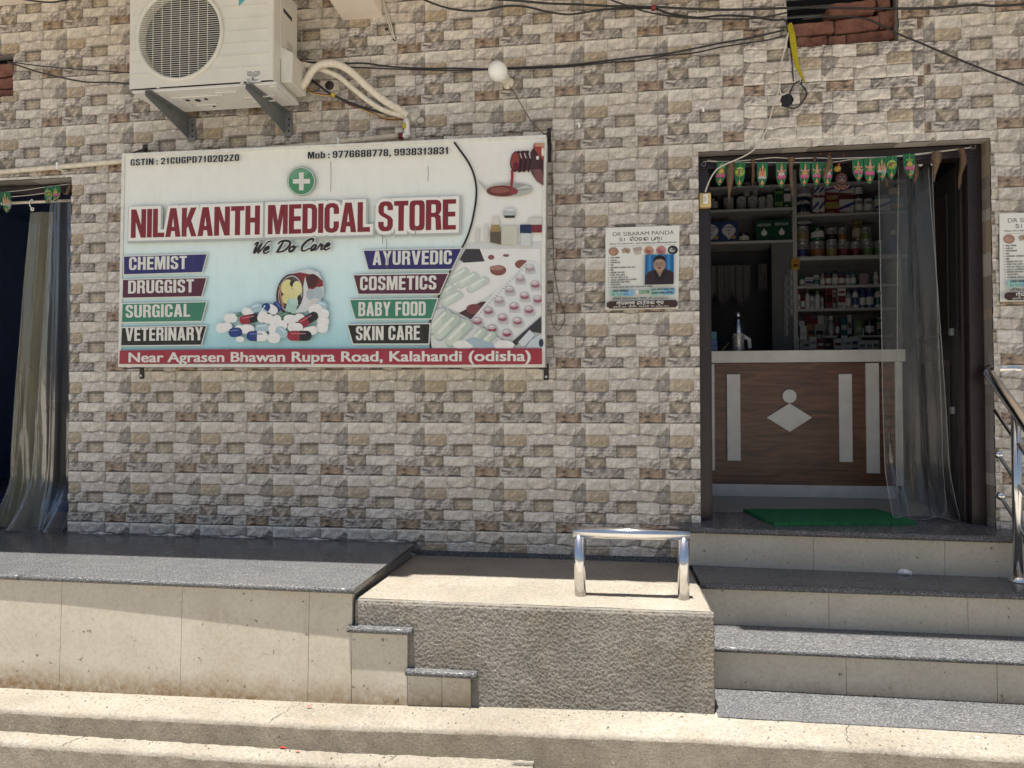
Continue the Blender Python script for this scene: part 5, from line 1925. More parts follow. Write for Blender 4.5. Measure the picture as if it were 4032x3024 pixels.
# bricks in the openings -----------------------------------------------------------------
def brick(x0, y0, x1, y1, Y, label, group, tilt=0.0, dep=.10, seed=0):
    a, b_ = P(x0, y1, Y), P(x1, y0, Y)
    cx_, cz_ = (a.x + b_.x) / 2, (a.z + b_.z) / 2
    hx, hz = (b_.x - a.x) / 2, (b_.z - a.z) / 2
    bm = bmesh.new()
    bmesh.ops.create_cube(bm, size=2)
    bmesh.ops.subdivide_edges(bm, edges=bm.edges[:], cuts=11, use_grid_fill=True)
    for v_ in bm.verts:
        p = v_.co.copy()
        r = .14
        q = Vector((p.x * hx, p.y * dep / 2, p.z * hz))
        ln = max(0, abs(p.x) - .9) + max(0, abs(p.z) - .8)
        q.x *= 1 - .09 * max(0, abs(p.z) - .75)
        q.z *= 1 - .10 * max(0, abs(p.x) - .85) * 3
        nz = pnoise.noise((q.x * 22 + seed * 3.1, q.y * 22, q.z * 22)) * .007 + pnoise.noise((q.x * 70, q.y * 70 + seed, q.z * 70)) * .003
        q += p.normalized() * nz
        c_, s_ = math.cos(tilt), math.sin(tilt)
        v_.co = Vector((cx_ + q.x * c_ - q.z * s_, Y + dep / 2 + q.y, cz_ + q.x * s_ + q.z * c_))
    for f in bm.faces:
        f.smooth = True
    me = bpy.data.meshes.new('brick')
    bm.to_mesh(me)
    bm.free()
    me.color_attributes.new('Col', 'FLOAT_COLOR', 'POINT')
    me.materials.append(M['brick'])
    o = bpy.data.objects.new('brick', me)
    COL.objects.link(o)
    return tag(o, label, 'brick', group)


vb = lambda x, y: (3050 + x * .4622, y * .4622)
GB = 'loose bricks filling the wall opening'
for i, (q, t, lab) in enumerate((((178, 305, 448, 402), .03, 'darkest brown brick, lowest on the yellow ribbon side of the opening'), ((455, 300, 607, 392), .02, 'short half brick between two bricks on the sill of the opening'),
                                 ((612, 258, 1034, 366), .05, 'long cracked buff brick on the sill of the opening'), ((135, 180, 505, 305), .03, 'bright red-orange brick beside the yellow ribbon'),
                                 ((512, 140, 890, 276), .06, 'cracked dull red brick resting on the buff brick'), ((892, 84, 1036, 236), .1, 'broken knobbly red brick end wedged against the side of the opening'),
                                 ((465, 2, 862, 132), .04, 'large brown brick topmost in the opening'), ((878, -60, 975, 62), .1, 'dark red brick in the upper corner of the opening'))):
    x0, y0 = vb(q[0], q[1])
    x1, y1 = vb(q[2], q[3])
    brick(x0, y0, x1, y1, .02 + .012 * (i % 3), lab, GB, t, .11, i)
for i, (q, lab) in enumerate((((-60, 250, 55, 306), 'upper dark red brick in the small opening'), ((-60, 307, 55, 352), 'middle dark red brick in the small opening'), ((-40, 353, 56, 381), 'lowest rounded brick in the small opening'))):
    brick(*q, .03, lab, 'bricks in the small wall opening', .03, .11, 20 + i)
lv = thing('window_louvre', 'grey slatted louvre behind the bricks in the opening', 'louvre', (4.1, .16, 3.6))
mb = MB()
for k in range(9):
    z = 3.66 + k * .05
    mb.hexa([(3.96, .15, z), (4.56, .15, z), (4.56, .19, z + .03), (3.96, .19, z + .03), (3.96, .152, z + .006), (4.56, .152, z + .006), (4.56, .192, z + .036), (3.96, .192, z + .036)])
mb.build('slat', M['galv'], lv)
mb = MB()
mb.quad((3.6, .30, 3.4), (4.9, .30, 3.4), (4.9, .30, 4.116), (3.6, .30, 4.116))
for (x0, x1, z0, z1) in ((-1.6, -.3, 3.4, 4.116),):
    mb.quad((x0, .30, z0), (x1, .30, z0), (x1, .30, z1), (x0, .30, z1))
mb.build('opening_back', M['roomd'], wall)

# ribbon and dangling wires by the opening
mb = MB()
pts = smooth_path([P(3108, 92, -.02), P(3120, 143, -.022), P(3127, 194, -.02), P(3140, 259, -.02), P(3168, 322, -.015)], 6)
wd = [.009, .012, .014, .014, .013, .006]
k = len(pts)
for sg in (-1, 1):
    for i, p in enumerate(pts):
        t = i / (k - 1)
        w_ = .004 + .024 * math.sin(math.pi * min(1, .25 + t * .75)) * (1.0 if t < .95 else .3)
        mb.v.append((p.x + sg * w_ / 2, p.y - .004 * sg - .0015 * math.sin(i * 1.3), p.z + .004 * sg))
for i in range(k - 1):
    mb.face((i, k + i, k + i + 1, i + 1), True, (.42, .36, .02))
tag(mb.build('yellow_ribbon', M['leaf']), 'faded yellow cloth ribbon hanging from the brick opening', 'ribbon')
cable('wire_loop', 'black wire loop dangling at the round hole below the ribbon', [(3149, 318), (3130, 330), (3117, 350), (3104, 388), (3107, 418), (3118, 427), (3142, 420), (3162, 397), (3176, 374), (3170, 350), (3156, 334), (3158, 312)], -.03, .0042, 'cable', None, 'wire')
cable('pale_wire', 'pale wire pair dropping from the brick opening to the round hole', [(3103, 128), (3092, 180), (3078, 245), (3070, 320), (3072, 362), (3085, 372), (3100, 362), (3112, 345)], -.025, .0040, 'cord', None, 'wire')
cable('switch_cord', 'long pale cord curving from the round hole down to the wall switch', [(3103, 135), (3092, 190), (3077, 243), (3068, 346), (3046, 413), (3016, 516), (2974, 583), (2931, 614), (2870, 641), (2840, 655), (2816, 674), (2793, 712), (2777, 756)], lambda i, x: -.022 if i < 8 else -.01, .0040, 'cord', None, 'cord')
cable('ribbon_wire', 'dark wire behind the yellow ribbon', [(3100, 110), (3110, 170), (3118, 240), (3124, 320)], -.014, .0035, 'iron', None, 'wire')

# posters ---------------------------------------------------------------------------------
def ogl():
    A = [(.08, .38), (.06, .75), (.3, 1), (.7, 1), (.94, .75), (.92, .38)]
    return {
        'd': (.8, [[(.9, .95), (.35, 1), (.1, .8), (.3, .58), (.75, .5), (.92, .25), (.6, 0), (.2, .02), (.1, .25)]]),
        '|': (.32, [[(.5, 1), (.55, 0)]]),
        's': (.9, [A + [(.92, 0)], [(.08, .38), (.3, .05), (.55, .25), (.4, .5), (.2, .35)]]),
        'i': (.01, [[(-.75, 1.08), (-.4, 1.36), (-.05, 1.05)]]),
        'b': (.85, [A + [(.7, .05), (.3, .05), (.08, .38)]]),
        'r': (.85, [A + [(.8, .1), (.4, .0), (.2, .2), (.45, .4), (.65, .3)]]),
        'm': (.9, [A + [(.92, 0)], [(.08, .38), (.08, .02), (.42, .02), (.42, .4), (.2, .3)]]),
        'p': (.9, [[(.06, 1), (.06, .2), (.3, 0), (.7, .1), (.92, .4)], [(.92, 1), (.92, -.05)]]),
        'n': (1.0, [[(.06, .1), (.06, .8), (.3, 1), (.5, .75), (.5, .25)], [(.5, .75), (.7, 1), (.94, .8), (.94, .3), (.65, .2)], [(.62, -.12), (.8, -.4), (1.0, -.15)]]),
        'k': (.9, [A + [(.6, .3), (.4, .1), (.15, .2)], [(.3, .6), (.7, .6)]]),
        'l': (.9, [A, [(.08, .38), (.3, .1), (.5, .4), (.7, .1), (.92, .38)]]),
        'e': (.55, [[(.7, .9), (.2, 1), (.1, .6), (.5, .5), (.5, .05), (.15, .1)]]),
        't': (.8, [[(.9, .95), (.3, 1), (.08, .6), (.2, .1), (.7, .0), (.9, .3), (.5, .45)]]),
        'x': (1.0, [A, [(.3, .7), (.7, .2)], [(.7, .7), (.3, .2)], [(.5, -.1), (.7, -.4), (.95, -.15)]]),
        ' ': (.45, [])}


OG = ogl()


def odia(F_, s, a, b_, cap, w_, col):
    a, b_ = Vector(F_.px(*a)), Vector(F_.px(*b_))
    tot = sum(OG.get(c, OG['k'])[0] + .12 for c in s)
    k = (b_ - a).length / tot
    ex = (b_ - a).normalized()
    ey = Vector((-ex.y, ex.x))
    x = 0
    for c in s:
        g_, st_ = OG.get(c, OG['k'])
        wid = max(g_, .6)
        for l in st_:
            F_.stroke([tuple(a + ex * ((x + p[0] * wid) * k) + ey * (p[1] * cap)) for p in l], w_, col, px=False, n=3)
        x += g_ + .12


po = thing('doctor_poster', 'white doctor visit poster with a man in a blue-curtained portrait pasted between sign and doorway', 'poster', P(2382, 1222, -.0195), 'doctor visit posters on the wall')
Fp = Flat(P(2382, 1222, -.0195), (P(2672, 1215, -.0195) - P(2382, 1222, -.0195)), NS)
qv = lambda x, y: (2360 + x * .3886, 870 + y * .3886)
PWc = (.70, .71, .66)
c4 = [Fp.px(*qv(63, 70)), Fp.px(*qv(812, 46)), Fp.px(*qv(800, 888)), Fp.px(*qv(60, 902))]
nb = len(Fp.mb.v)
Fp.mb.v += [tuple(Fp.at(*c, 0.0)) for c in c4] + [tuple(Fp.at(*c, -.0008)) for c in c4]
for f_ in ((3, 2, 1, 0), (4, 5, 6, 7), (0, 1, 5, 4), (1, 2, 6, 5), (2, 3, 7, 6), (3, 0, 4, 7)):
    Fp.mb.face([nb + i for i in f_], False, PWc)
DK = (.045, .05, .05)
Fp.text('DR SIBARAM PANDA', *qv(136, 155), *qv(756, 135), .021, DK, .0)
odia(Fp, 'd|  sibr|m pn|', qv(202, 205), qv(635, 194), .0175, .0032, (.015, .015, .015))
Fp.text('M.B.B.S, M.D ( SKIN & VD ) , ASST PROFESSOR @ KIMS BHUBANESWAR', *qv(104, 242), *qv(783, 222), .0070, DK, .01)
Fp.stroke([qv(112, 262), qv(768, 240)], .0012, (.2, .2, .2), smooth=False)
for (x, y, c1, c2) in ((144, 311, (.33, .20, .14), (.45, .25, .20)), (502, 300, (.45, .27, .18), (.38, .12, .09)), (625, 297, (.46, .20, .19), (.33, .10, .11)), (744, 294, (.02, .02, .022), (.36, .36, .34))):
    Fp.ell(*qv(x, y), 20, 17, c1)
    Fp.ell(*qv(x - 6, y + 2), 12, 9, c2)
    Fp.ell(*qv(x + 8, y - 8), 7, 5, tuple(q_ * .75 + .08 for q_ in c1))
Fp.pp([qv(505 - 30, 305), qv(505, 298), qv(533, 304), qv(505, 316)], (.33, .07, .06))
Fp.pp([qv(222, 290), qv(260, 270), qv(310, 280), qv(313, 320), qv(290, 335), qv(270, 320), qv(240, 330)], (.36, .29, .22))
Fp.pp([qv(255, 285), qv(300, 300), qv(280, 325)], (.22, .15, .10))
Fp.pp([qv(340, 275), qv(425, 262), qv(430, 300), qv(350, 310)], (.36, .30, .25))
Fp.pp([qv(350, 312), qv(425, 305), qv(415, 340), qv(360, 345)], (.50, .44, .37))
for i, (y, x1, s_) in enumerate(((374, 208, 'dx kxk'), (399, 175, 'p|n m'), (424, 212, 'kesdibk'), (449, 142, 'xr'), (475, 362, 'tmdkre dexbm| l|l d|g'), (500, 140, 'brn'), (526, 255, 'mxdre kl| d|g'), (551, 260, 'mxd kl| pdib'), (576, 285, 'ded re kdib| d|g'), (601, 380, 'p|d m p|pxlire xik d|k|rik|'), (625, 310, 'mxdlr mn| xm| enxim|'), (650, 212, 'xbr|sis'), (676, 540, 'm smxs prk|r tmr regr p|in m|b|m|g krnx'))):
    yb = y + 6
    Fp.ell(*qv(95, y), 1.7, 1.7, (.10, .10, .10), n=8)
    odia(Fp, s_.replace(' ', ' '), qv(114, yb), qv(x1, yb - (x1 - 114) * .022), .0062, .0017, (.06, .06, .06))
# portrait
pr = [qv(461, 350), qv(753, 344), qv(750, 645), qv(458, 652)]
Fp.pp(pr, (.025, .15, .36))
for k in range(9):
    x = 470 + k * 32
    Fp.pp([qv(x, 351), qv(x + 13, 351), qv(x + 16, 540), qv(x - 2, 540)], (.045, .24, .50) if k % 2 else (.015, .09, .24))
Fp.pp([qv(459, 651), qv(462, 560), qv(500, 520), qv(560, 495), qv(660, 488), qv(715, 508), qv(749, 530), qv(750, 645)], (.028, .018, .024))
for k in range(6):
    Fp.stroke([qv(478 + k * 14, 545 - k * 6), qv(482 + k * 14, 640)], .0012, (.06, .03, .04), smooth=False)
Fp.pp([qv(570, 505), qv(574, 470), qv(640, 470), qv(646, 500), qv(610, 575)], (.26, .165, .12))
Fp.pp([qv(566, 505), qv(612, 580), qv(650, 498), qv(680, 520), qv(640, 600), qv(585, 605), qv(545, 525)], (.012, .012, .014))
Fp.ell(*qv(606, 442), 24, 31, (.34, .225, .165), 0, 26)
Fp.pp([qv(549, 440), qv(546, 400), qv(560, 370), qv(600, 352), qv(645, 360), qv(668, 390), qv(668, 440), qv(655, 405), qv(620, 392), qv(575, 398), qv(560, 410)], (.010, .009, .009))
for x in (578, 632):
    Fp.ell(*qv(x, 442), 9.6, 7.2, (.02, .02, .02))
    Fp.ell(*qv(x, 442), 8.2, 5.8, (.33, .23, .18))
    Fp.ell(*qv(x, 442), 2.6, 2.0, (.02, .015, .015))
Fp.stroke([qv(598, 440), qv(611, 440)], .0014, (.02, .02, .02), smooth=False)
Fp.pp([qv(600, 445), qv(612, 445), qv(617, 468), qv(595, 468)], (.29, .185, .135))
Fp.pp([qv(585, 478), qv(606, 472), qv(628, 478), qv(626, 482), qv(587, 482)], (.05, .035, .03))
Fp.pp([qv(588, 486), qv(606, 483), qv(626, 486), qv(606, 494)], (.25, .10, .09))
# lower panels
Fp.pp([qv(108, 706), qv(345, 700), qv(345, 765), qv(190, 768), qv(150, 788), qv(150, 770), qv(106, 770)], (.30, .50, .44))
Fp.pp([qv(230, 703), qv(345, 700), qv(345, 765), qv(235, 768)], (.22, .42, .58))
odia(Fp, 'm|sxb sxkrb|r', qv(132, 725), qv(290, 721), .0095, .0022, (.04, .06, .07))
Fp.text('10 01 2025', *qv(176, 758), *qv(296, 754), .0085, (.07, .14, .18), .0)
odia(Fp, 't|', qv(132, 758), qv(160, 757), .0085, .0018, (.07, .14, .18))
Fp.pp([qv(516, 694), qv(763, 688), qv(762, 752), qv(600, 758), qv(548, 780), qv(552, 760), qv(516, 760)], (.30, .50, .44))
Fp.pp([qv(640, 691), qv(763, 688), qv(762, 752), qv(640, 756)], (.20, .42, .58))
odia(Fp, 'smk sk|k 9nx| bx'.replace('9', 'd'), qv(524, 712), qv(752, 704), .0090, .0020, (.04, .06, .07))
odia(Fp, 'snxk| dnx| pbkxm', qv(530, 745), qv(745, 738), .0090, .0020, (.04, .06, .07))
Fp.pp([qv(372, 712), qv(505, 710), qv(500, 742), qv(362, 746)], (.05, .22, .09))
Fp.text('BOOK AN', *qv(404, 727), *qv(470, 725), .0050, (.66, .68, .62), .02)
Fp.text('APPOINTMENT', *qv(402, 740), *qv(496, 737), .0048, (.66, .68, .62), .02)
Fp.ell(*qv(381, 728), 7, 8, (.64, .66, .62))
Fp.stroke([qv(378, 722), qv(376, 706)], .004, (.64, .66, .62), smooth=False)
odia(Fp, 'pxikrn pr|b meg|meg krnx  mo|'.replace('o', 'e'), qv(127, 803), qv(535, 796), .0090, .0020, (.05, .05, .05))
Fp.text('9776688778', *qv(556, 796), *qv(692, 793), .0075, DK, .005)
BRW = (.050, .026, .022)
Fp.pp([qv(74, 834), qv(92, 830), qv(98, 820), qv(774, 806), qv(776, 818), qv(790, 822), qv(789, 866), qv(774, 870), qv(772, 882), qv(98, 896), qv(94, 884), qv(74, 878)], BRW)
odia(Fp, 'nilknx medik|l xr', qv(176, 856), qv(648, 846), .0150, .0033, (.68, .67, .63))
odia(Fp, 'dmb|l| red  xr|red  kl|d|nxi  me|', qv(142, 886), qv(558, 876), .0070, .0016, (.55, .54, .50))
Fp.text('9938313831', *qv(568, 881), *qv(700, 877), .0080, (.55, .54, .50), .005)
Fp.mb.build('printed_sheet', M['paper'], po)
po2 = po.copy()
COL.objects.link(po2)
po2.location = po.location + Vector((2.004, 0, .005))
po2['label'] = 'identical doctor poster on the wall beyond the doorway, above the curved handrail'
for ch in po.children:
    c = ch.copy()
    COL.objects.link(c)
    c.parent = po2

# short stainless rail on the block ------------------------------------------------------------
ra = thing('short_rail', 'short stainless steel tube rail standing on the cement block', 'rail', (3.12, -.772, .76))
RY, RZ = -.772, 1.043
mb = MB()
mb.tube([(2.8735, RY, RZ), (3.380, RY, RZ)], .0258, 24)
mb.build('top_bar', M['steel'], ra)
for x0, x1 in ((2.8985, 2.906), (3.3545, 3.353)):
    mb = MB()
    mb.tube([(x1, RY, btop(RY) - .005), (x0, RY, RZ)], .0250, 24)
    mb.build('leg', M['steel'], ra)

# curved handrail by the doorway ---------------------------------------------------------------
hr = thing('handrail', 'curved stainless handrail with post and ball-ended side bars beside the shop steps', 'handrail', (4.978, -.23, .757))
pb, pt = P(4010, 2285, -.23), P(4003, 1640, -.23)
HX = 4.975
h0, h1 = PX(3888, 1462, HX), PX(4040, 1672, HX)
dr = (h1 - h0).normalized()
mb = MB()
mb.lathe([(.042, 0), (.042, .004), (.036, .012), (.031, .022), (.024, .026)], (pb.x, -.23, .7575), (0, 0, 1), 24)
mb.build('base_flange', M['steel'], hr)
mb = MB()
tpost = h0 + dr * ((-.23 - h0.y) / dr.y)
mb.tube([(pb.x, -.23, .765), (tpost.x, -.23, tpost.z)], .0205, 20)
mb.build('post', M['steel'], hr)
mb = MB()
end = h0 + dr * 2.2
side = Vector((1, 0, 0))
pts = [end, h0 + dr * .10] + smooth_path([h0 + dr * .05, h0 + dr * .012 + side * .004, h0 - dr * .012 + side * .022 + Vector((0, 0, .004)), h0 + side * .06 + Vector((0, -.004, .012))], 4) + [h0 + side * .10 + Vector((0, -.006, .012)), h0 + side * .135 + Vector((0, -.008, .010)), h0 + side * .152 + Vector((0, .012, .002)), h0 + side * .152 + Vector((0, .05, -.004))]
mb.tube(pts, .0270, 20)
mb.build('top_tube', M['steel'], hr)
for (xa, ya, xb, yb_, ball) in ((3917, 1616, 3984, 1722, False), (3932, 1790, 3990, 1890, True), (3940, 1953, 3996, 2058, True)):
    p0, p1 = PX(xa, ya, HX - .0), PX(xb, yb_, HX - .0)
    d_ = (p1 - p0).normalized()
    mb = MB()
    mb.tube([p0, p0 + dr * 1.9], .0085, 12)
    o_ = mb.build('side_bar', M['steel'], hr)
    if ball:
        mb = MB()
        mb.sphere(p0, .021, 18)
        mb.build('ball_end', M['steel'], o_)
mb = MB()
q = h0 + dr * ((-.90 - h0.y) / dr.y)
mb.tube([(q.x, q.y, .37), (q.x, q.y, q.z)], .0205, 20)
mb.build('post', M['steel'], hr)

# ------------------------------------------------------------------ rooms behind the doorways
def shell(name, label, x0, x1, y0, y1, z0, z1, m, fm):
    root = thing(name, label, 'room', ((x0 + x1) / 2, (y0 + y1) / 2, z0))
    mb = MB()
    mb.quad((x0, y1, z0), (x1, y1, z0), (x1, y1, z1), (x0, y1, z1))
    mb.quad((x0, y0, z0), (x0, y1, z0), (x0, y1, z1), (x0, y0, z1))
    mb.quad((x1, y1, z0), (x1, y0, z0), (x1, y0, z1), (x1, y1, z1))
    mb.quad((x0, y0, z1), (x0, y1, z1), (x1, y1, z1), (x1, y0, z1))
    mb.build('interior_wall', m, root)
    mb = MB()
    mb.box(x0, x1, y0, y1, z0 - .03, z0)
    mb.build('interior_floor', fm, root)
    return root


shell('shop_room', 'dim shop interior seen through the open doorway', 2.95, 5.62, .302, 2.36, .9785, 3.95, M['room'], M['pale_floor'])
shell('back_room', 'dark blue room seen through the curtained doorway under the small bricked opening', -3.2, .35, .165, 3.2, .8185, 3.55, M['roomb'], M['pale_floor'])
mb = MB()       # masonry between the tiled face and the rooms
mb.box(2.95, RDOOR[0] - .0005, .105, .30, .98, 3.95)
mb.box(RDOOR[1] + .0005, 5.62, .105, .30, .98, 3.95)
mb.box(RDOOR[0] - .0004, RDOOR[1] + .0004, .105, .30, RDOOR[3] + .0005, 3.39)
mb.box(LDOOR[1] + .0005, .35, .105, .30, .70, 3.39)
mb.box(-3.2, LDOOR[1] + .0004, .105, .30, LDOOR[3] + .0005, 3.39)
mb.box(-3.2, LDOOR[0] - .0005, .105, .30, .70, LDOOR[3])
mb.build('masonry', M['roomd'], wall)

# door frame and leaf of the shop
df = thing('door_frame', 'dark brown wooden door frame of the shop doorway', 'door frame', (4.25, .1, .98))
mb = MB()
a, b_, c, d = RDOOR
mb.box(a + .004, a + .066, .080, .165, c + .0095, d - .068)
mb.box(a + .0665, a + .082, .125, .165, c + .002, d - .068)
mb.build('jamb', M['frame'], df, .003)
mb = MB()
mb.box(b_ - .072, b_ - .004, .080, .165, c + .002, d - .068)
mb.box(b_ - .090, b_ - .0725, .125, .165, c + .002, d - .068)
mb.build('jamb', M['frame'], df, .003)
mb = MB()
mb.box(a + .004, b_ - .004, .080, .165, d - .0675, d - .003)
mb.build('head', M['frame'], df, .003)
dl = thing('door_leaf', 'dark brown door leaf folded open inside the shop behind the plastic curtain', 'door', (4.95, .55, .98))
mb = MB()
mb.hexa([(4.902, .172, .99), (4.940, .172, .99), (5.003, .965, .99), (4.965, .965, .99), (4.902, .172, 2.90), (4.940, .172, 2.90), (5.003, .965, 2.90), (4.965, .965, 2.90)])
mb.build('leaf', M['leafd'], dl, .002)
mb = MB()
for (z0, z1) in ((1.1, 1.85), (2.0, 2.78)):
    mb.hexa([(4.902, .28, z0), (4.913, .28, z0), (4.958, .86, z0), (4.947, .86, z0), (4.902, .28, z1), (4.913, .28, z1), (4.958, .86, z1), (4.947, .86, z1)])
mb.build('panel', M['frame'], dl, .003)
for zz in (1.55, 1.98):
    mb = MB()
    mb.box(4.890, 4.910, .22, .25, zz, zz + .04)
    mb.build('latch', M['galv'], dl, .003)
df2 = thing('door_frame', 'dark frame head of the curtained doorway', 'door frame', (-.9, .12, .82))
mb = MB()
a, b_, c, d = LDOOR
mb.box(a, b_ - .002, .101, .16, d - .055, d - .003)
mb.build('head', M['frame'], df2, .003)

# counter ----------------------------------------------------------------------------------------
ct = thing('shop_counter', 'shop counter with walnut front, pale strips, disc and diamond', 'counter', (4.2, 1.0, .9785))
CY = 1.0
mb = MB()
mb.box(3.40, 4.888, CY, CY + .02, 1.063, 1.873)
mb.build('walnut_panel', M['wood'], ct)
mb = MB()
mb.box(3.40, 4.952, CY - .018, CY + .50, 1.876, 1.957)
mb.build('counter_top', M['lamin'], ct, .004)
mb = MB()
mb.box(3.40, 4.90, CY - .006, CY + .02, .979, 1.0605)
mb.build('plinth', M['lamin'], ct, .002)
mb = MB()
mb.box(4.890, 4.935, CY - .004, CY + .48, 1.063, 1.873)
mb.box(3.40, 4.888, CY + .022, CY + .48, .979, 1.873)
mb.build('carcass', M['lamin'], ct, .001)
for (x0, x1, z0, z1) in ((3.66, 3.739, 1.151, 1.868), (3.82, 3.907, 1.218, 1.799), (4.536, 4.619, 1.217, 1.797), (4.705, 4.787, 1.145, 1.868)):
    mb = MB()
    mb.box(x0, x1, CY - .016, CY - .0005, z0, z1)
    mb.build('pale_strip', M['lamin'], ct, .0015)
mb = MB()
mb.lathe([(.0455, 0), (.0455, .013), (.044, .0145)], (4.2245, CY - .0005, 1.651), (0, -1, 0), 40)
mb.build('disc', M['lamin'], ct)
mb = MB()
dp = [(4.077, 1.508), (4.2235, 1.414), (4.366, 1.509), (4.224, 1.604)]
mb.v += [(x, CY - .0005, z) for x, z in dp] + [(x, CY - .0145, z) for x, z in dp]
for f_ in ((0, 3, 2, 1), (4, 5, 6, 7), (0, 1, 5, 4), (1, 2, 6, 5), (2, 3, 7, 6), (3, 0, 4, 7)):
    mb.face(f_)
mb.build('diamond', M['lamin'], ct)

# door mat, scrap -----------------------------------------------------------------------------------
mz = .984
pts = [PZ(3050, 2066, .975), PZ(3606, 2064, .975), PZ(3448, 2009, .99), PZ(2926, 2009, .99)]
bm = MB()


def mt(u, v):
    a = pts[0].lerp(pts[1], u)
    b_ = pts[3].lerp(pts[2], u)
    p = a.lerp(b_, v)
    e = .006 * pnoise.noise((u * 60, v * 30, 1)) if (u in (0, 1) or v in (0, 1)) else 0
    zz = .966 + (.981 - .966) * min(1, max(0, (p.y + .13) / .30))
    return (p.x + e, p.y + e, zz + .017 + .004 * pnoise.noise((u * 90, v * 45, 0)))


bm.grid(mt, 110, 50, False)
nn = 111


def skirt(ids):
    for i, j in zip(ids[:-1], ids[1:]):
        pa, pb_ = bm.v[i], bm.v[j]
        bm.quad(pb_, pa, (pa[0], pa[1], pa[2] - .0205), (pb_[0], pb_[1], pb_[2] - .0205))


skirt(list(range(0, 111)))
skirt([i * nn for i in range(50, -1, -1)])
skirt([i * nn + 110 for i in range(51)])
tag(bm.build('door_mat', M['mat']), 'green fibre doormat on the black granite sill', 'doormat')
p = PZ(3545, 2250, .757)
mb = MB()


def rk(u, v):
    a, ph = u * 2 * math.pi, v * math.pi
    r = 1 + .5 * pnoise.noise((math.cos(a) * 1.5, math.sin(a) * 1.5, v * 3 + 5))
    return (p.x + .034 * r * math.cos(a) * math.sin(ph), -.155 + .018 * r * math.sin(a) * math.sin(ph), .7575 + .010 + .014 * r * math.cos(ph))


mb.grid(rk, 22, 10, False)
tag(mb.build('paper_scrap', M['rock'], weld=True), 'crumpled white scrap lying on the second granite step', 'scrap')
for i, (x, y, yy_, zz, s_, lab) in enumerate(((1217, 2783, -1.03, .322, .010, 'small red petal on the cement ledge near the crack'), (1115, 2946, -1.222, .2115, .014, 'red petal on the lower narrow ledge'), (1172, 2962, -1.235, .2118, .009, 'smaller red petal on the lower narrow ledge'))):
    pz = PZ(x, y, zz + .002)
    mb = MB()
    mb.col = (.42, .05, .035)

    def pt_(u, v):
        return (pz.x + (u - .5) * s_ * 2 * (1 - .4 * abs(v - .5)), pz.y + (v - .5) * s_ * .9, zz + .0035 + .004 * math.sin(u * 3.1) + .002 * math.sin(v * 5))
    mb.grid(pt_, 6, 4)
    tag(mb.build('petal', M['leaf']), lab, 'petal', 'fallen red petals')

# plastic curtains -------------------------------------------------------------------------------------
def sheet(name, m, X0t, X1t, X0b, X1b, zt, zb, Y0, folds, amp, seed, parent, nu=90, nv=70, sag=0.0, flare=0.0, swing=None):
    mb = MB()

    def f(u, v):
        a = X0t + (X1t - X0t) * u
        b_ = X0b(u) if callable(X0b) else X0b + (X1b - X0b) * u
        s_ = v ** 1.15
        x = a + (b_ - a) * s_
        if swing:
            x += swing(u, v)
        am = amp * (.55 + .6 * v)
        uw = u + .06 * math.sin(u * 9 + seed * 3) + .03 * math.sin(v * 4 + u * 5 + seed)
        y = Y0 + am * math.sin(uw * folds * 2 * math.pi + seed + .7 * math.sin(v * 3 + seed)) + .7 * am * pnoise.noise((uw * 6 + seed, v * .7, seed)) + .3 * am * pnoise.noise((uw * 12 + seed, v * 1.1, seed))
        y += .02 * pnoise.noise((u * 5, v * 4, seed)) * v
        y -= flare * max(0, v - .86) ** 1.3 * (1 + .5 * math.sin(u * 9 + seed))
        z = zt - sag * math.sin(math.pi * u) * (1 - v) + (zb - zt) * v + .010 * v * math.sin(u * 11 + seed)
        return (x, y, z)
    mb.grid(f, nu, nv)
    o = mb.build(name, M[m], parent)
    ed = MB()           # welded hems along both sides and the foot
    for u in (0.0, 1.0):
        ed.tube([f(u, k / 40) for k in range(41)], .0022, 5)
    ed.tube([f(k / 60, 1.0) for k in range(61)], .0018, 5)
    ed.build('hem', M['clear_hem'], o)
    return o


M['clear_hem'] = mat_plastic('plastic_hem', (.85, .85, .85), 0.38)
cr = thing('plastic_curtain', 'clear plastic strip curtain pulled to one side of the shop doorway', 'curtain', (4.62, .2, 2.9))
zt, zb = P(3600, 640, .20).z, .990
xa, xb_ = P(3462, 1000, .20).x, P(3690, 1000, .20).x
sheet('clear_sheet', 'clear', xa + .010, xb_ - .03, lambda u: P(3500, 2000, .18).x + (P(3775, 2000, .18).x - P(3500, 2000, .18).x) * u, None, zt - .02, zb, .215, 1.35, .022, .6, cr, flare=1.0)
sheet('clear_sheet', 'clear', P(3540, 700, .24).x, xb_, lambda u: P(3540, 2000, .24).x + (P(3735, 2000, .24).x - P(3540, 2000, .24).x) * u, None, zt, zb + .01, .25, 1.2, .018, 2.4, cr, flare=.4)
mb = MB()
mb.tube([(RDOOR[0] + .083, .21, zt + .012), (RDOOR[1] - .092, .21, zt + .012)], .007, 10)
mb.build('curtain_rod', M['steel_dull'], cr)
mb = MB()
for x in (P(3620, 650, .21).x, P(3668, 650, .21).x):
    mb.lathe([(.012, 0), (.012, .003), (.006, .004)], (x, .196, zt - .012), (0, -1, 0), 14)
mb.build('eyelet', M['bulb'], cr)
cl = thing('plastic_curtain', 'clear plastic curtain hanging beside the stone pier at the dark doorway', 'curtain', (-.35, .15, 2.9))
zc = P(230, 790, .14).z
sheet('clear_sheet', 'clear_left', P(198, 900, .13).x, P(277, 900, .13).x, lambda u: P(82, 2080, .08).x + (P(276, 2080, .08).x - P(82, 2080, .08).x) * u, None, zc, .828, .125, 1.3, .016, .4, cl, flare=1.7)
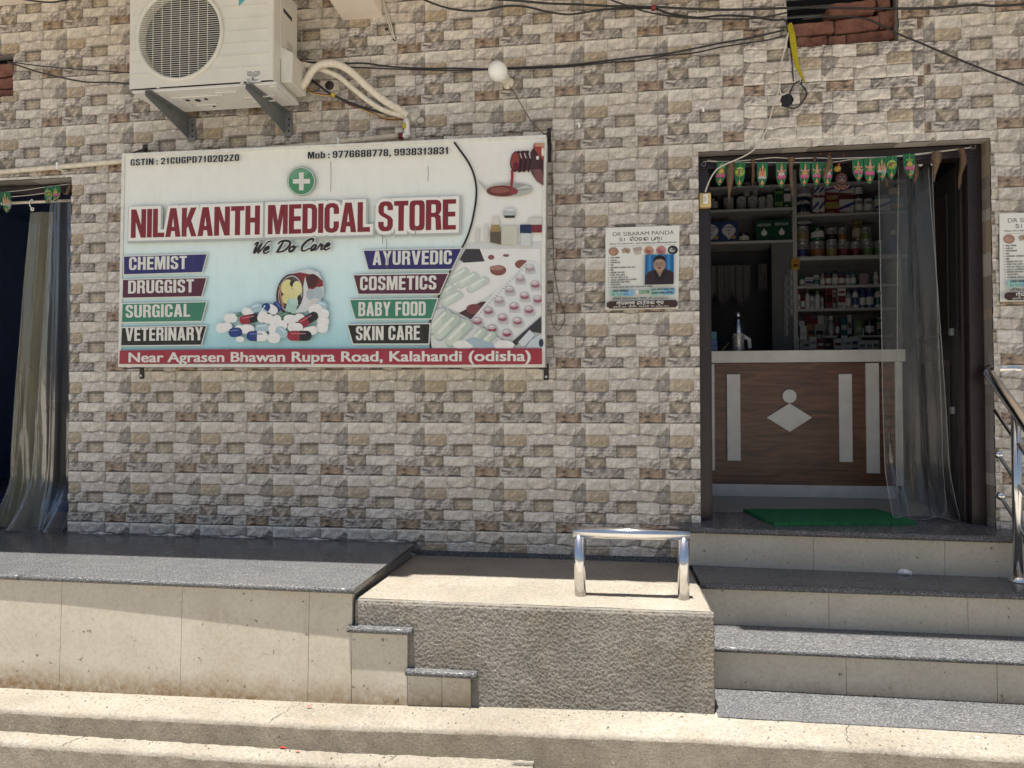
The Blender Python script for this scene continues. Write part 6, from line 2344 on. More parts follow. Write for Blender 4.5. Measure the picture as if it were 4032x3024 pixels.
co = thing('plastic_curtain', 'yellowed olive plastic curtain hooked on the rod at the dark doorway', 'curtain', (-.5, .17, 2.9))
sheet('olive_sheet', 'olive', P(118, 900, .165).x, P(205, 900, .165).x, lambda u: P(-10, 2080, .10).x + (P(150, 2080, .10).x - P(-10, 2080, .10).x) * u, None, P(160, 835, .16).z, .832, .165, .9, .014, 1.9, co, flare=1.2, swing=lambda u, v: -.03 * math.sin(v * 3.1))
mb = MB()
p = P(126, 823, .145)
mb.lathe([(.013, 0), (.013, .004), (.006, .005), (.006, .0)], (p.x, .150, p.z), (0, -1, 0), 16)
mb.build('eyelet', M['bulb'], co)
mb = MB()
hk = [P(126, 823, .14), P(117, 806, .135), P(118, 792, .135), P(126, 786, .14), P(132, 792, .15)]
mb.tube(smooth_path(hk, 5), .0032, 8)
mb.build('hook', M['bulb'], co)
mb = MB()
ry = P(100, 797, .15)
mb.tube([(-1.5, .15, ry.z), (LDOOR[1] - .01, .15, ry.z)], .0095, 12)
tag(mb.build('curtain_rod', M['pvc']), 'pale curtain rod across the top of the dark doorway', 'rod')
# things on the floor of the dark room
mb = MB()
mb.box(-1.6, -.62, .72, 1.5, .82, .90)
tag(mb.build('floor_mattress', plain('blue_fabric', (.02, .06, .16), .9)), 'folded dark blue mat on the floor of the dark room', 'mat')
mb = MB()
mb.box(-2.4, .2, 2.2, 2.7, .82, 1.62)
tag(mb.build('low_cabinet', M['roomd'], None, .01), 'dark low cabinet deep inside the curtained dark room', 'cabinet')

# bunting ------------------------------------------------------------------------------------------------
vA = lambda x, y: (2740 + x * .4728, 560 + y * .4728)
vB = lambda x, y: (3240 + x * .5516, 560 + y * .5516)
vL = lambda x, y: (x * .4304, 690 + y * .4304)
BY = .045
GREEN, GREEN2 = (.020, .125, .040), (.045, .22, .07)
SKIN, GOLD, PINK, ORG = (.46, .25, .15), (.42, .25, .05), (.42, .06, .17), (.50, .13, .03)


def flag(vf, x0, x1, yt, yb, kind, label, lean=0.0, dy=0.0, group='leaf-shaped paper flags strung across the shop doorway'):
    Y = BY - dy
    a, b_ = P(*vf(x0, yt), Y), P(*vf(x1, yt), Y)
    t = P(*vf((x0 + x1) / 2 + lean, yb), Y)
    W_ = (b_ - a).length
    H_ = (a + b_).lerp(a + b_, 0).z / 2 - t.z
    mid = (a + b_) / 2
    mb = MB()
    F_ = Flat(mid, (b_ - a), NS, mb)
    F_.d = 0
    sh = (t - mid).dot(F_.U)

    def q_(u, v_):      # u -1..1, v 0..1 downwards
        return (u * W_ / 2 + sh * v_, -v_ * H_)
    prof = [(1.0, 0), (1.0, .30), (.98, .48), (.88, .64), (.64, .80), (.34, .92), (0, 1.0)]
    out = [q_(w_, v_) for w_, v_ in prof] + [q_(-w_, v_) for w_, v_ in prof[-2::-1]]
    F_.poly(out, GREEN)
    for k in range(6):
        v_ = .08 + k * .13
        for sg in (-1, 1):
            F_.stroke([q_(0, v_ + .06), q_(sg * .8 * (1 - max(0, v_ - .5)), v_ - .04)], W_ * .03, GREEN2, False, smooth=False)
    F_.stroke([q_(0, 0), q_(0, .97)], W_ * .045, (.16, .38, .12), False, smooth=False)

    def el(u, v_, ru, rv, c, n=14):
        F_.poly([q_(u + ru * math.cos(i * 2 * math.pi / n), v_ + rv * math.sin(i * 2 * math.pi / n)) for i in range(n)], c)

    def lamp():
        el(0, .84, .34, .045, ORG)
        el(0, .82, .24, .028, (.52, .28, .10))
        el(0, .755, .10, .045, (.60, .42, .08))
        el(0, .76, .05, .025, (.66, .60, .30))
    if kind in ('pot', 'figure', 'figure2', 'figure3'):
        el(0, .60, .80, .085, PINK)
        el(0, .575, .5, .06, (.50, .12, .25))
        for s_ in (-.6, -.3, .3, .6):
            el(s_, .56, .16, .07, (.46, .09, .2))
    if kind == 'pot':
        el(0, .44, .52, .115, GOLD)
        el(0, .42, .42, .05, (.55, .38, .10))
        el(0, .33, .36, .03, (.50, .32, .07))
        for s_ in (-.45, -.2, .2, .45):
            el(s_, .25, .16, .045, (.10, .30, .06))
        el(0, .19, .15, .05, (.36, .22, .08))
    elif kind in ('word_a', 'word_b'):
        el(0, .38, .95, .20, (.16, .36, .06))
        el(0, .38, .80, .14, (.42, .48, .10))
        vs, fs = text_tris('शुभ' if kind == 'word_a' else 'लाभ', .02)
        mnx, mxx = min(v_[0] for v_ in vs), max(v_[0] for v_ in vs)
        mny, mxy = min(v_[1] for v_ in vs), max(v_[1] for v_ in vs)
        F_.tris([q_(-.78 + 1.56 * (x - mnx) / (mxx - mnx), .50 - .22 * (y - mny) / (mxy - mny)) for x, y in vs], fs, (.16, .03, .015))
    elif kind == 'group':
        for s_, r_ in ((-.45, .26), (.45, .26), (0, .32)):
            el(s_, .46, r_, .12, (.45, .28, .12) if s_ else (.47, .17, .12))
            el(s_, .34, r_ * .5, .05, SKIN)
            el(s_, .28, r_ * .45, .035, GOLD)
        el(0, .20, .18, .08, (.45, .33, .12))
        el(0, .60, .78, .07, (.50, .44, .46))
    else:
        cl_ = {'figure': (.50, .30, .06), 'figure2': (.18, .25, .08), 'figure3': (.60, .58, .54)}[kind]
        el(0, .47, .55, .075, cl_)
        el(0, .37, .30, .11, SKIN)
        for s_ in (-1, 1):
            F_.stroke([q_(s_ * .25, .32), q_(s_ * .6, .38), q_(s_ * .72, .28)], W_ * .09, SKIN, False)
        el(0, .23, .20, .065, SKIN)
        el(0, .155, .17, .045, GOLD)
        el(0, .10, .07, .035, (.52, .36, .10))
        if kind == 'figure3':
            F_.stroke([q_(-.75, .50), q_(.5, .28)], W_ * .10, (.10, .02, .02), False, smooth=False)
        if kind == 'figure':
            el(0, .30, .07, .07, (.50, .29, .19))
    lamp()
    # gentle curl so that the paper is not flat
    bmv = []
    for (x, y, z) in mb.v:
        k = max(0, mid.z - z) / H_
        uu = (x - mid.x) / (W_ / 2)
        bmv.append((x, y - .010 * k * k * (1 if lean >= 0 else -.6) + .006 * uu * uu - .006, z))
    mb.v = bmv
    # back of the paper
    o = thing('paper_flag', label, 'flag', mid, group)
    mb.build('printed_leaf', M['gloss'], o)
    bk = MB()
    n0 = len(out)
    pts3 = [F_.at(*p_, -.0012) for p_ in out]
    bk.v = []
    for p_ in pts3:
        k = max(0, mid.z - p_.z) / H_
        uu = (p_.x - mid.x) / (W_ / 2)
        bk.v.append((p_.x, p_.y - .010 * k * k * (1 if lean >= 0 else -.6) + .006 * uu * uu - .006, p_.z))
    bk.face(list(range(n0)), False, (.30, .36, .26))
    bk.build('paper_back', M['print'], o)
    return o


for (vf, x0, x1, yt, yb, kd, lab, le, dy) in (
        (vA, 178, 268, 162, 365, 'pot', 'green flag with a golden pot above a pink lotus, nearest the wall switch', -28, .0),
        (vA, 325, 412, 168, 380, 'word_a', 'green flag with a dark red word on a yellow glow, second from the wall switch', -8, .0),
        (vA, 512, 600, 169, 380, 'group', 'green flag with three seated figures under a crown, between two rolled brown leaves', -6, .002),
        (vA, 668, 757, 170, 378, 'figure3', 'green flag with a white-robed figure holding a dark instrument, fully uncovered', -2, .0),
        (vA, 868, 955, 168, 372, 'figure', 'green flag with a figure in yellow, before the short leaf stub', -12, .003),
        (vA, 965, 1050, 166, 362, 'figure2', 'green flag with a green-clad figure under the short leaf stub', -2, .0),
        (vA, 1054, 1140, 166, 370, 'figure3', 'green flag half covered by a crumpled brown leaf next to the sun-face ornament', -2, .004),
        (vB, 210, 289, 123, 286, 'figure', 'green flag with a figure in yellow, just past the sun-face ornament', 0, .0),
        (vB, 295, 376, 114, 300, 'figure2', 'green flag with a green-clad figure, longest of those past the ornament', -2, .003),
        (vB, 377, 456, 108, 280, 'group', 'green flag with grouped figures, overlapped by the flag with the dark word', 2, .0),
        (vB, 455, 530, 99, 266, 'word_b', 'green flag with a dark word on yellow at the edge of the clear curtain', -4, .004),
        (vB, 573, 656, 84, 266, 'pot', 'green flag with a golden pot over pink lotus, hanging before the clear curtain', 4, .0)):
    flag(vf, x0, x1, yt, yb, kd, lab, le, dy)
GL_ = 'paper flags across the dark doorway'
for (vf, x0, x1, yt, yb, kd, lab, le, dy) in (
        (vL, 10, 88, 152, 348, 'group', 'green flag with grouped figures hanging alone in the dark doorway', 28, .0),
        (vL, -70, 8, 152, 370, 'figure', 'green flag at the very edge of the picture in the dark doorway', -4, .003),
        (vL, 408, 478, 107, 268, 'word_b', 'green flag with a dark word on yellow in front of the olive curtain', 6, .0),
        (vL, 479, 552, 96, 250, 'pot', 'green flag with golden pot and pink lotus near the stone pier', 4, .003)):
    flag(vf, x0, x1, yt, yb, kd, lab, le, dy, GL_)


def string(lab, pts, r, Y):
    mb = MB()
    mb.tube(path(pts, Y, 4), r, 6)
    return tag(mb.build('bunting_string', M['cord']), lab, 'string')


string('green-grey string carrying the paper flags across the shop doorway', [vA(60, 165), vA(100, 160), vA(270, 166), vA(600, 170), vA(900, 168), vA(1140, 165), vB(210, 122), vB(400, 107), vB(530, 98), vB(660, 84), vB(900, 56), vB(1060, 36)], .0018, BY + .004)
string('brown twisted string carrying the dry leaves across the shop doorway', [vA(95, 150), vA(200, 160), vA(330, 158), vA(480, 145), vA(650, 128), vA(800, 135), vA(1000, 130), vA(1160, 135), vB(250, 110), vB(560, 100), vB(820, 70), vB(1060, 38)], .0025, BY + .010)
string('thin string across the top of the dark doorway', [(-60, 762), (0, 758), (100, 748), (190, 735), (278, 724)], .0020, BY + .006)
string('lower brown string across the dark doorway', [(-60, 782), (40, 775), (120, 768), (180, 760)], .0022, BY + .01)
for nm, (x, y), lab in (('string_hook', vA(62, 185), 'small wire hook holding the bunting by the wall switch'), ('string_hook', vB(1066, 34), 'small wire hook holding the bunting at the far jamb')):
    mb = MB()
    p = P(x, y, .06)
    mb.tube(smooth_path([p + Vector((.0, .02, .012)), p + Vector((-.012, -.01, .004)), p + Vector((-.010, -.014, -.010)), p + Vector((.006, -.012, -.012)), p + Vector((.012, -.012, .008))], 5), .0025, 6)
    tag(mb.build(nm, M['galv']), lab, 'hook')


def dry_leaf(vf, pts, label, seed, Y=BY - .012):
    """pts: (x, y, half width) down the leaf in view pixels"""
    mb = MB()
    pp3 = [(P(*vf(x, y), Y), h * (.4728 if vf is vA else .5516 if vf is vB else .4304) / 716) for x, y, h in pts]
    c = smooth_path([a for a, _ in pp3], 5)
    hs_ = np.interp(np.linspace(0, 1, len(c)), np.linspace(0, 1, len(pp3)), [h for _, h in pp3])
    n = len(c)

    def f(u, v):
        i = min(int(round(v * (n - 1))), n - 1)
        s_ = u * 2 - 1
        h = hs_[i] * (1 + .12 * pnoise.noise((seed, v * 6, s_)))
        curl = 1.2 + .9 * math.sin(seed + v * 3)
        return (c[i].x + h * math.sin(s_ * curl) / max(.7, math.sin(min(curl, 1.5))), c[i].y - .6 * h * math.cos(s_ * curl) + .004 * pnoise.noise((u * 4, v * 9, seed)), c[i].z + .2 * h * s_ * math.sin(seed * 2))
    base_ = (.125, .082, .052) if seed % 2 < 1 else (.10, .062, .038)
    mb.grid(f, 8, n - 1, True, lambda u, v: tuple(q_ * (1.35 if abs(u - .5) < .07 else 1.0) for q_ in base_))
    tag(mb.build('dry_leaf', M['leaf']), label, 'leaf', 'dry brown leaves hung with the bunting')


dry_leaf(vA, [(297, 165, 24), (290, 220, 32), (285, 300, 30), (283, 370, 20), (277, 430, 10), (274, 490, 3)], 'long broad brown leaf between the pot flag and the word flag', .3)
dry_leaf(vA, [(477, 140, 17), (476, 200, 11), (478, 270, 13), (472, 330, 9), (470, 386, 4)], 'narrow rolled brown leaf beside the silver tins', 1.4)
dry_leaf(vA, [(796, 130, 28), (790, 200, 16), (793, 280, 14), (797, 370, 16), (802, 420, 16), (798, 448, 10)], 'long twisted brown leaf in front of the shelf upright', 2.2)
dry_leaf(vA, [(987, 125, 19), (988, 140, 18), (988, 165, 10)], 'short stub of brown leaf folded over the string', 3.1, BY + .002)
dry_leaf(vA, [(1104, 113, 28), (1112, 160, 28), (1098, 210, 20), (1080, 260, 17), (1068, 302, 5)], 'crumpled brown leaf hanging in front of a flag beside the ornament', 4.7, BY - .02)
dry_leaf(vB, [(660, 130, 6), (664, 190, 18), (662, 240, 20), (652, 296, 4)], 'brown leaf tucked behind the pot flag at the clear curtain', 5.2, BY + .016)
dry_leaf(vB, [(450, 245, 4), (452, 280, 12), (462, 320, 5)], 'small brown leaf tip peeping below the overlapping flags', 5.9, BY + .016)
dry_leaf(vB, [(810, 72, 32), (812, 120, 33), (806, 170, 22), (798, 230, 9), (794, 284, 3)], 'broad pale brown leaf hanging in front of the clear curtain top', 6.3)
dry_leaf(vB, [(988, 45, 20), (1002, 100, 22), (1000, 160, 22), (982, 230, 12), (975, 290, 12), (968, 338, 4)], 'long folded brown leaf nearest the far door jamb', 7.4)
dry_leaf(vL, [(640, 90, 12), (625, 140, 22), (605, 180, 22), (560, 130, 6)], 'bunched dry brown leaf at the pier side of the dark doorway', 8.1)

# sun-face ornament with lemon
orn = thing('sun_ornament', 'dark red sun-face ornament hanging from the bunting with a scalloped tail', 'ornament', P(*vA(1210, 305), BY))
oc = P(*vA(1210, 303), BY - .01)
mb = MB()
mb.col = (.035, .012, .012)
mb.lathe([(.026, 0), (.026, .006), (.020, .011), (0, .013)], oc, (0, -1, 0), 24)
mb.build('face_disc', M['gloss'], orn)
mb = MB()
mb.col = (.09, .014, .012)
for k in range(22):
    a = 2 * math.pi * k / 22
    c_, s_ = math.cos(a), math.sin(a)
    p0 = oc + Vector((c_ * .025, -.003, s_ * .025))
    mb.tube([p0, oc + Vector((c_ * .0325, -.003, s_ * .0325))], .003, 6, rs=[.0034, .0006])
mb.lathe([(.0275, .0005), (.0275, .007), (.0235, .009), (.0235, .0075)], oc, (0, -1, 0), 28)
mb.build('ray_rim', M['gloss'], orn)
mb = MB()
mb.col = (.28, .20, .15)
for (dx, dz, rx, rz) in ((-.008, .006, .004, .0022), (.008, .006, .004, .0022), (0, -.003, .0022, .004), (0, -.012, .006, .0018)):
    mb.sphere(oc + Vector((dx, -.0125, dz)), 1, 10, (rx, .0015, rz))
mb.build('face_mark', M['gloss'], orn)
mb = MB()
mb.col = (.13, .045, .03)
tc_ = oc + Vector((.0, 0, -.030))
for k in range(9):
    a = math.pi * (1.1 + .8 * k / 8)
    mb.sphere(tc_ + Vector((math.cos(a) * .036, -.003, math.sin(a) * .022 - .004)), .0062, 8)
for k in range(5):
    a = math.pi * (1.2 + .6 * k / 4)
    mb.sphere(tc_ + Vector((math.cos(a) * .022, -.003, math.sin(a) * .012)), .0055, 8)
mb.tube([oc + Vector((0, 0, .026)), oc + Vector((-.012, .006, .062)), P(*vA(1192, 140), BY + .006)], .0018, 6)
mb.build('beaded_tail', M['gloss'], orn)
mb = MB()
mb.col = (.36, .22, .045)
lp = P(*vA(1178, 222), BY - .004)
mb.sphere(lp, .0185, 16, (1, 1, .92))
mb.sphere(lp + Vector((.004, -.012, .019)), .007, 8, (1, 1, 1), (.42, .06, .02))
tag(mb.build('lemon', M['leaf']), 'small dry yellow lemon tied above the sun-face ornament', 'lemon')
for (x, y, k) in ((1037, 97, 0), (1112, 93, 1), (1230, 107, 2)):
    p = P(*vA(x, y), .078)
    mb = MB()
    mb.sphere(p, .0052, 8, (1, .4, .9), (.42, .09, .02))
    tag(mb.build('orange_petal', M['leaf']), ('orange dot on the door head above the crumpled leaf, lowest of three', 'orange dot on the door head, middle of the three above the ornament', 'orange dot on the door head just past the ornament')[k], 'petal', 'orange petals stuck on the door head')

# switch -------------------------------------------------------------------------------------------------------
sw = thing('wall_switch', 'cream switch box with a white rocker on the door jamb', 'switch', P(2777, 788, .05))
a, b_ = P(2753, 817, .045), P(2800, 758, .045)
mb = MB()
mb.box(a.x, b_.x, .043, .0795, a.z, b_.z)
mb.build('box', M['switch'], sw, .007, 3)
a, b_ = P(2768, 803, .041), P(2786, 764, .041)
mb = MB()
mb.box(a.x, b_.x, .038, .0428, a.z, b_.z)
mb.build('plate', M['bulb'], sw, .0012)
a, b_ = P(2772, 795, .038), P(2781, 772, .038)
mb = MB()
mb.hexa([(a.x, .034, a.z), (b_.x, .034, a.z), (b_.x, .0378, a.z), (a.x, .0378, a.z), (a.x, .0365, b_.z), (b_.x, .0365, b_.z), (b_.x, .0378, b_.z), (a.x, .0378, b_.z)])
mb.build('rocker', M['lamin'], sw, .0008)

# ------------------------------------------------------------------ shelves and goods in the shop
vC = lambda x, y: (3100 + x * .4202, 1000 + y * .4202)
vD = lambda x, y: (2760 + x * .441, 980 + y * .441)
SYF = 2.0
zS = {'a': P(3300, 838, SYF).z, 'l2': P(2950, 948, SYF).z, 'b': P(3300, 1007, SYF).z, 'c': P(3300, 1122, SYF).z, 'd': P(3300, 1213, SYF).z, 'e': P(3300, 1319, SYF).z, 't': P(3300, 716, SYF).z, 'f': 2.0}
su = thing('shelf_unit', 'tall pale shelf unit full of jars and cartons behind the counter', 'shelf', (4.6, 2.15, .98))
XL, XM0, XM1, XR = 3.50, P(3122, 1000, SYF).x, P(3139, 1000, SYF).x, 5.40
mb = MB()
mb.box(XM0, XM1, SYF, SYF + .32, .98, 3.70)
mb.build('upright', M['shelf'], su, .001)
mb = MB()
mb.box(P(3537, 1000, SYF).x, P(3549, 1000, SYF).x, SYF + .001, SYF + .32, .98, zS['b'] - .024)
mb.box(XR - .018, XR, SYF + .001, SYF + .32, .98, 3.70)
mb.build('upright', M['shelf'], su, .001)
for k, x0, x1 in (('a', XL, XM0), ('a', XM1, XR), ('l2', XL, XM0), ('b', XM1, XR), ('c', XM1, 5.33), ('d', XM1, 5.30), ('t', XL, XM0), ('t', XM1, XR)):
    mb = MB()
    th = .030 if k == 'b' else .021
    z = zS[k] + (.012 if (k == 'a' and x1 == XM0) else 0)
    if k == 'a' and x1 == XM0:
        z = P(2950, 821, SYF).z
        zS['al'] = z
    mb.box(x0 + .0005, x1 - .0005, SYF + .002, SYF + .318, z - th, z)
    mb.build('board', M['shelf'], su, .001)
mb = MB()
mb.box(P(3247, 1320, SYF).x, P(3306, 1320, SYF).x, SYF + .06, SYF + .318, zS['e'] - .016, zS['e'])
mb.box(P(3393, 1320, SYF).x, 5.28, SYF + .06, SYF + .318, zS['e'] - .016, zS['e'])
mb.box(XM1 + .0005, XR - .02, SYF + .002, SYF + .318, 1.86, 1.90)
mb.build('board', M['shelf'], su, .001)
mb = MB()
mb.box(XM1, XR, SYF + .3185, SYF + .33, .98, 3.70)
mb.box(XL, XM0, SYF + .3185, SYF + .33, zS['l2'] - .02, 3.70)
mb.build('back_board', M['backb'], su)
mb = MB()
mb.box(XM0 - .16, XM0 - .0005, SYF + .02, SYF + .06, .98, zS['l2'] - .022)
mb.build('side_board', M['backb'], su)

ORD = ['first', 'second', 'third', 'fourth', 'fifth', 'sixth', 'seventh', 'eighth', 'ninth', 'tenth', 'eleventh', 'twelfth', 'thirteenth', 'fourteenth', 'fifteenth', 'sixteenth']
SILV, WHT, NAVY, BLU, CRIM, DGR, LGR, LILAC, TEAL, AMB, BRN, BLK, ORNG, CREAM, PNK, GRY, AQUA, YEL = (0.30, 0.31, 0.315), (0.47, 0.475, 0.48), (0.013, 0.016, 0.047), (0.027, 0.052, 0.163), (0.140, 0.024, 0.031), (0.013, 0.056, 0.034), (0.116, 0.203, 0.077), (0.223, 0.194, 0.252), (0.026, 0.099, 0.099), (0.148, 0.104, 0.051), (0.034, 0.017, 0.014), (0.012, 0.012, 0.013), (0.220, 0.099, 0.041), (0.300, 0.271, 0.217), (0.247, 0.160, 0.189), (0.26, 0.26, 0.275), (0.141, 0.219, 0.248), (0.259, 0.225, 0.075)
names = {SILV: 'silver', WHT: 'white', NAVY: 'navy', BLU: 'blue', CRIM: 'crimson', DGR: 'dark green', LGR: 'light green', LILAC: 'lilac', TEAL: 'teal', AMB: 'amber', BRN: 'brown', BLK: 'black', ORNG: 'orange', CREAM: 'cream', PNK: 'pink', GRY: 'grey', AQUA: 'aqua', YEL: 'yellow'}


def goods(kind, vf, x0, y0, x1, y1, zbase, body, lid, band, label, group, Y=2.05, text=None, dep=None, tcol=WHT):
    Yc = Y
    a, b_ = P(*vf(x0, y1), Y), P(*vf(x1, y0), Y)
    w_ = b_.x - a.x
    xc = (a.x + b_.x) / 2
    z0 = zbase if zbase is not None else a.z
    z1 = b_.z
    h = z1 - z0
    nm = {'box': 'carton', 'can': 'tin', 'jar': 'jar', 'bottle': 'bottle', 'tube': 'bottle'}[kind]
    o = thing(nm, label, nm, (xc, Y, z0), group)
    mb = MB()
    if kind == 'box':
        d_ = dep or max(.045, w_ * .45)
        mb.col = body
        mb.box(a.x, b_.x, Y, Y + d_, z0 + .0005, z1)
        mb.build('box_body', M['gloss'], o, .0012)
        F_ = Flat((a.x, Y - .0003, z0), (1, 0, 0), NS)
        R_ = lambda u0, u1, v0, v1, c: F_.poly([(u0 * w_, v0 * h), (u1 * w_, v0 * h), (u1 * w_, v1 * h), (u0 * w_, v1 * h)], c)
        if band == 'heart':
            F_.poly([(.5 * w_ + math.cos(t) * .36 * w_ * (1 + .12 * math.cos(2 * t)), .58 * h + math.sin(t) * .30 * h) for t in np.linspace(0, 2 * math.pi, 24)[:-1]], (.48, .50, .54))
            F_.poly([(.18 * w_, .5 * h), (.82 * w_, .5 * h), (.5 * w_, .14 * h)], (.48, .50, .54))
            R_(.62, .88, .18, .34, (.32, .24, .08))
        elif band == 'drop':
            F_.poly([(.5 * w_ + math.cos(t) * .17 * w_, .40 * h + math.sin(t) * .13 * h) for t in np.linspace(0, 2 * math.pi, 20)[:-1]], (.50, .52, .50))
            F_.poly([(.38 * w_, .46 * h), (.62 * w_, .46 * h), (.5 * w_, .62 * h)], (.50, .52, .50))
        elif band == 'slash':
            F_.poly([(0, .25 * h), (w_, .62 * h), (w_, .82 * h), (0, .45 * h)], (.03, .05, .20))
            F_.poly([(0, 0), (w_, 0), (w_, .10 * h), (.0, .2 * h)], CRIM)
        elif isinstance(band, tuple):
            R_(.04, .96, .30, .62, band)
            R_(.12, .88, .74, .84, tuple(q * .8 for q in band))
            R_(.12, .6, .10, .16, tuple(min(.7, q * .6 + .08) for q in band))
        if text:
            for (s_, u0, u1, v0, cap) in text:
                F_.text(s_, u0 * w_, v0 * h, u1 * w_, v0 * h, cap * h, tcol if body not in (WHT, CREAM) else CRIM, .01, px=False)
        if F_.mb.f:
            F_.mb.build('print', M['gloss'], o)
    else:
        r = w_ / 2
        c = (xc, Y + r, z0 + .0005)
        bd = band if isinstance(band, tuple) else body
        if kind == 'can':
            mb.lathe([(r * .96, 0), (r, .006), (r, h * .12), (r, h * .13), (r, h * .52), (r, h * .53), (r, h * .90), (r * 1.02, h * .93), (r * 1.02, h)], c, seg=26,
                     cols=[SILV, SILV, SILV, bd, bd, body, body, SILV, SILV])
        elif kind == 'jar':
            mb.lathe([(r * .9, 0), (r, .01), (r, h * .2), (r, h * .21), (r, h * .6), (r, h * .61), (r * .96, h * .78), (r * .8, h * .84)], c, seg=26, cols=[body, body, body, bd, bd, body, body, body])
        else:
            mb.lathe([(r * .9, 0), (r, .008), (r, h * .16), (r, h * .17), (r, h * .52), (r, h * .53), (r * .92, h * .68), (r * .55, h * .80), (r * .45, h * .82)], c, seg=22, cols=[body, body, body, bd, bd, body, body, body])
        mb.build('body', M['steelprint'] if kind == 'can' else M['gloss'], o)
        if kind != 'can' and lid:
            lb = MB()
            lb.col = lid
            if kind == 'jar':
                lb.lathe([(r * .88, h * .842), (r * .9, h * .86), (r * .9, h * .985), (r * .84, h)], c, seg=26)
            else:
                lb.lathe([(r * .58, h * .822), (r * .60, h * .84), (r * .55, h * .97), (r * .45, h)], c, seg=20)
            lb.build('lid', M['print'], o)
        if text or kind == 'can' or kind == 'jar':
            F_ = Flat((xc, Y, z0), (1, 0, 0), NS)
            wv = []
            if kind in ('can', 'jar'):
                F_.stroke([(-.55 * r, h * .62), (-.2 * r, h * .80), (-.05 * r, h * .64), (.5 * r, h * .64)], .05 * h, tuple(q * .25 for q in body) if body not in (NAVY, DGR, BLK) else (.45, .45, .42), px=False)
                F_.poly([(-.4 * r, h * .25), (.1 * r, h * .25), (.1 * r, h * .42), (-.4 * r, h * .42)], tuple(min(.7, q * .5 + .2) for q in bd))
            if text:
                for (s_, u0, u1, v0, cap) in text:
                    F_.text(s_, u0 * r, v0 * h, u1 * r, v0 * h, cap * h, tcol, .01, px=False)
            for i, (x, y, z) in enumerate(F_.mb.v):      # wrap the label round the body
                th_ = (x - xc) / r
                lay = Y - y
                F_.mb.v[i] = (xc + (r * 1.004 + lay) * math.sin(th_), Y + r - (r * 1.004 + lay) * math.cos(th_), z)
            F_.mb.build('label_print', M['gloss'], o)
    return o


M['steelprint'] = printed('printed_tin', .28, .6)
M['steelprint'].node_tree.nodes['Principled BSDF'].inputs['Metallic'].default_value = .35
G1, G2, G3, G4, G5, G6 = 'goods on the top shelf of the narrow bay', 'goods on the lower shelf of the narrow bay', 'cartons and jars on the top shelf of the wide bay', 'tins on the second shelf of the wide bay', 'toiletries on the third and fourth shelves', 'medicine cartons just above the counter'
za = zS['al']
goods('jar', vA, 118, 445, 190, 560, za, BLK, BLK, GRY, 'dark jar beside the wall switch on the top shelf', G1)
for i, (x0, y0, x1) in enumerate(((237, 452, 322), (346, 447, 424), (438, 441, 521))):
    goods('can', vA, x0, y0, x1, 556, za, WHT, None, SILV, ['shiny silver tin behind the long broad leaf', 'shiny silver tin in the middle of the lower row of three', 'shiny silver tin next to the grey jars'][i], G1)
zt_ = P(*vA(430, 443), 2.06).z
goods('can', vA, 392, 325, 462, 440, zt_, WHT, None, GRY, 'silver tin stacked on top of the middle tin', G1, 2.07)
zt_ = P(*vA(480, 438), 2.06).z
goods('can', vA, 466, 326, 527, 437, zt_, WHT, None, GRY, 'silver tin stacked above the tin beside the grey jars', G1, 2.07)
goods('jar', vA, 525, 428, 586, 547, za, WHT, NAVY, GRY, 'grey jar with a dark lid beside the silver tins', G1)
goods('jar', vA, 591, 433, 650, 545, za, WHT, WHT, GRY, 'grey jar with a pale lid beside the green cartons', G1)
goods('box', vA, 658, 352, 725, 540, za, LGR, None, DGR, 'light green tall carton on the top shelf', G1, text=[('Ayurvedic', .1, .9, .86, .05)])
goods('box', vA, 731, 350, 795, 537, za, DGR, None, WHT, 'dark green tall carton with a white circle behind the twisted leaf', G1)
z2 = zS['l2']
goods('box', vA, 60, 662, 201, 826, z2, BLU, None, 'heart', 'blue carton with a pale heart panel numbered 3, partly behind the jamb', G2, text=[('LACTOGEN', .18, .82, .68, .11), ('PRO', .36, .64, .54, .08), ('3', .46, .54, .36, .13)], tcol=NAVY)
goods('box', vA, 204, 658, 345, 824, z2, BLU, None, 'heart', 'blue carton with a pale heart panel numbered 4', G2, text=[('LACTOGEN', .18, .82, .68, .11), ('PRO', .36, .64, .54, .08), ('4', .46, .54, .36, .13)], tcol=NAVY)
goods('jar', vA, 360, 745, 454, 822, z2, NAVY, NAVY, WHT, 'small squat navy and white tub between blue and green cartons', G2)
goods('box', vA, 497, 648, 640, 814, z2, DGR, None, 'drop', 'green carton with a white drop numbered 2', G2, text=[('NESTOGEN', .12, .88, .72, .12), ('2', .46, .54, .34, .13)])
goods('box', vA, 643, 638, 786, 808, z2, DGR, None, 'drop', 'green carton with a white drop numbered 1', G2, text=[('NESTOGEN', .12, .88, .72, .12), ('1', .47, .53, .34, .13)])
z3 = zS['a']
goods('jar', vA, 842, 450, 966, 590, z3, WHT, NAVY, NAVY, 'big white jar with a navy lid by the shelf upright', G3)
goods('jar', vA, 848, 335, 972, 446, P(*vA(900, 450), 2.06).z, WHT, NAVY, LILAC, 'big white jar stacked on top of another by the shelf upright', G3)
for i, (x0, x1, y0, y1, zb_, lb) in enumerate(((975, 1024, 460, 588, z3, 'narrow white and blue carton, lower row, by the big jar'), (1026, 1071, 460, 588, z3, 'narrow white and blue carton, lower row, by the red carton'), (985, 1028, 336, 456, None, 'narrow white carton, upper row, by the big jar'), (1030, 1070, 336, 456, None, 'narrow white carton, upper row, by the red carton'))):
    goods('box', vA, x0, y0, x1, y1, zb_ if zb_ else P(*vA(1000, 460), 2.05).z, WHT, None, 'slash', lb, G3, dep=.14)
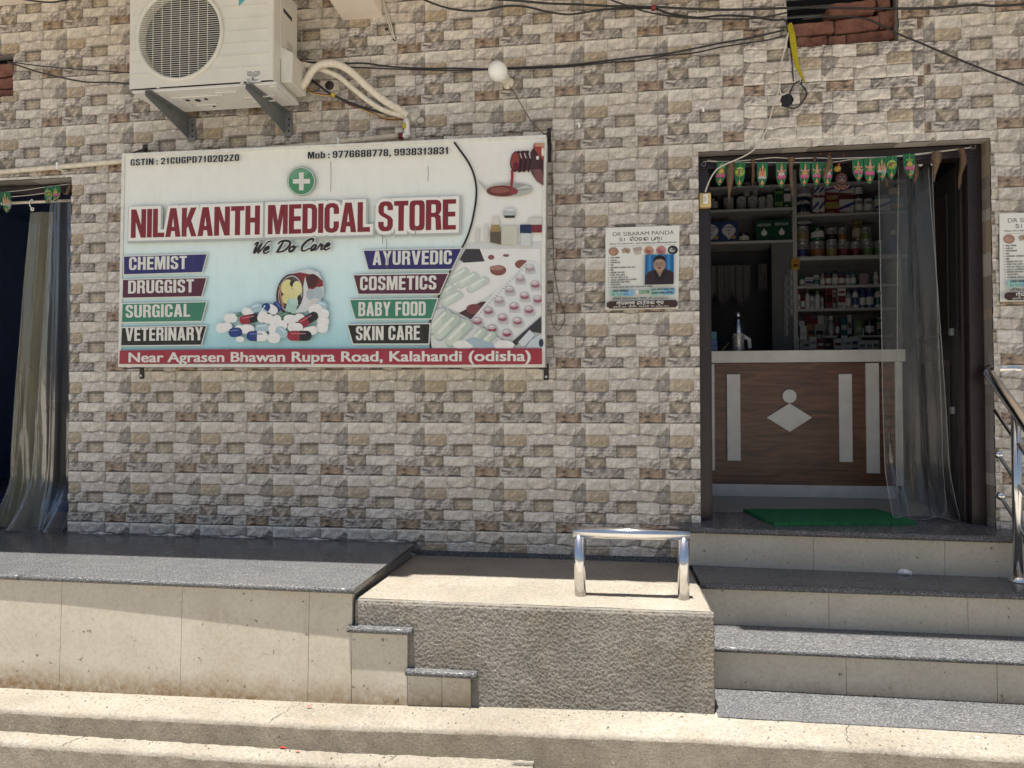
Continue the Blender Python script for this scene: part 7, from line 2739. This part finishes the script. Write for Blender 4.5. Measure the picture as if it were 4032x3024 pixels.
goods('box', vA, 1076, 432, 1194, 588, z3, CRIM, None, YEL, 'crimson and yellow carton in the middle of the wide bay', G3, text=[('Complan', .1, .9, .86, .10)])
goods('box', vB, 118, 404, 222, 503, z3, WHT, None, 'slash', 'white carton with a blue slash beside the crimson one', G3, text=[('Protinex', .06, .9, .40, .13)], tcol=CRIM)
goods('box', vB, 119, 377, 222, 402, P(*vB(150, 404), 2.05).z, CRIM, None, None, 'flat crimson carton lying on the white carton', G3)
goods('box', vA, 1074, 345, 1190, 415, P(*vA(1100, 432), 2.05).z, WHT, None, 'slash', 'wide white carton stacked on the crimson and yellow carton', G3, text=[('Protinex', .06, .9, .44, .2)], tcol=CRIM)
goods('box', vB, 120, 285, 224, 374, P(*vB(150, 377), 2.05).z, WHT, None, 'slash', 'white carton on the flat crimson carton behind the sun-face ornament', G3, text=[('Protinex', .06, .9, .42, .15)], tcol=CRIM)
for i, (x0, x1, y0, y1, zb_, lb) in enumerate(((234, 295, 395, 500, z3, 'white-capped jar in the lower row beside the white carton'), (301, 366, 396, 499, z3, 'white-capped jar in the lower row near the curtain'), (233, 293, 270, 380, 1, 'dark jar with a pale cap standing on another jar'))):
    goods('jar', vB, x0, y0, x1, y1, z3 if zb_ == z3 else P(*vB(260, 394), 2.05).z, BRN if i == 2 else GRY, WHT, WHT, lb, G3)
goods('box', vB, 372, 400, 482, 497, z3, WHT, None, 'slash', 'white carton with blue slash at the edge of the curtain', G3, text=[('Protinex', .06, .9, .40, .14)], tcol=CRIM)
goods('box', vB, 374, 374, 478, 398, P(*vB(400, 400), 2.05).z, AQUA, None, None, 'flat pale carton lying at the edge of the curtain', G3)
goods('box', vB, 486, 392, 580, 495, z3, AQUA, None, CREAM, 'pale blue carton seen through the curtain on the upper shelf', G3)
goods('jar', vB, 484, 280, 560, 388, P(*vB(500, 392), 2.05).z, AQUA, BLU, WHT, 'pale blue jar seen through the curtain on top of a carton', G3)
z4 = zS['b']
low = [(vA, 846, 954, 822, NAVY, BLU), (vA, 963, 1088, 816, NAVY, ORNG), (vA, 1097, 1188, 822, NAVY, YEL), (vA, 1194, 1266, 822, GRY, CRIM), (vB, 118, 199, 706, GRY, CRIM), (vB, 205, 284, 704, NAVY, CRIM), (vB, 290, 374, 702, NAVY, LGR), (vB, 379, 440, 697, NAVY, LGR)]
for i, (vf, x0, x1, y0, c, bnd) in enumerate(low):
    goods('can', vf, x0, y0, x1, 940 if vf is vA else 804, z4, GRY if c == NAVY else c, None, bnd, '%s-banded grey tin, %s in the lower row counted from the shelf upright' % (names[bnd], ORD[i]), G4)
goods('can', vA, 847, 694, 953, 816, P(*vA(900, 822), 2.05).z, GRY, None, YEL, 'yellow-banded grey tin stacked by the shelf upright under a small carton', G4)
goods('box', vA, 842, 640, 966, 690, P(*vA(900, 693), 2.05).z, NAVY, None, (.30, .30, .33), 'small flat navy carton on top of the tins by the upright', G4)
goods('jar', vA, 972, 692, 1084, 812, P(*vA(1020, 816), 2.05).z, DGR, DGR, WHT, 'round green jar stacked in the upper row of tins', G4)
goods('can', vA, 1096, 706, 1188, 818, P(*vA(1140, 822), 2.05).z, GRY, None, BLK, 'black-banded tin stacked beside the green jar', G4)
goods('can', vA, 1194, 706, 1264, 818, P(*vA(1230, 822), 2.05).z, GRY, None, ORNG, 'orange-banded tin stacked beside the black-banded one', G4)
goods('jar', vB, 222, 552, 306, 702, P(*vB(250, 704), 2.12).z, AMB, AMB, CREAM, 'tall amber jar at the back of the upper row of tins', G4, 2.13)
goods('can', vB, 279, 600, 358, 699, P(*vB(320, 702), 2.05).z, GRY, None, LGR, 'green-banded grey tin stacked above the other green-banded tin', G4)
goods('bottle', vB, 486, 618, 552, 792, z4, BLU, WHT, BLU, 'blue bottle with a rounded white cap seen through the curtain', G4)
z5, z6 = zS['c'], zS['d']
row3 = [('bottle', 120, 180, 168, TEAL, TEAL, WHT), ('box', 170, 218, 243, WHT, None, BLU), ('jar', 247, 195, 311, WHT, WHT, TEAL), ('bottle', 314, 178, 361, CREAM, CREAM, WHT), ('jar', 366, 178, 422, CRIM, BLU, WHT), ('bottle', 426, 150, 486, GRY, BLK, WHT), ('jar', 489, 175, 546, CRIM, BLU, WHT), ('bottle', 549, 163, 598, AQUA, TEAL, WHT), ('bottle', 600, 158, 652, AQUA, TEAL, WHT), ('box', 681, 184, 759, LILAC, None, PNK), ('bottle', 763, 195, 806, TEAL, TEAL, DGR), ('bottle', 810, 163, 868, WHT, WHT, GRY)]
for i, (kd, x0, y0, x1, c, ld, bnd) in enumerate(row3):
    goods(kd, vC, x0, y0, x1, 289, z5, c, ld, bnd, '%s %s, %s along the third shelf from the shelf upright' % (names[c], {'box': 'carton', 'jar': 'tub', 'bottle': 'bottle'}[kd], ORD[i]), G5)
row4 = [('bottle', 94, 335, 128, WHT, CRIM, GRY), ('bottle', 130, 375, 171, CRIM, CRIM, WHT), ('bottle', 173, 330, 216, WHT, AMB, WHT), ('bottle', 218, 364, 259, WHT, NAVY, GRY), ('bottle', 262, 343, 314, WHT, LGR, WHT), ('bottle', 317, 380, 345, WHT, NAVY, GRY), ('box', 359, 306, 424, CRIM, None, BRN), ('box', 426, 335, 457, GRY, None, CRIM), ('box', 475, 315, 547, WHT, None, CRIM), ('bottle', 553, 330, 607, GRY, BLU, WHT), ('bottle', 614, 313, 678, WHT, BLU, BLU), ('bottle', 686, 318, 740, BLU, BLU, WHT), ('bottle', 748, 305, 822, BLU, BLU, WHT), ('bottle', 828, 312, 886, WHT, DGR, TEAL)]
for i, (kd, x0, y0, x1, c, ld, bnd) in enumerate(row4):
    goods(kd, vC, x0, y0, x1, 503, z6, c, ld, bnd, '%s %s%s, %s along the fourth shelf from the shelf upright' % (names[c], {'box': 'carton', 'bottle': 'bottle'}[kd], ' with %s cap' % names[ld] if ld else '', ORD[i]), G5)
zr = 1.9005
row5 = [('box', 106, 626, 160, WHT, None, GRY, 2.20), ('box', 121, 672, 182, WHT, None, WHT, 2.10), ('box', 187, 652, 247, ORNG, None, BRN, 2.12), ('box', 166, 549, 219, CRIM, None, BRN, 2.25), ('box', 226, 600, 288, CRIM, None, WHT, 2.25), ('box', 290, 576, 340, WHT, None, GRY, 2.25), ('box', 345, 582, 383, GRY, None, WHT, 2.25), ('box', 259, 655, 349, GRY, None, BLK, 2.12), ('box', 503, 592, 561, TEAL, None, WHT, 2.12), ('box', 566, 566, 600, WHT, None, BLK, 2.2), ('box', 643, 622, 697, LGR, None, WHT, 2.11)]
for i, (kd, x0, y0, x1, c, ld, bnd, Y) in enumerate(row5):
    goods(kd, vC, x0, y0, x1, 798, zr, c, ld, bnd, '%s carton in the back row just above the counter, %s counted from the upright' % (names[c], ORD[i]), G6, Y, text=[('GRIV', .12, .88, .70, .11)] if c == LGR else None, tcol=DGR)
ze = zS['e']
for i, (kd, x0, y0, x1, c, ld, bnd, lb) in enumerate((('bottle', 386, 580, 448, LILAC, WHT, GRY, 'lilac bottle on the short upper board above the counter'), ('bottle', 456, 600, 494, CRIM, CRIM, WHT, 'small crimson bottle beside the lilac one'),
                                                     ('jar', 742, 610, 830, BRN, BLK, WHT, 'big brown jar with a white label above the counter'), ('box', 838, 560, 890, DGR, None, CREAM, 'dark green carton at the curtain edge above the counter'), ('bottle', 703, 690, 724, WHT, WHT, GRY, 'tiny white bottle beside the big brown jar'))):
    goods(kd, vC, x0, y0, x1, 752, ze, c, ld, bnd, lb, G6, 2.10)
row6 = [(96, 775, 112, WHT, GRY, None), (120, 800, 142, GRY, WHT, None), (146, 800, 207, GRY, BLK, None), (210, 775, 273, WHT, GRY, None), (277, 795, 347, CRIM, WHT, None), (350, 800, 410, BRN, GRY, None), (442, 792, 510, WHT, CRIM, None), (515, 780, 538, WHT, WHT, None), (540, 782, 600, WHT, GRY, None), (603, 772, 667, WHT, BLU, 'von'), (672, 808, 735, WHT, AQUA, 'levolin'), (739, 808, 799, WHT, GRY, 'lhacovit'), (802, 806, 860, WHT, AQUA, 'zivit')]
for i, (x0, y0, x1, c, bnd, tx) in enumerate(row6):
    goods('box', vC, x0, y0, x1, 898, zr, c, None, bnd, '%s medicine carton in the front row above the counter, %s from the upright' % (names[c], ORD[i]), G6, 2.04, text=[(tx, .1, .9, .66, .13)] if tx else None, tcol=BLK)

# things on the counter
bo = thing('steel_bottle', 'hammered stainless water bottle standing on the counter', 'bottle', (3.9, 1.2, 1.957))
a, b_ = P(*vD(280, 880), 1.2), P(*vD(380, 565), 1.2)
r = (b_.x - a.x) / 2
hh = b_.z - 1.957
mb = MB()
mb.lathe([(r * .9, 0), (r, .008), (r, hh * .45), (r * .96, hh * .56), (r * .72, hh * .70), (r * .52, hh * .80), (r * .50, hh * .88)], ((a.x + b_.x) / 2, 1.2, 1.9575), seg=30)
o_ = mb.build('body', M['steel_dull'], bo)
mb = MB()
for k in range(9):
    for j in range(24):
        t = 2 * math.pi * (j + .5 * (k % 2)) / 24
        mb.sphere(((a.x + b_.x) / 2 + r * .985 * math.cos(t), 1.2 + r * .985 * math.sin(t), 1.9575 + .03 + k * .0125), .0058, 6)
mb.build('hammered_dimple', M['steel_dull'], o_)
mb = MB()
mb.lathe([(r * .54, hh * .885), (r * .56, hh * .90), (r * .56, hh * .99), (r * .5, hh)], ((a.x + b_.x) / 2, 1.2, 1.9575), seg=26)
mb.build('cap', M['steel_dull'], bo)
mb = MB()
mb.col = (.42, .42, .46)
ps = [P(*vD(378, 760), 1.22), P(*vD(445, 800), 1.22), P(*vD(452, 886), 1.22), P(*vD(424, 886), 1.22), P(*vD(415, 812), 1.22), P(*vD(380, 800), 1.22)]
for d_ in (0, .02):
    mb.v += [(p.x, p.y + d_, max(p.z, 1.9578)) for p in ps]
for f_ in ((0, 5, 4, 1), (1, 4, 3, 2), (6, 7, 10, 11), (7, 8, 9, 10)):
    mb.face(f_)
for i in range(6):
    j = (i + 1) % 6
    mb.face((i, j, j + 6, i + 6))
tag(mb.build('tape_dispenser', M['print']), 'grey angled paper holder beside the steel bottle', 'holder')
bb = thing('blue_box', 'blue cartons stacked with a teal lid at the jamb end of the counter', 'box', (3.76, 1.2, 1.957))
for (x0, x1, y0, y1, c, nm) in ((20, 148, 862, 908, (.02, .06, .25), 'lower_box'), (20, 143, 810, 860, (.025, .08, .28), 'upper_box'), (20, 140, 740, 808, (.02, .15, .18), 'open_lid')):
    a, b_ = P(*vD(x0, y1), 1.2), P(*vD(x1, y0), 1.2)
    mb = MB()
    mb.col = c
    mb.box(a.x, b_.x, 1.2, 1.2 + (.012 if nm == 'open_lid' else .10), max(a.z, 1.9575), b_.z)
    if nm != 'open_lid':
        mb.col = (.5, .5, .52)
        mb.box(P(*vD(60, 800), 1.2).x, P(*vD(78, 800), 1.2).x, 1.1985, 1.1995, a.z + .012 if a.z > 1.9575 else 1.968, b_.z - .006)
    mb.build(nm, M['gloss'], bb)
a, b_ = P(*vD(180, 880), 1.12), P(*vD(262, 832), 1.12)
mb = MB()
mb.col = (.30, .24, .10)
mb.tube([(a.x, 1.12, 1.962), (b_.x, 1.18, b_.z)], .0035, 8)
tag(mb.build('brass_pen', M['gloss']), 'thin brass pen leaning up on the counter before the bottle', 'pen')
a, b_ = P(*vD(480, 890), 1.2), P(*vD(655, 890), 1.2)
mb = MB()
mb.lathe([(.05, 0), (.072, .006), (.075, .012), (.068, .008), (.0, .006)], ((a.x + b_.x) / 2, 1.25, 1.9575), seg=28)
mb.sphere(((a.x + b_.x) / 2 + .01, 1.22, 1.970), .006, 8, (2, 1, 1), (.6, .6, .62))
mb.sphere(((a.x + b_.x) / 2 + .035, 1.215, 1.969), .005, 8, (1.5, 1, 1), (.6, .6, .62))
tag(mb.build('steel_plate', M['steel_dull']), 'small steel plate lying on the counter', 'plate')

# curtain valance in the dark passage, sachet strips, yellow packet
va = thing('valance', 'grey scalloped curtain valance with a fringe in the dark passage', 'valance', P(*vD(250, 250), 2.2))
mb = MB()
p0, p1 = P(*vD(-40, 155), 2.2), P(*vD(440, 150), 2.2)


def vl(u, v):
    x = p0.x + (p1.x - p0.x) * u
    bot = P(0, 0, 2.2).z * 0 + P(*vD(250, 370), 2.2).z - .10 * abs(math.sin(u * 3 * math.pi)) ** .8
    return (x, 2.2 + .015 * math.sin(u * 40) + .008 * math.sin(u * 91), p0.z + (bot - p0.z) * v)


mb.grid(vl, 80, 16)
mb.build('cloth', M['cloth'], va)
mb = MB()
for k in range(70):
    p = Vector(vl((k + .5) / 70, 1.0))
    mb.tube([p, p + Vector((.001, 0, -.032))], .002, 4)
mb.build('fringe', M['cloth'], va)
tw = MB()
p0, p1 = P(*vD(512, 135), 2.2), P(*vD(590, 135), 2.2)
zb_ = P(*vD(550, 345), 2.2).z
tw.grid(lambda u, v: (p0.x + (p1.x - p0.x) * u, 2.2 + .012 * math.sin(u * 17), p0.z + (zb_ - p0.z) * v), 24, 8)
tow = tag(tw.build('hanging_towel', M['cloth']), 'narrow grey fringed cloth hanging beside the valance', 'cloth')
mb = MB()
for k in range(9):
    x = p0.x + (p1.x - p0.x) * (k + .5) / 9
    mb.tube([(x, 2.2, zb_), (x + .003 * math.sin(k), 2.2, zb_ - .03 - .012 * math.sin(k * 2.3))], .0028, 4)
mb.build('fringe', M['cloth'], tow)
for k, (x0, x1, y0, y1, lab) in enumerate(((742, 772, 235, 785, 'narrow hanging strip of grey sachets farther from the shelf upright'), (768, 815, 180, 605, 'wider hanging strip of grey sachets next to the shelf upright'))):
    a, b_ = P(*vD(x0, y1), 2.0), P(*vD(x1, y0), 2.0)
    F_ = Flat((a.x, 1.995 - .01 * k, a.z), (1, 0, 0), NS)
    w_, h_ = b_.x - a.x, b_.z - a.z
    nS = 7 if k == 0 else 5
    for i in range(nS):
        v0, v1 = h_ * i / nS + .004, h_ * (i + 1) / nS - .004
        F_.poly([(0, v0), (w_, v0 + .006), (w_, v1 + .006), (0, v1)], (.20, .21, .23))
        F_.poly([(.1 * w_, v0 + .008), (.6 * w_, v0 + .010), (.6 * w_, v1 - .006), (.1 * w_, v1 - .008)], (.10, .11, .13))
        F_.poly([(.65 * w_, v0 + .01), (.9 * w_, v0 + .012), (.9 * w_, v1 - .012), (.65 * w_, v1 - .012)], (.34, .34, .35))
    F_.poly([(.45 * w_, 0), (.55 * w_, 0), (.55 * w_, h_), (.45 * w_, h_)], (.18, .18, .2))
    tag(F_.mb.build('sachet_strip', M['gloss']), lab, 'sachets', 'sachet strips hanging at the shelf')
a, b_ = P(*vD(806, 188), 1.99), P(*vD(878, 85), 1.99)
yp = thing('yellow_packet', 'small yellow packet hung on the shelf upright', 'packet', ((a.x + b_.x) / 2, 1.98, a.z))
mb = MB()
mb.col = (.42, .26, .05)
mb.box(a.x, b_.x, 1.978, 1.992, a.z, b_.z)
mb.build('pouch', M['gloss'], yp, .003)
F_ = Flat((a.x, 1.9775, a.z), (1, 0, 0), NS)
w_, h_ = b_.x - a.x, b_.z - a.z
F_.poly([(.2 * w_, .25 * h_), (.8 * w_, .25 * h_), (.75 * w_, .5 * h_), (.25 * w_, .5 * h_)], (.10, .05, .02))
F_.poly([(.25 * w_, .68 * h_), (.75 * w_, .68 * h_), (.75 * w_, .75 * h_), (.25 * w_, .75 * h_)], (.2, .08, .02))
F_.mb.build('print', M['gloss'], yp)
